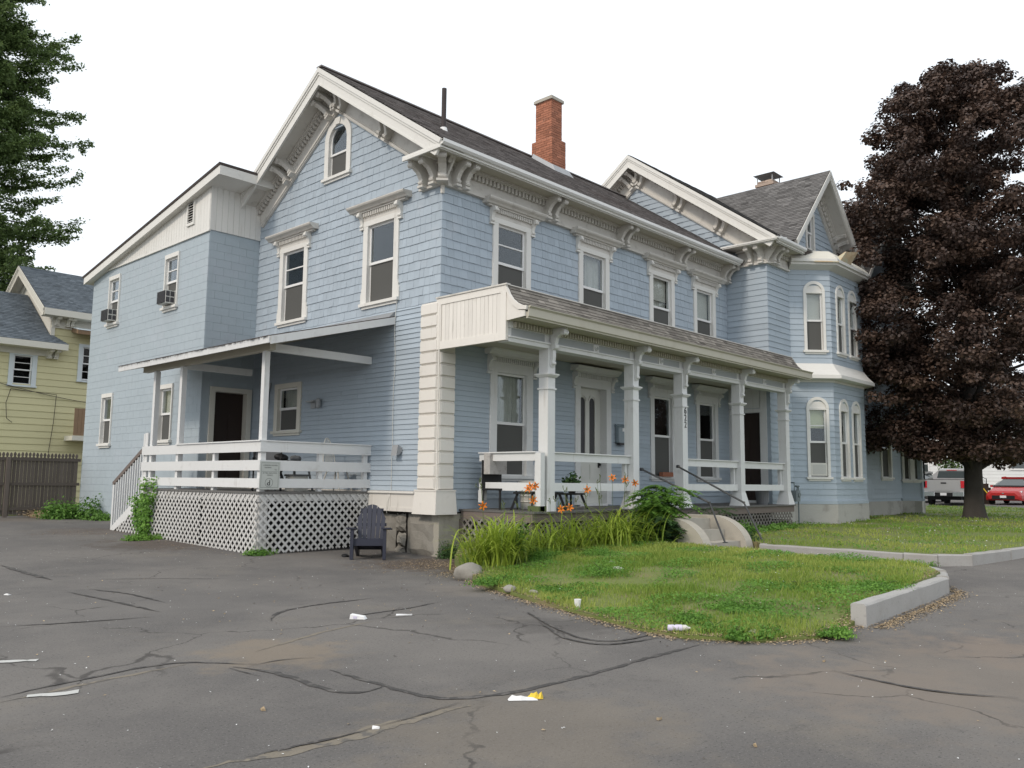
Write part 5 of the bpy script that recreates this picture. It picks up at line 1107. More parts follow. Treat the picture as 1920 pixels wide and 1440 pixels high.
# mailbox beside the front door, gas meter by the bay
t = thing('mailbox', (6.02, -.06, 2.44), 'blue-grey metal mailbox on the wall right of the white front door', 'mailbox')
mb = MB(FF); mb.box(5.86, 6.2, .026, .15, 2.46, 2.84, .015); mb.hexa([(5.85, .026, 2.841), (6.21, .026, 2.841), (6.21, .17, 2.841), (5.85, .17, 2.841), (5.85, .026, 2.93), (6.21, .026, 2.93), (6.21, .06, 2.91), (5.85, .06, 2.91)]); OB('box', mb, 'mailbox', t)
mb = MB(FF); mb.box(5.92, 6.14, .05, .14, 2.40, 2.459); OB('newspaper_tray', mb, 'grille', t); mb = MB(FF); mb.box(6.0, 6.09, .152, .156, 2.74, 2.82); OB('sticker', mb, 'paperwhite', t)
t = thing('gas_meter', (12.95, -1.75, .32), 'grey gas meter with pipes standing on the lawn between porch and bay window', 'gas meter')
g0 = np.array(aty(1492, 930, -1.72)); mx_, my_, mz_ = g0[0], g0[1], g0[2]
mb = MB(); mb.box(mx_-.12, mx_+.12, my_-.1, my_+.1, mz_-.16, mz_+.16, .03); mb.lathe((mx_, my_-.13, mz_+.04), [(.07, -.0), (.07, .04)], 14, axis='b'); OB('meter_body', mb, 'meter', t)
mb = MB(); mb.tube([(mx_-.08, my_, mz_+.15), (mx_-.08, my_, mz_+.38), (mx_+.1, my_+.25, mz_+.38)], .022, 8); mb.tube([(mx_+.08, my_, mz_+.15), (mx_+.08, my_, mz_+.28), (mx_+.22, my_+.02, mz_+.28), (mx_+.22, my_+.02, .3)], .022, 8); mb.lathe((mx_+.15, my_+.02, mz_+.28), [(.055, -.03), (.075, 0), (.055, .03)], 12); OB('meter_pipe', mb, 'meter', t)
# sign hung upside down on the side porch rail
t = thing('notice_sign', (-2.43, 2.08, 1.28), 'small faded notice sign hung upside down on the side porch rail corner', 'sign')
s0 = Fr((-2.44, 2.075, 1.56), (1, 0, .0), (0, -1, 0), (.02, 0, 1)); mb = MB(s0); mb.box(-.215, .215, 0, .008, -.28, .255, 0); OB('sign_plate', mb, 'signface', t)
mb = MB(s0)
for (a, b, c, d) in ((-.185, .185, .225, .231), (-.185, .185, -.246, -.24), (-.188, -.183, -.24, .225), (.183, .188, -.24, .225), (-.17, .17, .06, .065)): mb.box(a, b, .0081, .0095, c, d)
OB('sign_border', mb, 'signink', t)
for txt, sz, z in (('PRIVATE PROPERTY', .036, .185), ('PARKING', .034, .14), ('NO', .03, .098), ('VIOLATORS WILL BE', .034, .035), ('TOWED', .034, -.005)):
    text(txt, sz, tuple(s0(0 if txt != 'NO' else .12, .0095, z) if txt != 'PARKING' else s0(-.05, .0095, z)), (-1, 0, 0), (0, 0, -1), 'signink', t, depth=.001)
text('P', .15, tuple(s0(-.015, .0095, -.145)), (-1, 0, 0), (0, 0, -1), 'ink', t, 'parking_letter', depth=.001)
mb = MB(s0); N = 28
for k in range(N):
    t0, t1 = 2*math.pi*k/N, 2*math.pi*(k+1)/N; mb.ext([(-.01+r*math.cos(q), -.15+r*math.sin(q)) for r, q in ((.078, t0), (.086, t0), (.086, t1), (.078, t1))], 'b', .0081, .0095)
OB('sign_ring', mb, 'signink', t)
#PART4
# ================================================================== VEGETATION
def unit(v): return v/(np.linalg.norm(v, axis=-1, keepdims=True)+1e-9)
def leafquads(C, Nrm, size, rng, aspect=.62, jit=.6):
    """diamond leaves at centres C facing roughly Nrm"""
    n = unit(Nrm+rng.normal(0, jit, C.shape)); t = unit(np.cross(n, rng.normal(0, 1, C.shape))); b = np.cross(n, t)
    s = (size*rng.uniform(.65, 1.25, len(C)))[:, None]
    f = n*s*.10
    return np.stack([C-t*s*.5, C-b*s*aspect*.5+f, C+t*s*.5, C+b*s*aspect*.5+f], 1)
def clumps(centres, radii, per, rng, flat=.55, shell=.5, updir=(0, 0, 1.)):
    """leaf centres and normals on lumpy ellipsoid clumps"""
    C = []; N = []; V = []
    for c, r in zip(centres, radii):
        k = int(per*(r*r)); d = unit(rng.normal(0, 1, (k, 3))); rr = rng.uniform(shell, 1, k)[:, None]
        C.append(np.array(c)+d*rr*np.array([r, r, r*flat])); N.append(d+np.array(updir)*.9); V.append(np.clip(rng.normal(.45, .28)+rng.normal(0, .2, k), 0, 1))
    return np.concatenate(C), np.concatenate(N), np.concatenate(V)
# ---- purple maple on the side lawn
rng = np.random.default_rng(21)
MB_ = np.array([19.9, -4.40, .40])
def maple(base):
    t = thing('maple_tree', tuple(base), 'big dark purple-leaved maple on the side lawn beside the bay window', 'tree')
    prof_z = [2.3, 3.2, 4.5, 7, 10, 12, 13.6, 15.0, 16.1]; prof_r = [2.3, 3.5, 4.3, 4.6, 4.4, 4.0, 3.2, 2.1, .5]
    mb = MB(); N = 18; rings = []
    for k, (z, r) in enumerate(((-.15, .46), (.12, .35), (.5, .29), (1.3, .265), (2.6, .25), (4.5, .22), (8, .16), (12, .08))):
        off = np.array([.05*math.sin(z), .04*math.cos(z*1.3), 0]); rings.append(mb.pts([base+off+np.array([r*math.cos(a)*(1+.10*math.sin(3*a+z)+.04*math.sin(9*a)+(.12*math.sin(5*a) if z < .3 else 0)), r*math.sin(a)*(1+.10*math.sin(3*a+z)+.04*math.sin(8*a)), z]) for a in np.linspace(0, 2*math.pi, N, endpoint=False)]))
    for k in range(len(rings)-1):
        for j in range(N): mb.face((rings[k]+j, rings[k]+(j+1) % N, rings[k+1]+(j+1) % N, rings[k+1]+j))
    OB('trunk', mb, 'bark', t, smooth=True)
    cs = []; rs = []
    for k in range(700):
        z = rng.uniform(2.4, 15.9); az = rng.uniform(0, 2*math.pi); r = np.interp(z, prof_z, prof_r)*(1+.12*math.sin(3*az+z*.9)+.09*math.sin(7*az-z*1.7))*(1+.05*math.cos(az+1.0))
        u = rng.uniform(0, 1); rad = r*(.93-.55*u*u*u) if k % 3 else r*rng.uniform(.05, .7)
        cr = rng.uniform(.38, .72)*(0.8 if z > 13 else 1); rad = max(0, rad-cr*.45); cs.append(base+np.array([rad*math.cos(az), rad*math.sin(az), z-.4])); rs.append(cr)
    for u, v, d, r in ((1655, 640, 27.6, .6), (1665, 700, 27.5, .6), (1690, 620, 27.3, .7), (1650, 560, 27.4, .6), (1700, 690, 27.4, .7), (1745, 760, 27.5, .7), (1800, 780, 27.5, .7), (1780, 820, 27.8, .5), (1850, 760, 27.6, .7), (1905, 760, 27.8, .7), (1905, 640, 27.8, .8), (1900, 520, 27.8, .8), (1905, 400, 27.8, .8), (1910, 300, 28.0, .7), (1935, 260, 28.0, .6), (1820, 700, 27.4, .8), (1760, 680, 27.3, .8), (1705, 185, 28.2, .38), (1712, 215, 28.2, .5), (1735, 225, 28.3, .5), (1846, 140, 28.3, .35), (1840, 165, 28.3, .5), (1890, 142, 28.3, .3), (1876, 150, 28.3, .25), (1668, 258, 28.0, .35), (1640, 300, 28, .35), (1622, 350, 28, .45), (1618, 395, 27.8, .35), (1615, 480, 27.8, .6), (1625, 540, 27.6, .6), (1620, 620, 27.8, .6), (1640, 690, 27.8, .6), (1690, 740, 28, .6), (1720, 800, 28, .55), (1740, 840, 28.2, .5), (1790, 850, 28.2, .45), (1720, 850, 28.5, .35), (1860, 800, 28, .4), (1900, 850, 28, .5), (1885, 790, 28, .45), (1870, 845, 28.2, .25)):
        cs.append(CAM+pray(u, v)*d); rs.append(r)
    for k in range(90):
        z = rng.uniform(3, 16.2); az = rng.uniform(0, 2*math.pi); r = np.interp(z, prof_z, prof_r)*(1+.05*math.cos(az+1.0))*rng.uniform(.92, 1.06); cs.append(base+np.array([r*math.cos(az), r*math.sin(az), z-.3])); rs.append(rng.uniform(.2, .34))
    rest = [i for i in range(len(cs)) if rng.uniform() < .28]
    limb = MB()
    for i in rest[:90]:
        c = np.array(cs[i]); z0 = max(1.9, min(c[2]-1.2, 11)); a = base+np.array([0, 0, z0-.4-base[2]*0]); mid = (a+c)/2+np.array([0, 0, .35]); limb.tube([a, mid, c], .065, 5, r1=.015)
    OB('limbs', limb, 'bark', t, fix=False)
    C, Nn, V = clumps(cs, rs, 1050, rng, flat=.62, shell=.5)
    keep = np.ones(len(C), bool); C = C[keep]
    bigmesh('crown', leafquads(C, Nn, .118, rng, .8, .6), 4, 'maple', t, V, loc=base+np.array([0, 0, 8]))
    return t
maple(MB_)
# ---- silver maple at the left
rng = np.random.default_rng(5)
def silver(base, h, hr, label, seed, n_spray=210, size=.15, leaf='greentree', zlo=.36):
    rng = np.random.default_rng(seed); t = thing('silver_maple', tuple(base), label, 'tree'); mb = MB()
    mb.tube([base+np.array([0, 0, -.3]), base+np.array([.1, 0, h*.3]), base+np.array([0, .2, h*.65]), base+np.array([0, 0, h*.9])], .42, 12, r1=.06); OB('trunk', mb, 'bark', t)
    C = []; N = []; V = []; limb = MB()
    for k in range(n_spray):
        z = h*(zlo+(1-zlo-.02)*((k*.618) % 1)); az = rng.uniform(0, 2*math.pi); R = hr*math.sqrt(max(.08, 1-((z/h-.50)/.54)**2))*(1+.18*math.sin(3*az+k*.01)+.1*math.sin(z*2.1))*rng.uniform(.72, 1.14)
        d = np.array([math.cos(az), math.sin(az), 0]); p0 = base+d*R*.35+np.array([0, 0, z]); pts = []
        for s in np.linspace(0, 1, 8): pts.append(p0+d*R*.65*s+np.array([0, 0, -.55*math.sin(s*2.3)*R*.16+(.30*s**3)])+rng.normal(0, .04, 3))
        limb.tube([base+np.array([0, 0, max(2, z-1.5)]), p0]+pts[1::2], .05, 4, r1=.01, cap=False)
        for s in range(1, 8):
            m = int(95*(1.15-s/8*.62)); rad = .52*(1.15-s/8)+.07
            q = pts[s-1]+(pts[s]-pts[s-1])*rng.uniform(0, 1, (m, 1)); e = rng.normal(0, 1, (m, 3))*np.array([rad, rad, rad*.5])*.55
            C.append(q+e); N.append(e+np.array([0, 0, .7])); V.append(np.clip(rng.normal(.35+.25*(s/8), .25, m), 0, 1))
        for _ in range(2):  # side twigs with tufted tips
            s = rng.integers(3, 8); tw = pts[s]; dd = unit(d+rng.normal(0, .6, 3)*np.array([1, 1, .35])); L = rng.uniform(.4, .95); m = 110
            ts = rng.uniform(0, 1, (m, 1)); q = tw+dd*L*ts+np.array([0, 0, .12])*ts**2; e = rng.normal(0, 1, (m, 3))*(.13-.05*ts); C.append(q+e); N.append(e*4+np.array([0, 0, .7])); V.append(np.clip(rng.normal(.5, .25, m), 0, 1))
    for k in range(60):
        z = h*rng.uniform(zlo, .9); az = rng.uniform(0, 6.28); r = hr*.45*rng.uniform(.2, 1)*math.sqrt(max(.1, 1-((z/h-.58)/.47)**2)); c = base+np.array([r*math.cos(az), r*math.sin(az), z]); m = 150
        e = unit(rng.normal(0, 1, (m, 3)))*rng.uniform(.5, 1, (m, 1))*np.array([.95, .95, .6]); C.append(c+e); N.append(e+np.array([0, 0, .6])); V.append(np.clip(rng.normal(.25, .2, m), 0, 1))
    OB('limbs', limb, 'bark', t, fix=False)
    C = np.concatenate(C); N = np.concatenate(N); V = np.concatenate(V); bigmesh('crown', leafquads(C, N, size, rng, .6, .6), 4, leaf, t, V, loc=base+np.array([0, 0, h*.6]))
    return t
b_ = CAM+pray(-150, 900)*37; silver(np.array([b_[0], b_[1], .4]), 25.5, 4.7, 'tall green silver maple behind the yellow house', 11, n_spray=380, zlo=.24)
# ---- blades
def blades(P, H_, W_, rng, lean=.5, mat_='grassm', vmean=.5, segs=2):
    n = len(P); az = rng.uniform(0, 2*math.pi, n); d = np.stack([np.cos(az), np.sin(az), np.zeros(n)], 1); s = np.stack([-np.sin(az), np.cos(az), np.zeros(n)], 1)
    # blades turn their flat side anywhere; two segments with a tip
    s = np.roll(s, 1, 0); ln = (H_*lean*rng.uniform(.2, 1.2, n))[:, None]; hh = H_[:, None]; w = (W_*rng.uniform(.7, 1.3, n))[:, None]
    z = np.array([0, 0, 1.]); m = P+z*hh*.6+d*ln*.35; tip = P+z*hh*.95+d*ln
    q1 = np.stack([P-s*w/2, P+s*w/2, m+s*w*.4, m-s*w*.4], 1); q2 = np.stack([m-s*w*.4, m+s*w*.4, tip+s*w*.06, tip-s*w*.06], 1)
    return np.concatenate([q1, q2])
def vnoise(x, y, f, seed):
    r = np.random.default_rng(seed); s = 0
    for k in range(6): a = r.uniform(0, 6.28); ph = r.uniform(0, 6.28); ff = f*r.uniform(.6, 2.2); s = s+np.sin((x*math.cos(a)+y*math.sin(a))*ff+ph)
    return s/6
def turfgrass(name, P, zf, n, h0, w0, seed, near=None):
    rng = np.random.default_rng(seed); xs = [p[0] for p in P]; ys = [p[1] for p in P]; x = rng.uniform(min(xs), max(xs), n*3); y = rng.uniform(min(ys), max(ys), n*3); k = inpoly(P, x, y)
    if near:
        dd = np.hypot(x-CAM[0], y-CAM[1]); k &= rng.uniform(0, 1, len(x)) < np.clip((near/dd)**1.6, 0, 1)
    x, y = x[k][:n], y[k][:n]; nz = vnoise(x, y, 2.2, seed); k2 = rng.uniform(0, 1, len(x)) < np.clip(.66+nz*1.5, .08, 1); x, y, nz = x[k2], y[k2], nz[k2]
    d = np.hypot(x-CAM[0], y-CAM[1]); h = h0*(1+nz*.8)*rng.uniform(.5, 1.5, len(x)); w = w0*np.clip(d/9, .8, 3.5)
    Pn = np.stack([x, y, zf(x, y)-.004], 1); dry = vnoise(x, y, 1.1, seed+3); V = np.clip(.45+dry*.75+rng.normal(0, .22, len(x)), 0, 1)
    bigmesh(name, blades(Pn, h, w, rng), 4, 'grassm', None, np.concatenate([V, V]), kind='stuff')
turfgrass('island_grass', ISL, isl_z, 62000, .055, .008, 31)
turfgrass('side_lawn_grass', LAW, law_z, 75000, .05, .008, 32, near=17)
def clover(name, P, zf, n, seed, size=.03, lo=.12, h=.06):
    rng = np.random.default_rng(seed); xs = [p[0] for p in P]; ys = [p[1] for p in P]; x = rng.uniform(min(xs), max(xs), n); y = rng.uniform(min(ys), max(ys), n)
    nz = vnoise(x, y, 2.6, seed)+.5*vnoise(x, y, 6., seed+1); k = inpoly(P, x, y) & (nz+rng.normal(0, .08, n) > lo); x, y, nz = x[k], y[k], nz[k]; d = np.hypot(x-CAM[0], y-CAM[1])
    C = np.c_[x, y, zf(x, y)+rng.uniform(.15, 1, len(x))*h*np.clip(.4+nz*2, .3, 1.6)]; Q = leafquads(C, np.tile([-.1, -.2, 1.], (len(x), 1)), size, rng, .8, .45)
    bigmesh(name, Q, 4, 'weed', None, np.clip(.35+nz*.4+rng.normal(0, .22, len(x)), 0, 1), kind='stuff')
clover('clover_patches', ISL, isl_z, 90000, 71)
clover('clover_patches', LAW, law_z, 120000, 72, size=.045, lo=.3)
def ellleaf(c, r, n, rng, size, flat=.7, m='weed', name='foliage', parent=None, vm=.5):
    d = unit(rng.normal(0, 1, (n, 3))); d[:, 2] = np.abs(d[:, 2])*1.0; rr = rng.uniform(.35, 1, (n, 1)); C = np.array(c)+d*rr*np.array([r[0], r[1], r[2]])*(1+.25*np.sin(d[:, :1]*5+d[:, 1:2]*4))
    return leafquads(C, d+np.array([0, 0, .5]), size, rng, flat, .7), np.clip(rng.normal(vm, .25, n), 0, 1)
def bushthing(name, label, cat, c, r, n, size, m, seed, group=None, stems=5, vm=.5, lobes=6):
    rng = np.random.default_rng(seed); c = np.array(c, float); t = thing(name, tuple(c), label, cat, group); Q = []; V = []
    for k in range(lobes):
        o = rng.normal(0, .45, 3)*np.array(r)*np.array([1, 1, 0]); s = rng.uniform(.5, .85); q, v = ellleaf(c+o, np.array(r)*s*np.array([1, 1, rng.uniform(.8, 1.25)]), n//lobes, rng, size, .55, vm=rng.normal(vm, .12)); Q.append(q); V.append(v)
    bigmesh('foliage', np.concatenate(Q), 4, m, t, np.concatenate(V), loc=c)
    mb = MB()
    for k in range(stems): e = rng.normal(0, .4, 3)*np.array(r); e[2] = r[2]*rng.uniform(.5, .95); mb.tube([c+np.array([0, 0, -.02]), c+e*.5+np.array([0, 0, .03]), c+e], .008, 5, r1=.003)
    OB('stems', mb, 'twig', t, fix=False); return t
# ---- daylilies along the front porch
def strip(path, w0, w1, side): 
    path = np.array(path); n = len(path); q = []
    for k in range(n-1):
        a = w0+(w1-w0)*(k/(n-1))**2; b = w0+(w1-w0)*((k+1)/(n-1))**2; q.append([path[k]-side*a/2, path[k]+side*a/2, path[k+1]+side*b/2, path[k+1]-side*b/2])
    return q
def lilyclump(label, c, n, L, seed, flowers=(), vm=.55, spread=.22, group='daylily clumps in front of the porch', buds=4, z=None):
    rng = np.random.default_rng(seed); c = np.array(c, float); t = thing('daylily_clump', tuple(c), label, 'plant', group); Q = []; V = []
    for k in range(n):
        az = rng.uniform(0, 6.283); d = np.array([math.cos(az), math.sin(az), 0]); side = np.array([-d[1], d[0], 0]); l = L*1.28*rng.uniform(.6, 1.15); p = c+rng.normal(0, spread, 3)*np.array([1, .8, 0]); up = rng.uniform(.5, .95); path = []; 
        for s in np.linspace(0, 1, 8): path.append(p+d*l*(.12*s+.62*s*s)*(1.25-up*.6)+np.array([0, 0, l*up*(1.35*s-1.02*s**2.4*(.6+.5*(1-up)))]))
        q = strip(path, .028, .004, side); Q += q; V += [np.clip(rng.normal(vm, .22), 0, 1)]*len(q)
    bigmesh('foliage', np.array(Q), 4, 'lily', t, np.array(V), loc=c)
    def scape(top, petals):
        top = np.array(top, float); b0 = np.array([c[0]+(top[0]-c[0])*.7, c[1]+(top[1]-c[1])*.6, c[2]]); mb = MB(); md = (b0+top)/2+np.array([.01, 0, .05]); mb.tube([b0, md, top-np.array([0, 0, .04])], .005, 5, r1=.003)
        for j in range(3): e = top+rng.normal(0, .03, 3)-np.array([0, 0, .02]); mb.tube([top-np.array([0, 0, .07]), e, e+rng.normal(0, .012, 3)+np.array([0, 0, .05])], .004, 5, r1=.008)
        OB('flower_stem', mb, 'pod', t, fix=False)
        if petals:
            face = unit(np.array([-.7, -.7, .15])+rng.normal(0, .35, 3)); a = unit(np.cross(face, [0, 0, 1])); b = np.cross(a, face); q = []
            for j in range(6):
                th = j*math.pi/3+.3; dr = a*math.cos(th)+b*math.sin(th); sd = np.cross(face, dr); l = .075; w = .034 if j % 2 else .026
                pts = [top-face*.03, top+dr*l*.45+face*.025, top+dr*l*.85+face*.03, top+dr*l*1.1+face*.008]; ws = [.008, w, w*.8, .006]
                for i in range(3): q.append([pts[i]-sd*ws[i]/2, pts[i]+sd*ws[i]/2, pts[i+1]+sd*ws[i+1]/2, pts[i+1]-sd*ws[i+1]/2])
            q = np.array(q); bigmesh('flower', q, 4, 'petal', t, np.clip(rng.normal(.5, .3, len(q)), 0, 1), loc=top)
    for f in flowers: scape(f, True)
    for k in range(buds): scape(c+np.array([rng.uniform(-.5, .5), rng.uniform(-.1, .3), L*rng.uniform(1.05, 1.5)]), False)
fl = lambda px_, y=-2.7: [tuple(aty(u, v, y)) for u, v in px_]
lilyclump('yellow-green daylily clump beside the grey boulder, nearest the parking lot', (-1.25, -2.8, .06), 420, .98, 1, fl([(905, 948)]), vm=.8, spread=.20, buds=2)
lilyclump('second yellow-green daylily clump right behind the one by the boulder', (-.62, -2.6, .1), 190, .86, 9, (), vm=.62, spread=.2, buds=3)
lilyclump('daylily clump with the tallest orange blooms at the porch corner post', (.25, -2.6, .14), 170, .74, 2, fl([(995, 912), (1003, 911), (1000, 938), (990, 918)]), vm=.5, buds=5)
lilyclump('daylily clump with two low orange blooms between first and second post', (1.0, -2.65, .16), 190, .85, 3, fl([(1053, 955), (1068, 952), (1101, 918)]), vm=.55, buds=4)
lilyclump('arching bright green daylily clump in front of the second porch post', (1.95, -2.8, .2), 260, .95, 4, fl([(1148, 896), (1172, 900), (1191, 905)]), vm=.6, spread=.25, buds=5)
lilyclump('dark green daylily clump next to the leafy sapling', (2.75, -2.8, .22), 260, .86, 6, (), vm=.2, spread=.3, buds=1)
lilyclump('short daylily clump growing against the dark lattice', (-.1, -2.3, .12), 60, .5, 8, (), vm=.45, buds=3)
# sapling with feathery compound leaves
def sapling(label, base, top, nstem, nleaf, seed, llen=.5, m='shrub', lsz=.075, vm=.6, name='sapling'):
    rng = np.random.default_rng(seed); base = np.array(base, float); t = thing(name, tuple(base), label, 'plant'); mb = MB(); Q = []; V = []
    for k in range(nstem):
        e = np.array([rng.normal(0, .22), rng.normal(0, .15), top*rng.uniform(.55, 1)]); a = base+rng.normal(0, .08, 3)*np.array([1, 1, 0]); mb.tube([a, a+e*.5+rng.normal(0, .04, 3), a+e], .013, 6, r1=.005)
        for j in range(nleaf):
            s = rng.uniform(.3, 1)**.7; o = a+e*s; az = rng.uniform(0, 6.283); d = np.array([math.cos(az), math.sin(az), rng.uniform(-.05, .5)]); d /= np.linalg.norm(d); L = llen*rng.uniform(.6, 1.1)
            prev = o; v0 = np.clip(rng.normal(vm-.3+.45*s, .2), 0, 1)
            for i in range(1, 10):
                f = i/9; p = o+d*L*f-np.array([0, 0, .42])*L*f*f; tan = unit(p-prev); sd = unit(np.cross(tan, [0, 0, 1]))
                for sg in (-1, 1):
                    ld = unit(sd*sg+tan*.35-np.array([0, 0, .25])+rng.normal(0, .1, 3)); wd = unit(np.cross(ld, [0, 0, 1.])); c = p; l = lsz*1.35*(1-.3*f)
                    Q.append([c, c+ld*l*.45+wd*lsz*.22, c+ld*l, c+ld*l*.45-wd*lsz*.22]); V.append(v0)
                prev = p
    OB('stems', mb, 'twig', t, fix=False); bigmesh('foliage', np.array(Q), 4, m, t, np.array(V), loc=base)
sapling('tall leafy green sapling growing in front of the porch steps', (3.5, -2.75, .2), 1.25, 16, 24, 3, llen=.44, vm=.6, lsz=.115)
sapling('low dark weed bush at the foot of the sapling by the steps', (3.3, -3.0, .22), .65, 12, 18, 4, llen=.32, lsz=.10, m='darkbush', vm=.3, name='weed_bush')
sapling('dark feathery plant behind the right handrail', (6.1, -2.5, .25), .8, 6, 12, 14, llen=.35, m='darkbush', vm=.35, name='weed_bush')
bushthing('weed_bush', 'dark green weed patch right of the rounded step wall', 'plant', (5.75, -3.2, .24), (.42, .5, .38), 1500, .06, 'darkbush', 61)
bushthing('fern_patch', 'bright yellow-green ferns along the deck right of the steps', 'plant', (7.6, -2.45, .26), (.95, .3, .38), 3200, .07, 'shrub', 62, vm=.7, lobes=9)
bushthing('fern_patch', 'lower fern patch near the last porch post', 'plant', (9.8, -2.4, .28), (.9, .28, .25), 2200, .07, 'shrub', 63, vm=.55, lobes=8)
bushthing('small_shrub', 'fine-leaved green bush at the stone foundation below the white corner', 'plant', (.02, -.28, .0), (.30, .27, .40), 3600, .035, 'darkbush', 64, vm=.6)
bushthing('weed_bush', 'leafy green bush at the foot of the wooden fence beside the block wall', 'plant', (-2.1, 13.3, .28), (.62, .5, .72), 2600, .10, 'shrub', 65, vm=.45)
bushthing('weed_bush', 'small light weed at the base of the blue block wall', 'plant', (-1.75, 12.3, .27), (.35, .4, .3), 900, .09, 'shrub', 66, vm=.6)
bushthing('weed_bush', 'green weed at the far left edge under the fence post', 'plant', tuple(G(-8, 960)), (.35, .3, .35), 900, .09, 'darkbush', 67, vm=.5)
bushthing('grass_tuft', 'bright grass tuft at the foot of the white lattice below the vine', 'plant', tuple(G(278, 1012)), (.42, .30, .17), 2200, .05, 'weed', 68, vm=.75)
bushthing('grass_tuft', 'small green tuft by the concrete pier block at the lattice corner', 'plant', tuple(G(492, 1040)), (.32, .22, .16), 1400, .045, 'weed', 69, vm=.45)
rngv = np.random.default_rng(17)
def vine():
    b = np.array([-2.72, 6.85, .15]); t = thing('vine', tuple(b), 'leafy vine climbing the white lattice beside the side stairs', 'plant'); mb = MB(); Q = []; V = []
    for k in range(6):
        p = [b+np.array([0, rngv.normal(0, .05), 0])]
        for j in range(8): p.append(p[-1]+np.array([rngv.normal(0, .015), rngv.normal(-.0, .06), .135+(.02 if k < 2 else -.03)]))
        mb.tube(p, .006, 5, r1=.003)
        for q in p[1:]:
            C = q+rngv.normal(0, .065, (26, 3)); Q.append(leafquads(C, np.tile([-.8, -.3, .4], (26, 1)), .075, rngv, .75, .5)); V.append(np.clip(rngv.normal(.5, .3, 26), 0, 1))
    OB('stems', mb, 'twig', t, fix=False); bigmesh('foliage', np.concatenate(Q), 4, 'weed', t, np.concatenate(V), loc=b)
vine()
tuft_px = [((1130, 1078), .34, .26, 'feathery weed by the white stone'), ((1283, 1165), .30, .16, 'dark weed tuft behind the plastic bottle'), ((1380, 1196), .15, .14, 'small dark weed nearest the curb edge of the lawn point'), ((1440, 1192), .22, .12, 'dark weed at the tip of the lawn island'), ((1050, 1108), .28, .12, 'low clover patch left of the dry grass'), ((1500, 1100), .5, .1, 'spreading clover patch before the granite kerb'), ((1390, 1140), .35, .1, 'clover patch in the middle of the lawn island'), ((940, 1092), .4, .16, 'bright weeds behind the boulder'), ((1660, 1100), .45, .1, 'bright clover patch against the kerb end'), ((1020, 1048), .5, .3, 'loose green weeds below the lilies'), ((1560, 1190), .2, .12, 'weed tuft at the kerb corner'), ((1340, 1185), .15, .12, 'small weed between the bottle and the lawn tip'), ((1570, 1038), .25, .14, 'grass tuft on the path beside the second kerb'), ((1745, 1058), .35, .16, 'grass tuft growing at the foot of the curved kerb'), ((1120, 1040), .45, .22, 'feathery weeds under the arching lilies'), ((1210, 1022), .5, .16, 'low weeds in front of the dark lilies')]
for k, ((u, v), r, h, lab) in enumerate(tuft_px):
    zf = isl_z if k not in (12, 13) else gh; p = G(u, v, zf); bushthing('weed_tuft', lab, 'plant', tuple(p), (r, r*.8, h), int(5200*r), .028 if h > .2 else .034, 'weed', 80+k, 'weed tufts in the front lawn', stems=3, vm=.42, lobes=7)
# tall weed spike in the lilies
sapling('tall thin green weed spike rising from the yellow lilies', (-1.0, -2.95, .08), .95, 3, 26, 33, llen=.12, m='weed', lsz=.03, vm=.3, name='weed_spike')

# ================================================================== LOOSE STUFF ON THE GROUND
rng = np.random.default_rng(44)
def specks(name, P, size, m, seed, zf=gh, lift=.006, vals=True):
    rng = np.random.default_rng(seed); n = len(P); C = np.c_[P[:, 0], P[:, 1], zf(P[:, 0], P[:, 1])+lift]; Q = leafquads(C, np.tile([0, 0, 1.], (n, 1)), size, rng, .6, .22)
    Q[..., 2] = np.maximum(Q[..., 2], C[:, None, 2]-lift+.002); bigmesh(name, Q, 4, m, None, rng.normal(0, .5, n), kind='stuff')
edge = np.array(ISL[2:13]); pts = []
for a, b in zip(edge[:-1], edge[1:]):
    n = int(np.linalg.norm(b-a)*640); t = rng.uniform(0, 1, (n, 1)); nn = np.array([b[1]-a[1], -(b[0]-a[0])]); nn = nn/np.linalg.norm(nn)
    pts.append(a+(b-a)*t+nn*rng.normal(-.0, .10, (n, 1)))
for a, b in (((-2.0, -9.05), (1.6, -8.85)), ((1.6, -8.85), (3.1, -7.7))):
    a, b = np.array(a), np.array(b); n = int(np.linalg.norm(b-a)*560); t = rng.uniform(0, 1, (n, 1)); nn = np.array([b[1]-a[1], -(b[0]-a[0])]); nn /= np.linalg.norm(nn); pts.append(a+(b-a)*t+nn*np.abs(rng.normal(.0, .10, (n, 1))))
pts.append(np.array([-.9, -1.1])+rng.normal(0, .55, (1500, 2))*np.array([1.1, .8])); pts.append(np.array([-1.6, -2.6])+rng.normal(0, .3, (900, 2))); pts.append(np.array([-3.1, 4.5])+rng.normal(0, 1, (220, 2))*np.array([.3, 1.6])); pts.append(np.array([-3.3, 8.5])+rng.normal(0, .7, (200, 2)))
P_ = np.concatenate(pts); specks('leaf_litter', P_, .026, 'litterleaf', 1, zf=lambda x, y: np.maximum(gh(x, y), np.where(inpoly(ISL, x, y), isl_z(x, y), 0)), lift=.010)
x = rng.uniform(-13, 7, 1900); y = rng.uniform(-13, 9, 1900); k = ~inpoly(ISL, x, y) & ((x < -.2) | (y < -2.2)) & ~inpoly(LAW, x, y)
specks('pale_debris', np.c_[x, y][k], .016, 'paperwhite', 2); x = rng.normal(-2, 3, 500); y = rng.normal(-3.5, 3, 500); k = ~inpoly(ISL, x, y) & (x < -.2); specks('dry_bits', np.c_[x, y][k], .03, 'litterleaf', 3)
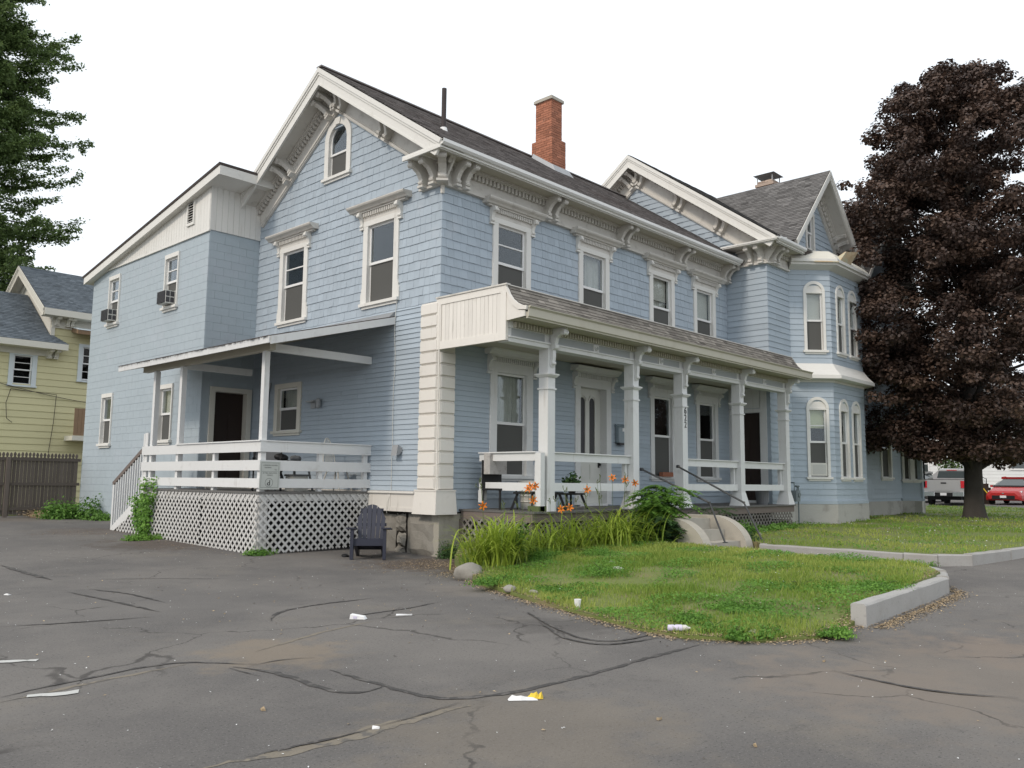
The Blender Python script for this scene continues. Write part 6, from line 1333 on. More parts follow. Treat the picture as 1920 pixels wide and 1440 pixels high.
# clover flowers on the lawns
x = rng.uniform(-3, 30, 2600); y = rng.uniform(-9, -2, 2600); k = inpoly(ISL, x, y) & (vnoise(x, y, 1.5, 5) > .05); specks('clover_flowers', np.c_[x, y][k], .018, 'paperwhite', 4, zf=isl_z, lift=.07)
k = inpoly(LAW, x, y) & (vnoise(x, y, 1.0, 6) > .1); specks('clover_flowers', np.c_[x, y][k], .035, 'paperwhite', 5, zf=law_z, lift=.07)
# soil strip under the foundation shrubs
def lump(name, label, cat, c, r, m, seed, flat=.6, group=None, parent=None):
    rng = np.random.default_rng(seed); import bmesh
    bm = bmesh.new(); bmesh.ops.create_icosphere(bm, subdivisions=3, radius=1); ph = rng.uniform(0, 6.28, 9); 
    for v in bm.verts:
        p = v.co; k = 1+.16*math.sin(p.x*2.3+ph[0])+.13*math.sin(p.y*2.9+ph[1]+p.z*2)+.06*math.sin(p.x*7+ph[2])*math.sin(p.y*6+ph[3])+.03*math.sin(p.z*13+p.x*9+ph[4]); v.co = Vector((p.x*r[0]*k, p.y*r[1]*k, p.z*r[2]*k))
    me = bpy.data.meshes.new(name); bm.to_mesh(me); bm.free(); me.polygons.foreach_set('use_smooth', [True]*len(me.polygons)); me.materials.append(M[m])
    o = link(name, me, np.array(c)+np.array([0, 0, r[2]*flat]), parent); o.rotation_euler = (0, 0, rng.uniform(0, 3)) 
    if label: o['label'] = label; o['category'] = cat
    if group: o['group'] = group
    return o
bp_ = G(886, 1086); lump('boulder', 'grey boulder at the corner of the lawn beside the yellow-green lilies', 'rock', bp_, (.26, .2, .15), 'stone', 1, flat=.55)
for k, (u, v, r, lab) in enumerate(((1161, 1070, .085, 'white stone beside the feathery weed'), (1148, 1058, .07, 'small grey stone above the white stone'), (955, 1108, .09, 'flat stone in the lawn edge behind the boulder'), (1415, 1190, .07, 'half-buried stone at the lawn point'), (1000, 1112, .06, 'small flat stone right of the boulder'))):
    lump('stone', lab, 'rock', G(u, v, isl_z), (r, r*.8, r*.5), 'stone' if k != 0 else 'found2', 10+k, flat=.5, group='stones in the front lawn')
pl = G(72*1+0, 972); lump('leaf_pile', 'pile of brown dead leaves in front of the wooden fence', 'leaf pile', G(75, 970), (.36, .25, .12), 'litterleaf', 30, flat=.2)
C0 = G(75, 970); n = 700; rr = rng.normal(0, 1, (n, 3))*np.array([.2, .16, .05])+np.array([C0[0], C0[1], C0[2]+.09]); bigmesh('leaf_pile_litter', leafquads(rr, np.tile([0, 0, 1.], (n, 1)), .06, rng, .6, .6), 4, 'litterleaf', None, rng.normal(0, .6, n), kind='stuff')
# litter
def litter(name, label, u, v, zf=gh): p = G(u, v, zf); return p
def fr_at(p, az): c, s = math.cos(az), math.sin(az); return Fr(p, (c, s, 0), (-s, c, 0))
p = G(672, 1161); t = thing('crushed_carton', tuple(p), 'crushed white drink carton lying on the asphalt', 'litter'); f = fr_at(p, -.9); mb = MB(f); mb.hexa([(-.09, -.03, .003), (.08, -.035, .003), (.09, .03, .003), (-.08, .035, .003), (-.085, -.025, .05), (.06, -.03, .03), (.07, .025, .035), (-.075, .03, .055)]); OB('carton', mb, 'paperwhite', t); mb = MB(f); mb.box(-.05, -.01, -.036, -.0305, .012, .035); OB('print', mb, 'teal', t)
p = G(757, 1154); t = thing('paper_scrap', tuple(p), 'small white paper scrap on the asphalt right of the carton', 'litter'); f = fr_at(p, -.6); mb = MB(f); mb.hexa([(-.09, -.03, .003), (.09, -.02, .003), (.08, .03, .003), (-.08, .025, .003), (-.09, -.03, .008), (.09, -.02, .02), (.08, .03, .009), (-.08, .025, .016)]); OB('paper', mb, 'paperwhite', t)
p = G(1083, 1140, isl_z); t = thing('paper_cup', tuple(p), 'small white paper cup standing crooked at the lawn edge', 'litter'); mb = MB(fr_at(p, .3)); mb.lathe((0, 0, 0), [(.03, 0), (.042, .10), (.038, .10), (.027, .01)], 14); OB('cup', mb, 'paperwhite', t)
p = G(1271, 1187, isl_z); t = thing('plastic_bottle', tuple(p+np.array([0, 0, .03])), 'empty plastic bottle with white label lying at the lawn edge', 'litter'); mb = MB(fr_at(p+np.array([0, 0, .05]), -.85)); mb.lathe((0, 0, 0), [(.006, -.10), (.028, -.095), (.03, -.04), (.024, -.035), (.03, -.02)], 14, axis='a'); mb.lathe((0, 0, 0), [(.031, -.02), (.031, .04)], 14, axis='a'); OB('bottle_label', mb, 'teal', t); mb = MB(fr_at(p+np.array([0, 0, .05]), -.85)); mb.lathe((0, 0, 0), [(.028, .041), (.024, .045), (.029, .05), (.029, .08), (.011, .105), (.011, .12)], 14, axis='a'); OB('bottle_body', mb, 'greyplastic' if 0 else 'whiteplastic', t)
p = G(986, 1312); t = thing('food_wrapper', tuple(p), 'crumpled white and yellow food wrapper on the asphalt in the foreground', 'litter'); f = fr_at(p, -.75)
rl = random.Random(4)
def crumple(x0, x1, y0, y1, h, m, nm):
    mb = MB(f); N = 7; ids = {}
    for i in range(N+1):
        for j in range(4): e = (i in (0, N)) or (j in (0, 3)); ids[i, j] = mb.pts([(x0+(x1-x0)*i/N+rl.uniform(-.006, .006), y0+(y1-y0)*j/3+rl.uniform(-.006, .006), (.004 if e else h*rl.uniform(.3, 1)))])
    for i in range(N):
        for j in range(3): mb.face((ids[i, j], ids[i+1, j], ids[i+1, j+1], ids[i, j+1]))
    mb.poly([(x0, y0, .003), (x1, y0, .003), (x1, y1, .003), (x0, y1, .003)]); OB(nm, mb, m, t, fix=False)
crumple(-.12, .08, -.035, .02, .035, 'paperwhite', 'wrapper'); crumple(.01, .12, .005, .05, .05, 'yellowplastic', 'wrapper_end')
for k, (u, v, s, lab) in enumerate(((1236, 1350, .035, 'small torn leaf on the asphalt below the wrapper'), (493, 1332, .045, 'pale scrap on the asphalt near the long tar line'), (705, 1367, .04, 'white scrap lying on the lower crack'), (1416, 1400, .03, 'buff scrap low on the right asphalt'), (14, 1116, .07, 'white scrap at the left edge of the asphalt'), (1545, 1241, .03, 'pale scrap above the curved tar line'), (1770, 1048, .08, 'crumpled paper beside the curved kerb'))):
    p = G(u, v); s *= .62; f = fr_at(p, k*1.3); mb = MB(f); mb.hexa([(-s, -s*.4, .003), (s*.8, -s*.5, .003), (s, s*.4, .003), (-s*.7, s*.5, .003), (-s*.9, -s*.3, .012), (s*.8, -s*.4, .02), (s, s*.3, .008), (-s*.7, s*.4, .018)])
    o = OB('paper_scrap' if k else 'torn_leaf', mb, 'paperwhite' if k in (2, 4, 6) else 'litterleaf'); o['label'] = lab; o['category'] = 'litter'
#PART5
# ================================================================== FENCE AND NEIGHBOURS
FT = thing('wooden_fence', (-4.0, 14.45, .3), 'weathered grey-brown stockade fence with pointed pickets between the block wall and the left edge', 'fence')
FFn = Fr((0, 14.4, 0), (1, 0, 0), (0, -1, 0)); rf = random.Random(8)
for k in range(52):
    x = -1.50-.098*(k+1); zt = 2.17+rf.uniform(-.012, .012); zb = .36+rf.uniform(0, .04); w = .088; mb = MB(FFn); c = x+w/2
    mb.ext([(x, zb), (x+w, zb), (x+w, zt-.16), (x+w*.72, zt-.13), (x+w*.95, zt-.09), (x+w*.85, zt-.04), (c, zt), (x+w*.15, zt-.04), (x+w*.05, zt-.09), (x+w*.28, zt-.13), (x, zt-.16)], 'b', -.02+rf.uniform(-.004, .004), .0); OB('picket', mb, 'fence', FT, fix=False)
for z in (.52, 1.22, 1.93): mb = MB(FFn); mb.box(-6.7, -1.45, .001, .045, z, z+.085); OB('fence_rail', mb, 'fence', FT)
for x in (-3.40, -5.85): mb = MB(FFn); mb.box(x-.05, x+.05, .046, .12, .25, 2.02); OB('fence_post', mb, 'fence', FT)
mb = MB(); mb.hexa([(-14, 14.9, -.2), (-.5, 14.9, -.2), (-.5, 60, -.2), (-14, 60, -.2), (-14, 14.9, .36), (-.5, 14.9, .36), (-.5, 60, .5), (-14, 60, .5)]); OB('back_yard', mb, 'lawn', None, kind='structure')
N_ = thing('yellow_house', (3, 27, .4), 'pale yellow clapboard house with grey roofs behind the wooden fence', 'house')
FN = Fr((0, 24., 0), (1, 0, 0), (0, -1, 0))
NOPS = [(-.72, -.02, 5.02, 6.25), (1.78, 2.6, 5.42, 6.85)]
wn = bands(FN, .3, 8.3, lambda z: (-9 if z < 6.6 else .55, 9), NOPS, name='wall', m='yellow', parent=N_)
z = .4
while z < 7.8:
    for a, b in ((-6.5, -2.1), (-2.09, 2.2), (2.21, 5.5)):
        a = max(a, .55) if z > 6.4 else a
        if b-a < .2: continue
        segs = [(a, b)]
        for o in NOPS:
            if o[2] < z+.13 < o[3]:
                ns = []
                for p, q in segs:
                    if o[1] < p or o[0] > q: ns.append((p, q)); continue
                    if o[0] > p: ns.append((p, o[0]))
                    if o[1] < q: ns.append((o[1], q))
                segs = ns
        for p, q in segs: mb = MB(FN); mb.hexa([(p, .03, z), (q, .03, z), (q, 0, z), (p, 0, z), (p, .006, z+.262), (q, .006, z+.262), (q, 0, z+.262), (p, 0, z+.262)]); OB('clapboard', mb, 'yellow', wn, fix=False)
    z += .26
def nwin(uc, z0, z1, w, n):
    W = None; h = w/2; mb = MB(FN)
    for s in (-1, 1): a, b = sorted((uc+s*h, uc+s*(h+.17))); mb.box(a, b, -.02, .06, z0-.1, z1+.08)
    mb.box(uc-h-.171, uc+h+.171, -.02, .065, z1, z1+.12); mb.box(uc-h-.2, uc+h+.2, -.1, .1, z0-.1, z0-.03); W = OB('window', mb, 'whitetrim2', N_)
    for zb, zt, nn in ((z0, (z0+z1)/2+.02, -.08), ((z0+z1)/2-.02, z1, -.05)):
        s = MB(FN); s.box(uc-h, uc-h+.05, nn, nn+.03, zb, zt); s.box(uc+h-.05, uc+h, nn, nn+.03, zb, zt); s.box(uc-h+.05, uc+h-.05, nn, nn+.03, zb, zb+.05); s.box(uc-h+.05, uc+h-.05, nn, nn+.03, zt-.04, zt); s.box(uc-h+.05, uc+h-.05, nn+.001, nn+.032, (zb+zt)/2-.012, (zb+zt)/2+.012); OB('sash', s, 'whiteclean', W)
        s = MB(FN); s.box(uc-h+.05, uc+h-.05, nn+.01, nn+.014, zb+.05, zt-.04); OB('pane', s, 'glass', W)
    r = MB(FN); a, b, c, d = uc-h-.1, uc+h+.1, z0-.1, z1+.1
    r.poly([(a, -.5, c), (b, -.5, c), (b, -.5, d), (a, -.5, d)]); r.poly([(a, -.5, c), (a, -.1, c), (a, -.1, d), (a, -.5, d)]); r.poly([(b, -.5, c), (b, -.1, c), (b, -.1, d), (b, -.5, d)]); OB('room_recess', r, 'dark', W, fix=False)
nwin(-.37, 5.06, 6.2, .66, 0); nwin(2.18, 5.45, 6.8, .72, 1)
roofplane((-9, 23.4, 6.75), (.50, 23.4, 6.75), (-9, 27, 9.2), (.50, 27, 9.2), 'slate', parent=N_)
roofplane((-9, 30.6, 6.75), (.50, 30.6, 6.75), (-9, 27, 9.2), (.50, 27, 9.2), 'slate', parent=N_)
roofplane((.50, 23.4, 6.75), (1.05, 23.4, 6.75), (.50, 24.02, 7.17), (.60, 24.02, 7.17), 'slate', parent=N_)
roofplane((.08, 23.4, 8.12), (9, 23.4, 8.12), (.08, 27, 10.42), (9, 27, 10.42), 'slate', parent=N_)
roofplane((.08, 30.6, 8.12), (9, 30.6, 8.12), (.08, 27, 10.42), (9, 27, 10.42), 'slate', parent=N_)
mb = MB(); mb.ext([(24, 6.5), (30, 6.5), (30, 8.2), (27, 10.25), (24, 8.2)], 'a', .55, .67); OB('gable_wall', mb, 'offtrim', N_)
mb = MB(); mb.ext([(24, .3), (30, .3), (30, 6.8), (27, 9.0), (24, 6.8)], 'a', -9, -8.8); OB('gable_wall', mb, 'yellow', N_)
mb = MB(FN); mb.box(-9, 1.02, .001, .58, 6.50, 6.56); mb.box(-9, 1.05, .581, .63, 6.50, 6.74); mb.box(-9, .9, .031, .09, 6.25, 6.4999); OB('lower_eave', mb, 'offtrim', N_)
mb = MB(FN); mb.box(.12, 9, .001, .58, 7.86, 7.91); mb.box(.08, 9, .581, .63, 7.86, 8.12); mb.box(.55, 9, .031, .09, 7.45, 7.8599); mb.box(.53, .68, .031, .075, 6.6, 7.45); OB('upper_eave', mb, 'offtrim', N_)
for s in (-1, 1): rake((.55, 27, 10.42), (0, s, 0), (-1, 0, 0), math.atan(.639), 4.25, .46, drop=.5, m='offtrim', cm='offtrim', parent=N_, simple=True)
for x in (.86, 1.26): console(FN, .72+x-.86, 7.86, .12, .5, .3, 'offtrim', N_)
for x in (.52, .76): console(FN, x, 6.50, .12, .5, .3, 'offtrim', N_)
console(FN, 1.28, 7.86, .12, .5, .3, 'offtrim', N_)
mb = MB(FN); mb.hexa([(1.32, .0, 7.38), (2.9, .0, 7.38), (2.9, .75, 7.22), (1.32, .75, 7.22), (1.32, .0, 7.56), (2.9, .0, 7.56), (2.9, .78, 7.38), (1.32, .78, 7.38)]); OB('window_awning', mb, 'brownwood', N_)
mb = MB(FN); mb.hexa([(1.30, .0, 7.561), (2.9, .0, 7.561), (2.9, .8, 7.381), (1.30, .8, 7.381), (1.30, .0, 7.60), (2.9, .0, 7.60), (2.9, .8, 7.41), (1.30, .8, 7.41)]); OB('awning_top', mb, 'whitetrim2', N_)
for k in range(9): mb = MB(FN); a = 1.36+k*.145; mb.box(a+.004, a+.141, .85, .88, 3.12, 4.2); OB('balcony_board', mb, 'brownwood', N_, fix=False)
mb = MB(FN); mb.box(1.32, 2.8, .03, .9, 2.92, 3.11); OB('balcony_floor', mb, 'offtrim', N_)
def wire(label, pts, r=.012, n=10):
    P = []
    for a, b in zip(pts[:-1], pts[1:]):
        a, b = np.array(a), np.array(b)
        for s in np.linspace(0, 1, n, endpoint=False): P.append(a+(b-a)*s-np.array([0, 0, .12*4*s*(1-s)*np.linalg.norm(b-a)*.04]))
    P.append(np.array(pts[-1])); mb = MB(); mb.tube(P, r, 5); return mb
for pp in ([(-1.2, 23.9, 5.05), (.5, 23.9, 4.72), (2.2, 23.9, 4.5)], [(-.75, 23.9, 4.85), (.9, 23.9, 4.75), (.86, 23.9, 3.6), (.75, 23.9, 2.4)], [(-.75, 23.9, 4.85), (-.88, 23.9, 4.3), (-.82, 23.9, 3.7), (-.62, 23.9, 3.55)]):
    OB('cable', wire('', pp), 'iron', N_)
# ---- far side: cars, white houses, trees
def polycar_section(mb, secs):
    """secs: list of (y, [(x,z)...]) same count; symmetrical closed loops"""
    ids = []
    for y, ring in secs: ids.append(mb.pts([(x, y, z) for x, z in ring]))
    n = len(secs[0][1])
    for a, b in zip(ids[:-1], ids[1:]):
        for k in range(n): mb.face((a+k, a+(k+1) % n, b+(k+1) % n, b+k))
    mb.face([ids[0]+k for k in range(n)]); mb.face([ids[-1]+k for k in range(n)][::-1])
def wheel(fr, x, y, r, w, t):
    mb = MB(fr); mb.lathe((x, y, r), [(r*.8, -w/2), (r, -w/2+.02), (r, w/2-.02), (r*.8, w/2)], 20, axis='a'); W = OB('wheel', mb, 'tyre', t)
    mb = MB(fr); s = 1 if x > 0 else -1
    mb.lathe((x+s*(w/2+.001), y, r), [(r*.62, 0), (r*.55, s*.012), (.06, s*.016)], 16, axis='a'); OB('rim', mb, 'chrome', W)
def vframe(p, head): c, s = math.cos(head), math.sin(head); return Fr(p, (s, -c, 0), (c, s, 0))
def ring(w0, w1, z0, z1, ch=.06): return [(-w0, z0), (w0, z0), (w0+.02, z0+.12), (w0+.02, (z0+z1)/2), (w1, z1-ch), (w1-ch, z1), (-w1+ch, z1), (-w1, z1-ch), (-w0-.02, (z0+z1)/2), (-w0-.02, z0+.12)]
pt = CAM+pray(1771, 945)*44.0; pt[2] = float(gh(pt[0], pt[1])); vf = vframe(pt, R_(4))
T = thing('pickup_truck', tuple(pt), 'silver pickup truck seen from behind, parked beyond the lawn left of the tree trunk', 'pickup truck')
mb = MB(vf); polycar_section(mb, [(0, ring(.97, .96, .62, 1.34)), (2.05, ring(.98, .96, .50, 1.36)), (2.1, ring(.98, .96, .45, 1.36)), (5.3, ring(.97, .92, .45, 1.32)), (5.85, ring(.90, .80, .5, 1.15))]); OB('body', mb, 'silver', T)
mb = MB(vf); polycar_section(mb, [(2.02, ring(.93, .74, 1.34, 1.92, .12)), (2.3, ring(.93, .74, 1.34, 1.97, .12)), (3.3, ring(.93, .74, 1.34, 1.97, .12)), (4.4, ring(.9, .80, 1.30, 1.38, .02))]); OB('cab', mb, 'silver', T)
mb = MB(vf); mb.hexa([(-.74, 2.0, 1.46), (.74, 2.0, 1.46), (.74, 2.03, 1.46), (-.74, 2.03, 1.46), (-.64, 2.005, 1.83), (.64, 2.005, 1.83), (.64, 2.06, 1.83), (-.64, 2.06, 1.83)]); OB('rear_window', mb, 'carglass', T)
for s in (-1, 1):
    mb = MB(vf); mb.hexa([(s*.93, 2.5, 1.42), (s*.955, 2.5, 1.42), (s*.955, 3.9, 1.42), (s*.93, 3.9, 1.42), (s*.80, 2.55, 1.83), (s*.83, 2.55, 1.83), (s*.83, 3.3, 1.83), (s*.80, 3.3, 1.83)]); OB('side_window', mb, 'carglass', T)
    mb = MB(vf); mb.box(*sorted((s*.80, s*.985)), -.03, .12, .92, 1.29, .02); OB('tail_light', mb, 'taillamp', T)
    for y in (1.15, 4.7): wheel(vf, s*.86, y, .39, .26, T)
mb = MB(vf); mb.box(-.77, .77, -.025, .0, .74, 1.33, .005); mb.box(-.7, .7, -.032, -.026, .80, .86); G1 = OB('tailgate', mb, 'silver', T)
mb = MB(vf); mb.box(-.13, .13, -.04, -.027, 1.14, 1.21); OB('tailgate_handle', mb, 'blackplastic', T)
mb = MB(vf); mb.box(-.98, .98, 1.0, 2.0, 1.355, 1.375); mb.box(-.93, .93, .02, 2.0, 1.345, 1.356); OB('bed_cover', mb, 'blackplastic', T)
mb = MB(vf); mb.box(-.97, -.42, -.17, .05, .50, .71, .03); mb.box(.42, .97, -.17, .05, .50, .71, .03); OB('bumper', mb, 'chrome', T)
mb = MB(vf); mb.box(-.41, .41, -.14, .05, .48, .68, .02); OB('bumper_centre', mb, 'blackplastic', T); mb = MB(vf); mb.box(-.15, .15, -.16, -.141, .53, .67); OB('licence_plate', mb, 'paperwhite', T)
mb = MB(vf); mb.box(-.75, .75, .3, 5.2, .30, .5); OB('chassis', mb, 'blackplastic', T)
mb = MB(vf); mb.box(-.25, .25, 1.99, 2.015, 1.86, 1.895); OB('brake_light', mb, 'taillamp', T)
pr_ = CAM+pray(1905, 946)*46.5; pr_[2] = float(gh(pr_[0], pr_[1])); rv = vframe(pr_, R_(178))
def sedan(t, vf, paint, suv=False):
    h = .28 if suv else 0
    mb = MB(vf); polycar_section(mb, [(2.28, ring(.70, .62, .30, .62+h, .08)), (2.18, ring(.84, .78, .22, .72+h, .1)), (1.5, ring(.89, .80, .2, .88+h, .1)), (.9, ring(.90, .82, .2, .95+h, .06)), (-1.5, ring(.90, .84, .2, 1.0+h, .06)), (-2.1, ring(.86, .78, .25, .98+h, .08)), (-2.25, ring(.78, .70, .35, .85+h, .1))]); OB('body', mb, paint, t)
    mb = MB(vf); polycar_section(mb, [(1.0, ring(.80, .76, .9+h, .96+h, .02)), (.25, ring(.80, .58, .95+h, 1.38+h, .1)), (-.6, ring(.82, .60, .95+h, 1.43+h, .1)), (-1.3, ring(.82, .58, .95+h, 1.36+h, .1)), (-1.95, ring(.78, .72, .94+h, 1.0+h, .02))]); OB('cabin', mb, 'carglass', t)
    mb = MB(vf); polycar_section(mb, [(.22, ring(.57, .55, 1.365+h, 1.395+h, .01)), (-.6, ring(.60, .58, 1.41+h, 1.45+h, .01)), (-1.3, ring(.57, .55, 1.345+h, 1.375+h, .01))]); OB('roof', mb, paint, t)
    for s in (-1, 1):
        for y in (1.38, -1.32): wheel(vf, s*.80, y, .33, .22, t)
        mb = MB(vf); mb.hexa([(s*.45, 2.2, .60), (s*.80, 2.0, .62), (s*.80, 1.9, .62), (s*.45, 2.1, .60), (s*.5, 2.16, .70), (s*.82, 1.92, .74), (s*.82, 1.85, .74), (s*.5, 2.1, .70)]); OB('headlight', mb, 'farwhite', t)
        mb = MB(vf); mb.box(*sorted((s*.86, s*1.0)), .78, .9, .92+h, 1.04+h, .02); OB('mirror', mb, paint, t)
        mb = MB(vf); mb.box(*sorted((s*.55, s*.80)), -2.27, -2.1, .7+h, .85+h, .02); OB('tail_light', mb, 'taillamp', t)
    mb = MB(vf); mb.box(-.55, .55, 2.2, 2.30, .28, .48, .02); OB('grille', mb, 'blackplastic', t); mb = MB(vf); mb.box(-.15, .15, 2.301, 2.312, .36, .48); OB('licence_plate', mb, 'paperwhite', t)
    mb = MB(vf); mb.lathe((0, 2.25, .60), [(.05, -.0), (.05, .06)], 10, axis='b', sy=.6); OB('badge', mb, 'chrome', t)
t = thing('red_car', tuple(pr_), 'red sedan facing the camera at the right edge beyond the lawn', 'car'); sedan(t, rv, 'redpaint')
pc = CAM+pray(1730, 942)*50; pc[2] = float(gh(pc[0], pc[1])); t = thing('grey_car', tuple(pc), 'grey car seen from behind, half hidden between the bay corner and the silver pickup', 'car'); sedan(t, vframe(pc, R_(2)), 'greypaint', True)
pb = CAM+pray(1849, 936)*47; pb[2] = float(gh(pb[0], pb[1]))
t = thing('equipment_cover', tuple(pb), 'dark green covered machine with a yellow pole right of the tree trunk', 'equipment'); f = Fr(pb, (.3, -.95, 0), (-.95, -.3, 0)); mb = MB(f); mb.box(-.35, .25, -.3, .3, .0, .9, .12); mb.box(-.25, .15, -.2, .2, .9, 1.12, .1); OB('cover', mb, 'darkbush' if 0 else 'doorwaydark', t)
mb = MB(f); mb.bar((-.2, .38, .95), (.42, .42, .05), .05); OB('pole', mb, 'yellowplastic', t)
def farhouse(name, label, p, ax, L, Hh, D, wallm, roofm, ridge=2.5, wins=()):
    p = np.array(p, float); t = thing(name, tuple(p), label, 'house'); f = Fr(p, (math.cos(ax), math.sin(ax), 0), (math.sin(ax), -math.cos(ax), 0))
    mb = MB(f); mb.box(0, L, -D, -.02, .7, Hh); W = OB('wall', mb, wallm, t)
    for k in range(int((Hh-.7)/.22)):
        for a, b in ((0, L*.5), (L*.5+.01, L)): m2 = MB(f); z = .7+k*.22; m2.hexa([(a, .02, z), (b, .02, z), (b, -.02, z), (a, -.02, z), (a, .0, z+.22), (b, .0, z+.22), (b, -.02, z+.22), (a, -.02, z+.22)]); OB('clapboard', m2, wallm, W, fix=False)
    mb = MB(f); mb.box(.03, L-.03, -D+.03, -.05, -.2, .70); OB('foundation', mb, 'conc', t)
    mb = MB(f); mb.ext([(-.02, Hh+.001), (-D, Hh+.001), (-D/2, Hh+ridge-.2)], 'a', .02, L-.02); OB('gable', mb, wallm, t)
    e = [f(-.4, .5, Hh-.15), f(L+.4, .5, Hh-.15), f(-.4, -D/2, Hh+ridge), f(L+.4, -D/2, Hh+ridge)]; roofplane(*e, roofm, parent=t, course=.3, tab=.6)
    e = [f(-.4, -D-.5, Hh-.15), f(L+.4, -D-.5, Hh-.15), f(-.4, -D/2, Hh+ridge), f(L+.4, -D/2, Hh+ridge)]; roofplane(*e, roofm, parent=t, course=.3, tab=.6)
    for (u, z0, w, h) in wins:
        mb = MB(f); mb.box(u-.1, u, .021, .06, z0-.1, z0+h+.1); mb.box(u+w, u+w+.1, .021, .06, z0-.1, z0+h+.1); mb.box(u, u+w, .021, .06, z0+h, z0+h+.1); mb.box(u, u+w, .021, .08, z0-.1, z0); mb.box(u, u+w, .021, .045, z0+h/2-.03, z0+h/2+.03); wo_ = OB('window', mb, 'whiteclean', t)
        mb = MB(f); mb.box(u, u+w, .0205, .030, z0, z0+h); OB('pane', mb, 'carglass', wo_)
    return t, f
q0 = CAM+pray(1838, 925)*56; q0[2] = .45
HH, hf = farhouse('white_house', 'white clapboard house beyond the parking area right of the maple trunk', q0, R_(-62), 13, 6.2, 9, 'farwhite', 'roofwing', wins=((1.9, 2.2, .8, 1.4), (4.2, 2.2, .8, 1.4), (6.6, 1.6, .9, 1.9), (9, 2.2, .8, 1.4)))
for k in range(3):  # entrance steps and pipe rail
    mb = MB(hf); mb.box(.2, 1.9, .05, 1.4-.35*k, .25*k-.05, .25*(k+1)-.05); OB('entrance_step', mb, 'conc', HH)
mb = MB(hf); mb.tube([(.1, 1.2, .0), (.1, 1.2, 1.5), (.15, .2, 1.6)], .03, 6); mb.tube([(1.9, 1.35, 0), (1.9, 1.35, 1.5), (1.9, .2, 1.6)], .03, 6); OB('entrance_rail', mb, 'blackrail', HH)
q1 = CAM+pray(1690, 925)*74; q1[2] = .45
farhouse('white_house', 'far white house glimpsed between the bay corner and the pickup cab', q1, R_(-72), 8.2, 5.6, 8, 'farwhite', 'roofwing', wins=((1.4, 2.2, .8, 1.4), (5.0, 2.2, .8, 1.4)))
def fartree(label, u, v, d, h, r, seed, m='fargreen', n=26, size=.3):
    rng = np.random.default_rng(seed); b = CAM+pray(u, v)*d; b[2] = .4; t = thing('shade_tree', tuple(b), label, 'tree', None); mb = MB(); mb.tube([b, b+np.array([0, .1, h*.45]), b+np.array([.1, 0, h*.8])], .2, 8, r1=.05); OB('trunk', mb, 'bark', t)
    cs = []; rs = []
    for k in range(n): d_ = unit(rng.normal(0, 1, 3)); cs.append(b+np.array([0, 0, h*.6])+d_*rng.uniform(.3, .85)*np.array([r, r, h*.38])); rs.append(r*rng.uniform(.25, .42))
    C, N, V = clumps(cs, rs, 160, rng, .7, .4); bigmesh('crown', leafquads(C, N, size, rng, .7, .6), 4, m, t, V, loc=b+np.array([0, 0, h*.6]))
fartree('green tree standing behind the pickup cab', 1790, 915, 58, 4.6, 1.5, 5, n=24, size=.2)
fartree('light green tree behind the far white house', 1770, 915, 92, 12, 5, 6, n=30, size=.45)
fartree('green tree behind the red car, at the right edge', 1975, 915, 70, 11, 4.5, 7, n=30, size=.4)
fartree('bushy tree beyond the yellow house, by the silver maple', -60, 900, 60, 13, 6, 8, n=30, size=.4)
for k, x in enumerate(range(0, 7)):
    u = 2050+k*150; fartree(['broad green tree in the far row past the red car, first', 'far row tree past the red car, second', 'far row tree past the red car, third', 'far row tree, fourth', 'far row tree, fifth', 'far row tree, sixth', 'far row tree, last'][k], u, 915, 95, 10+2*(k % 3), 6, 20+k, n=22, size=.6) if k < 3 else None
# ================================================================== FURNITURE
def lf(p, az): c, s = math.cos(az), math.sin(az); return Fr(p, (c, s, 0), (-s, c, 0))
pA = np.array([-1.12, .62, .0]); pA[2] = float(gh(pA[0], pA[1]))+.002; face = math.atan2(CAM[1]-pA[1], CAM[0]-pA[0])+R_(-4)
A = thing('adirondack_chair', tuple(pA), 'dark navy plastic adirondack chair standing on the asphalt in front of the lattice', 'chair'); fa = lf(pA, face-math.pi/2)
# local: u to the side, n forwards (towards the camera)
def P_(mb, pts, u0, u1): mb.ext(pts, 'a', u0, u1)
for s in (-1, 1):
    mb = MB(fa); a, b = sorted((s*.27, s*.33)); mb.hexa([(a, .30, 0), (b, .30, 0), (b, .42, 0), (a, .42, 0), (a, .30, .56), (b, .30, .56), (b, .42, .56), (a, .42, .56)]); OB('leg', mb, 'navy', A)
    mb = MB(fa); a, b = sorted((s*.22, s*.27)); P_(mb, [(-.45, 0), (-.33, 0), (.32, .27), (.32, .36), (.2, .37), (-.45, .10)], a, b); OB('leg', mb, 'navy', A)
    mb = MB(fa); a, b = sorted((s*.24, s*.41)); mb.hexa([(a+(0 if s < 0 else .02), -.36, .50), (b-(0.02 if s < 0 else .0)-(.05 if s > 0 else 0), -.36, .50), (b, .46, .565), (a, .46, .565), (a+(0 if s < 0 else .02), -.36, .525), (b-(0.02 if s < 0 else .0)-(.05 if s > 0 else 0), -.36, .525), (b, .46, .59), (a, .46, .59)]); OB('armrest', mb, 'navy', A)
for k in range(6):
    n0 = .36-k*.105; z = .375-k*.038; mb = MB(fa); mb.hexa([(-.27, n0-.095, z-.055), (.27, n0-.095, z-.055), (.27, n0, z-.02), (-.27, n0, z-.02), (-.27, n0-.095, z-.03), (.27, n0-.095, z-.03), (.27, n0, z+.003), (-.27, n0, z+.003)]); OB('seat_slat', mb, 'navy', A)
mb = MB(fa); mb.box(-.27, .27, .335, .365, .25, .365); OB('front_apron', mb, 'navy', A)
ks = 6; tops = [.85, .93, .985, .985, .93, .85]
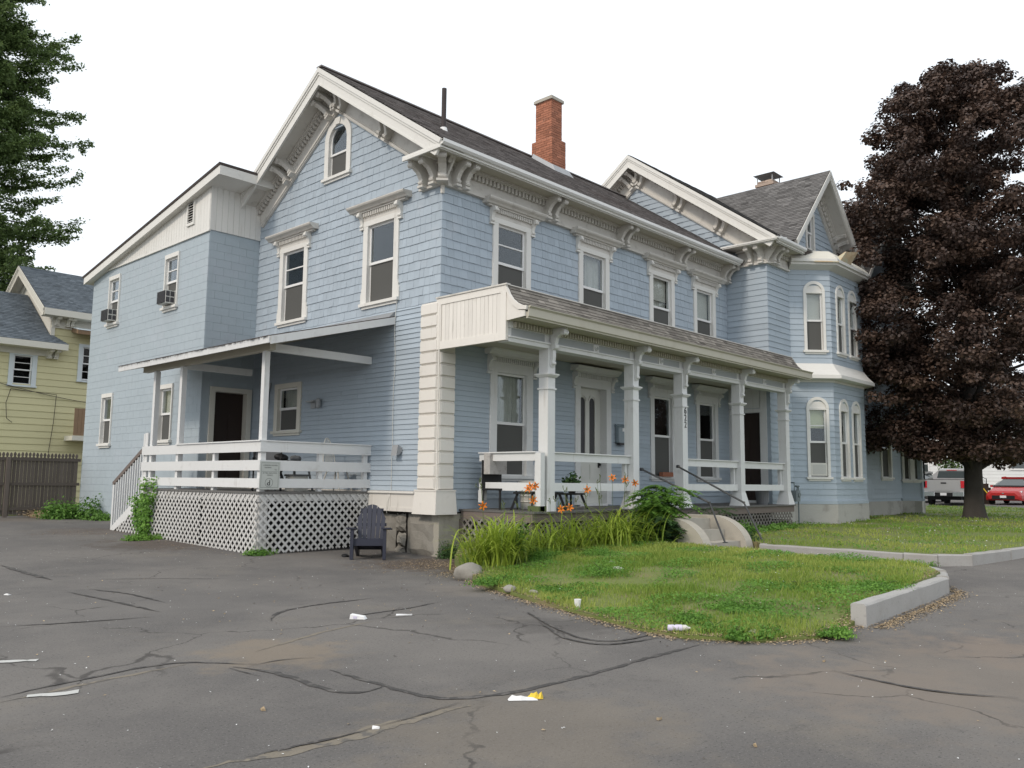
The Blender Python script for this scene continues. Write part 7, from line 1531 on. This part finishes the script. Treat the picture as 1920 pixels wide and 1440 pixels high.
for k in range(ks):
    def bp2(u, h): return (u, -.20-(h-.17)*.36, h)   # reclined back
    c = (k-2.5); w0 = .068; w1 = .088; mb = MB(fa); hN = 7; hs = np.linspace(.17, tops[k], hN); L = []
    for h in hs:
        f_ = (h-.17)/.81; uc = c*(.078+.018*f_); w = (w0+(w1-w0)*f_)*.5
        ex = 0
        if h == hs[-1]: lo_h = h-(.05 if abs(c) > 1 else .02)
        L.append((uc, w, h))
    ids = []
    for (uc, w, h) in L:
        arch_ = lambda q: .99-.21*(q/.27)**2-.06*(q/.27)**4; lastr = h == L[-1][2]; hl = arch_(uc-w) if lastr else min(h, arch_(uc-w)-.01); hr = arch_(uc+w) if lastr else min(h, arch_(uc+w)-.01)
        a = bp2(uc-w, hl); b = bp2(uc+w, hr); ids.append(mb.pts([a, b, (b[0], b[1]-.022, b[2]), (a[0], a[1]-.022, a[2])]))
    for p, q in zip(ids[:-1], ids[1:]):
        for j in range(4): mb.face((p+j, p+(j+1) % 4, q+(j+1) % 4, q+j))
    mb.face([ids[0]+j for j in range(4)]); mb.face([ids[-1]+j for j in range(4)]); OB('back_slat', mb, 'navy', A)
for h, w in ((.32, .26), (.60, .29), (.88, .22)): mb = MB(fa); n = -.20-(h-.17)*.36; mb.box(-w, w, n-.05, n-.0225, h-.03, h+.03); OB('back_brace', mb, 'navy', A)
for k, (u, v, r, lab) in enumerate(((648, 1044, .06, 'black lump of debris by the left leg of the navy chair'),)): lump('debris', lab, 'litter', G(u, v), (r*1.4, r, r*.6), 'blackplastic', 90, flat=.5)
# front porch furniture
def lowtable(p, az, w, d, h, label, m='blackplastic', grp=None):
    t = thing('low_table', tuple(p), label, 'table', grp); f = lf(p, az); mb = MB(f); mb.box(-w/2, w/2, -d/2, d/2, h-.035, h, .01); OB('tabletop', mb, m, t)
    for sx in (-1, 1):
        for sy in (-1, 1): mb = MB(f); mb.bar((sx*(w/2+.03), sy*(d/2+.02), 0), (sx*(w/2-.07), sy*(d/2-.06), h-.036), .045); OB('leg', mb, m, t)
    return t, f
lowtable((.98+.4, -1.45, ZD), 0, .95, .5, .36, 'black low table with splayed legs behind the left porch rail'); lowtable((2.62, -1.2, ZD), 0, .62, .4, .33, 'smaller black stand with splayed legs under a potted plant, between the first and second post')
pp_ = (2.66, -1.25, ZD+.331); t = thing('potted_plant', pp_, 'leafy green potted plant on the small black porch stand', 'plant'); mb = MB(); mb.lathe(pp_, [(.07, 0), (.10, .14), (.11, .15), (.11, .17), (.09, .17)], 14); OB('pot', mb, 'blackplastic', t)
q, v = ellleaf(np.array(pp_)+(0, 0, .16), (.20, .18, .26), 260, np.random.default_rng(3), .085, .6); bigmesh('foliage', q, 4, 'darkbush', t, v, loc=pp_)
mb = MB(); mb.tube([(2.65, -1.25, ZD+.40), (2.66, -1.25, ZD+.62)], .01, 5); OB('stem', mb, 'twig', t)
t = thing('cushioned_chair', (1.15, -.62, ZD), 'black porch chair with a stained pale cushion against its back, behind the left rail', 'chair'); f = lf((1.15, -.62, ZD), 0)
mb = MB(f); mb.box(-.27, .27, -.25, .25, .38, .42); OB('seat', mb, 'blackplastic', t)
for sx in (-1, 1):
    for sy in (-1, 1): mb = MB(f); mb.bar((sx*.26, sy*.24, 0), (sx*.24, sy*.22, .379), .035); OB('leg', mb, 'blackplastic', t)
mb = MB(f); mb.box(-.27, .27, .22, .26, .421, .98); OB('backrest', mb, 'blackplastic', t)
mb = MB(f); mb.box(-.33, .26, .02, .19, .70, 1.12, .05); OB('cushion', mb, 'cushion', t)
t = thing('white_bucket', (2.05, -.6, ZD), 'round white basket on the porch deck just left of the first post', 'bucket'); mb = MB(); mb.lathe((2.02, -.62, ZD), [(.17, 0), (.21, .52), (.23, .54), (.23, .58), (.19, .58)], 20); OB('bucket', mb, 'whiteplastic', t)
mb = MB()
for zz_ in (.12, .24, .36, .48): mb.lathe((2.02, -.62, ZD+zz_), [(.172+.08*zz_, 0), (.19+.08*zz_, .02), (.172+.08*zz_, .04)], 20)
OB('bucket_ribs', mb, 'whiteplastic', t)
t = thing('small_planter', (8.05, -.11, 1.62), 'terracotta planter box on the sill between the porch posts behind the sapling', 'planter'); mb = MB(); mb.box(7.8, 8.3, -.16, -.03, 1.645, 1.76, .01); OB('planter_box', mb, 'brick', t); mb = MB(); mb.box(7.83, 8.27, -.14, -.05, 1.7605, 1.765); OB('soil', mb, 'soil', t)
t = thing('waste_bin', (10.75, -1.5, ZD), 'grey plastic waste bin on the porch deck beside the last post', 'bin'); mb = MB(); mb.lathe((10.75, -1.45, ZD), [(.15, 0), (.19, .42), (.20, .43), (.20, .46), (.17, .46)], 16); OB('bin_body', mb, 'greyplastic', t); mb = MB(); mb.lathe((10.75, -1.45, ZD+.461), [(.205, 0), (.205, .03), (.1, .05)], 16); OB('bin_lid', mb, 'blackplastic', t)
t = thing('planter_tray', (.75, -1.75, ZD), 'shallow yellow-green planter tray on the deck corner', 'planter'); mb = MB(); mb.box(.86, 1.1, -1.9, -1.62, ZD, ZD+.10, .01); OB('tray', mb, 'pod', t)
# side porch furniture
pw = (-.42, 2.75, ZS); t = thing('windsor_chair', pw, 'white plastic windsor chair behind the side porch rail', 'chair'); f = lf(pw, R_(200))
mb = MB(f); mb.box(-.22, .22, -.20, .22, .42, .455, .03); OB('seat', mb, 'whiteplastic', t)
for sx in (-1, 1):
    for sy in (-1, 1): mb = MB(f); mb.tube([(sx*.24, sy*.24, 0), (sx*.16, sy*.14, .42)], .016, 8); OB('leg', mb, 'whiteplastic', t)
mb = MB(f); arc = [(.22*math.cos(a), -.18-.08*(z/.55), .455+z) for a, z in [(math.pi*k/14, .68*math.sin(math.pi*k/14)) for k in range(15)]]; mb.tube(arc, .013, 8); OB('back_hoop', mb, 'whiteplastic', t)
for k in range(7):
    u = -.15+k*.05; a = math.acos(u/.22); z = .68*math.sin(a); mb = MB(f); mb.tube([(u*.75, -.18, .455), (u, -.18-.08*(z/.55), .455+z)], .008, 6); OB('spindle', mb, 'whiteplastic', t)
mb = MB(f); mb.tube([(-.19, 0, .22), (.19, 0, .22)], .01, 6); OB('stretcher', mb, 'whiteplastic', t)
lowtable((-1.45, 3.1, ZS), .1, .9, .55, .62, 'dark patio table on the covered side porch, heaped with odds and ends', 'greyplastic')
def fold(p, az, label, m1='blackplastic', m2='greyplastic'):
    t = thing('patio_chair', p, label, 'chair', None); f = lf(p, az); mb = MB(f); mb.box(-.25, .25, -.22, .24, .42, .45); OB('seat', mb, m2, t)
    mb = MB(f); mb.hexa([(-.25, -.25, .5), (.25, -.25, .5), (.25, -.22, .5), (-.25, -.22, .5), (-.23, -.34, .98), (.23, -.34, .98), (.23, -.31, .98), (-.23, -.31, .98)]); OB('backrest', mb, m2, t)
    for sx in (-1, 1):
        mb = MB(f); mb.bar((sx*.27, .26, 0), (sx*.27, -.33, .97), .03); OB('leg', mb, m1, t); mb = MB(f); mb.bar((sx*.27, -.26, 0), (sx*.27, .22, .64), .03); OB('leg', mb, m1, t); mb = MB(f); mb.box(sx*.27-.03, sx*.27+.03, -.24, .26, .64, .665); OB('armrest', mb, m1, t)
fold((-2.0, 2.9, ZS), R_(150), 'dark folding patio chair next to the corner post of the side porch'); fold((-1.15, 4.2, ZS), R_(190), 'dark patio chair behind the heaped side porch table', 'blackplastic', 'blackplastic')
for k, (x, y, r, m, lab) in enumerate(((-1.6, 3.05, .12, 'blackplastic', 'black bag lying on the side porch table'), (-1.2, 3.15, .10, 'darkleaf', 'dark cap on the side porch table beside the bag'))):
    lump('bag' if k == 0 else 'cap', lab, 'bag' if k == 0 else 'cap', (x, y, ZS+.62), (r*1.3, r, r*.7), 'blackplastic' if k == 0 else 'greyplastic', 70+k, flat=.7)
t = thing('storage_box', (-1.5, 2.5, ZS), 'white storage box on the floor of the side porch behind the rail', 'box'); mb = MB(); mb.box(-1.62, -1.25, 2.55, 2.85, ZS, ZS+.3, .02); OB('box_body', mb, 'whiteplastic', t); mb = MB(); mb.box(-1.64, -1.23, 2.53, 2.87, ZS+.301, ZS+.34, .02); OB('box_lid', mb, 'greyplastic', t)
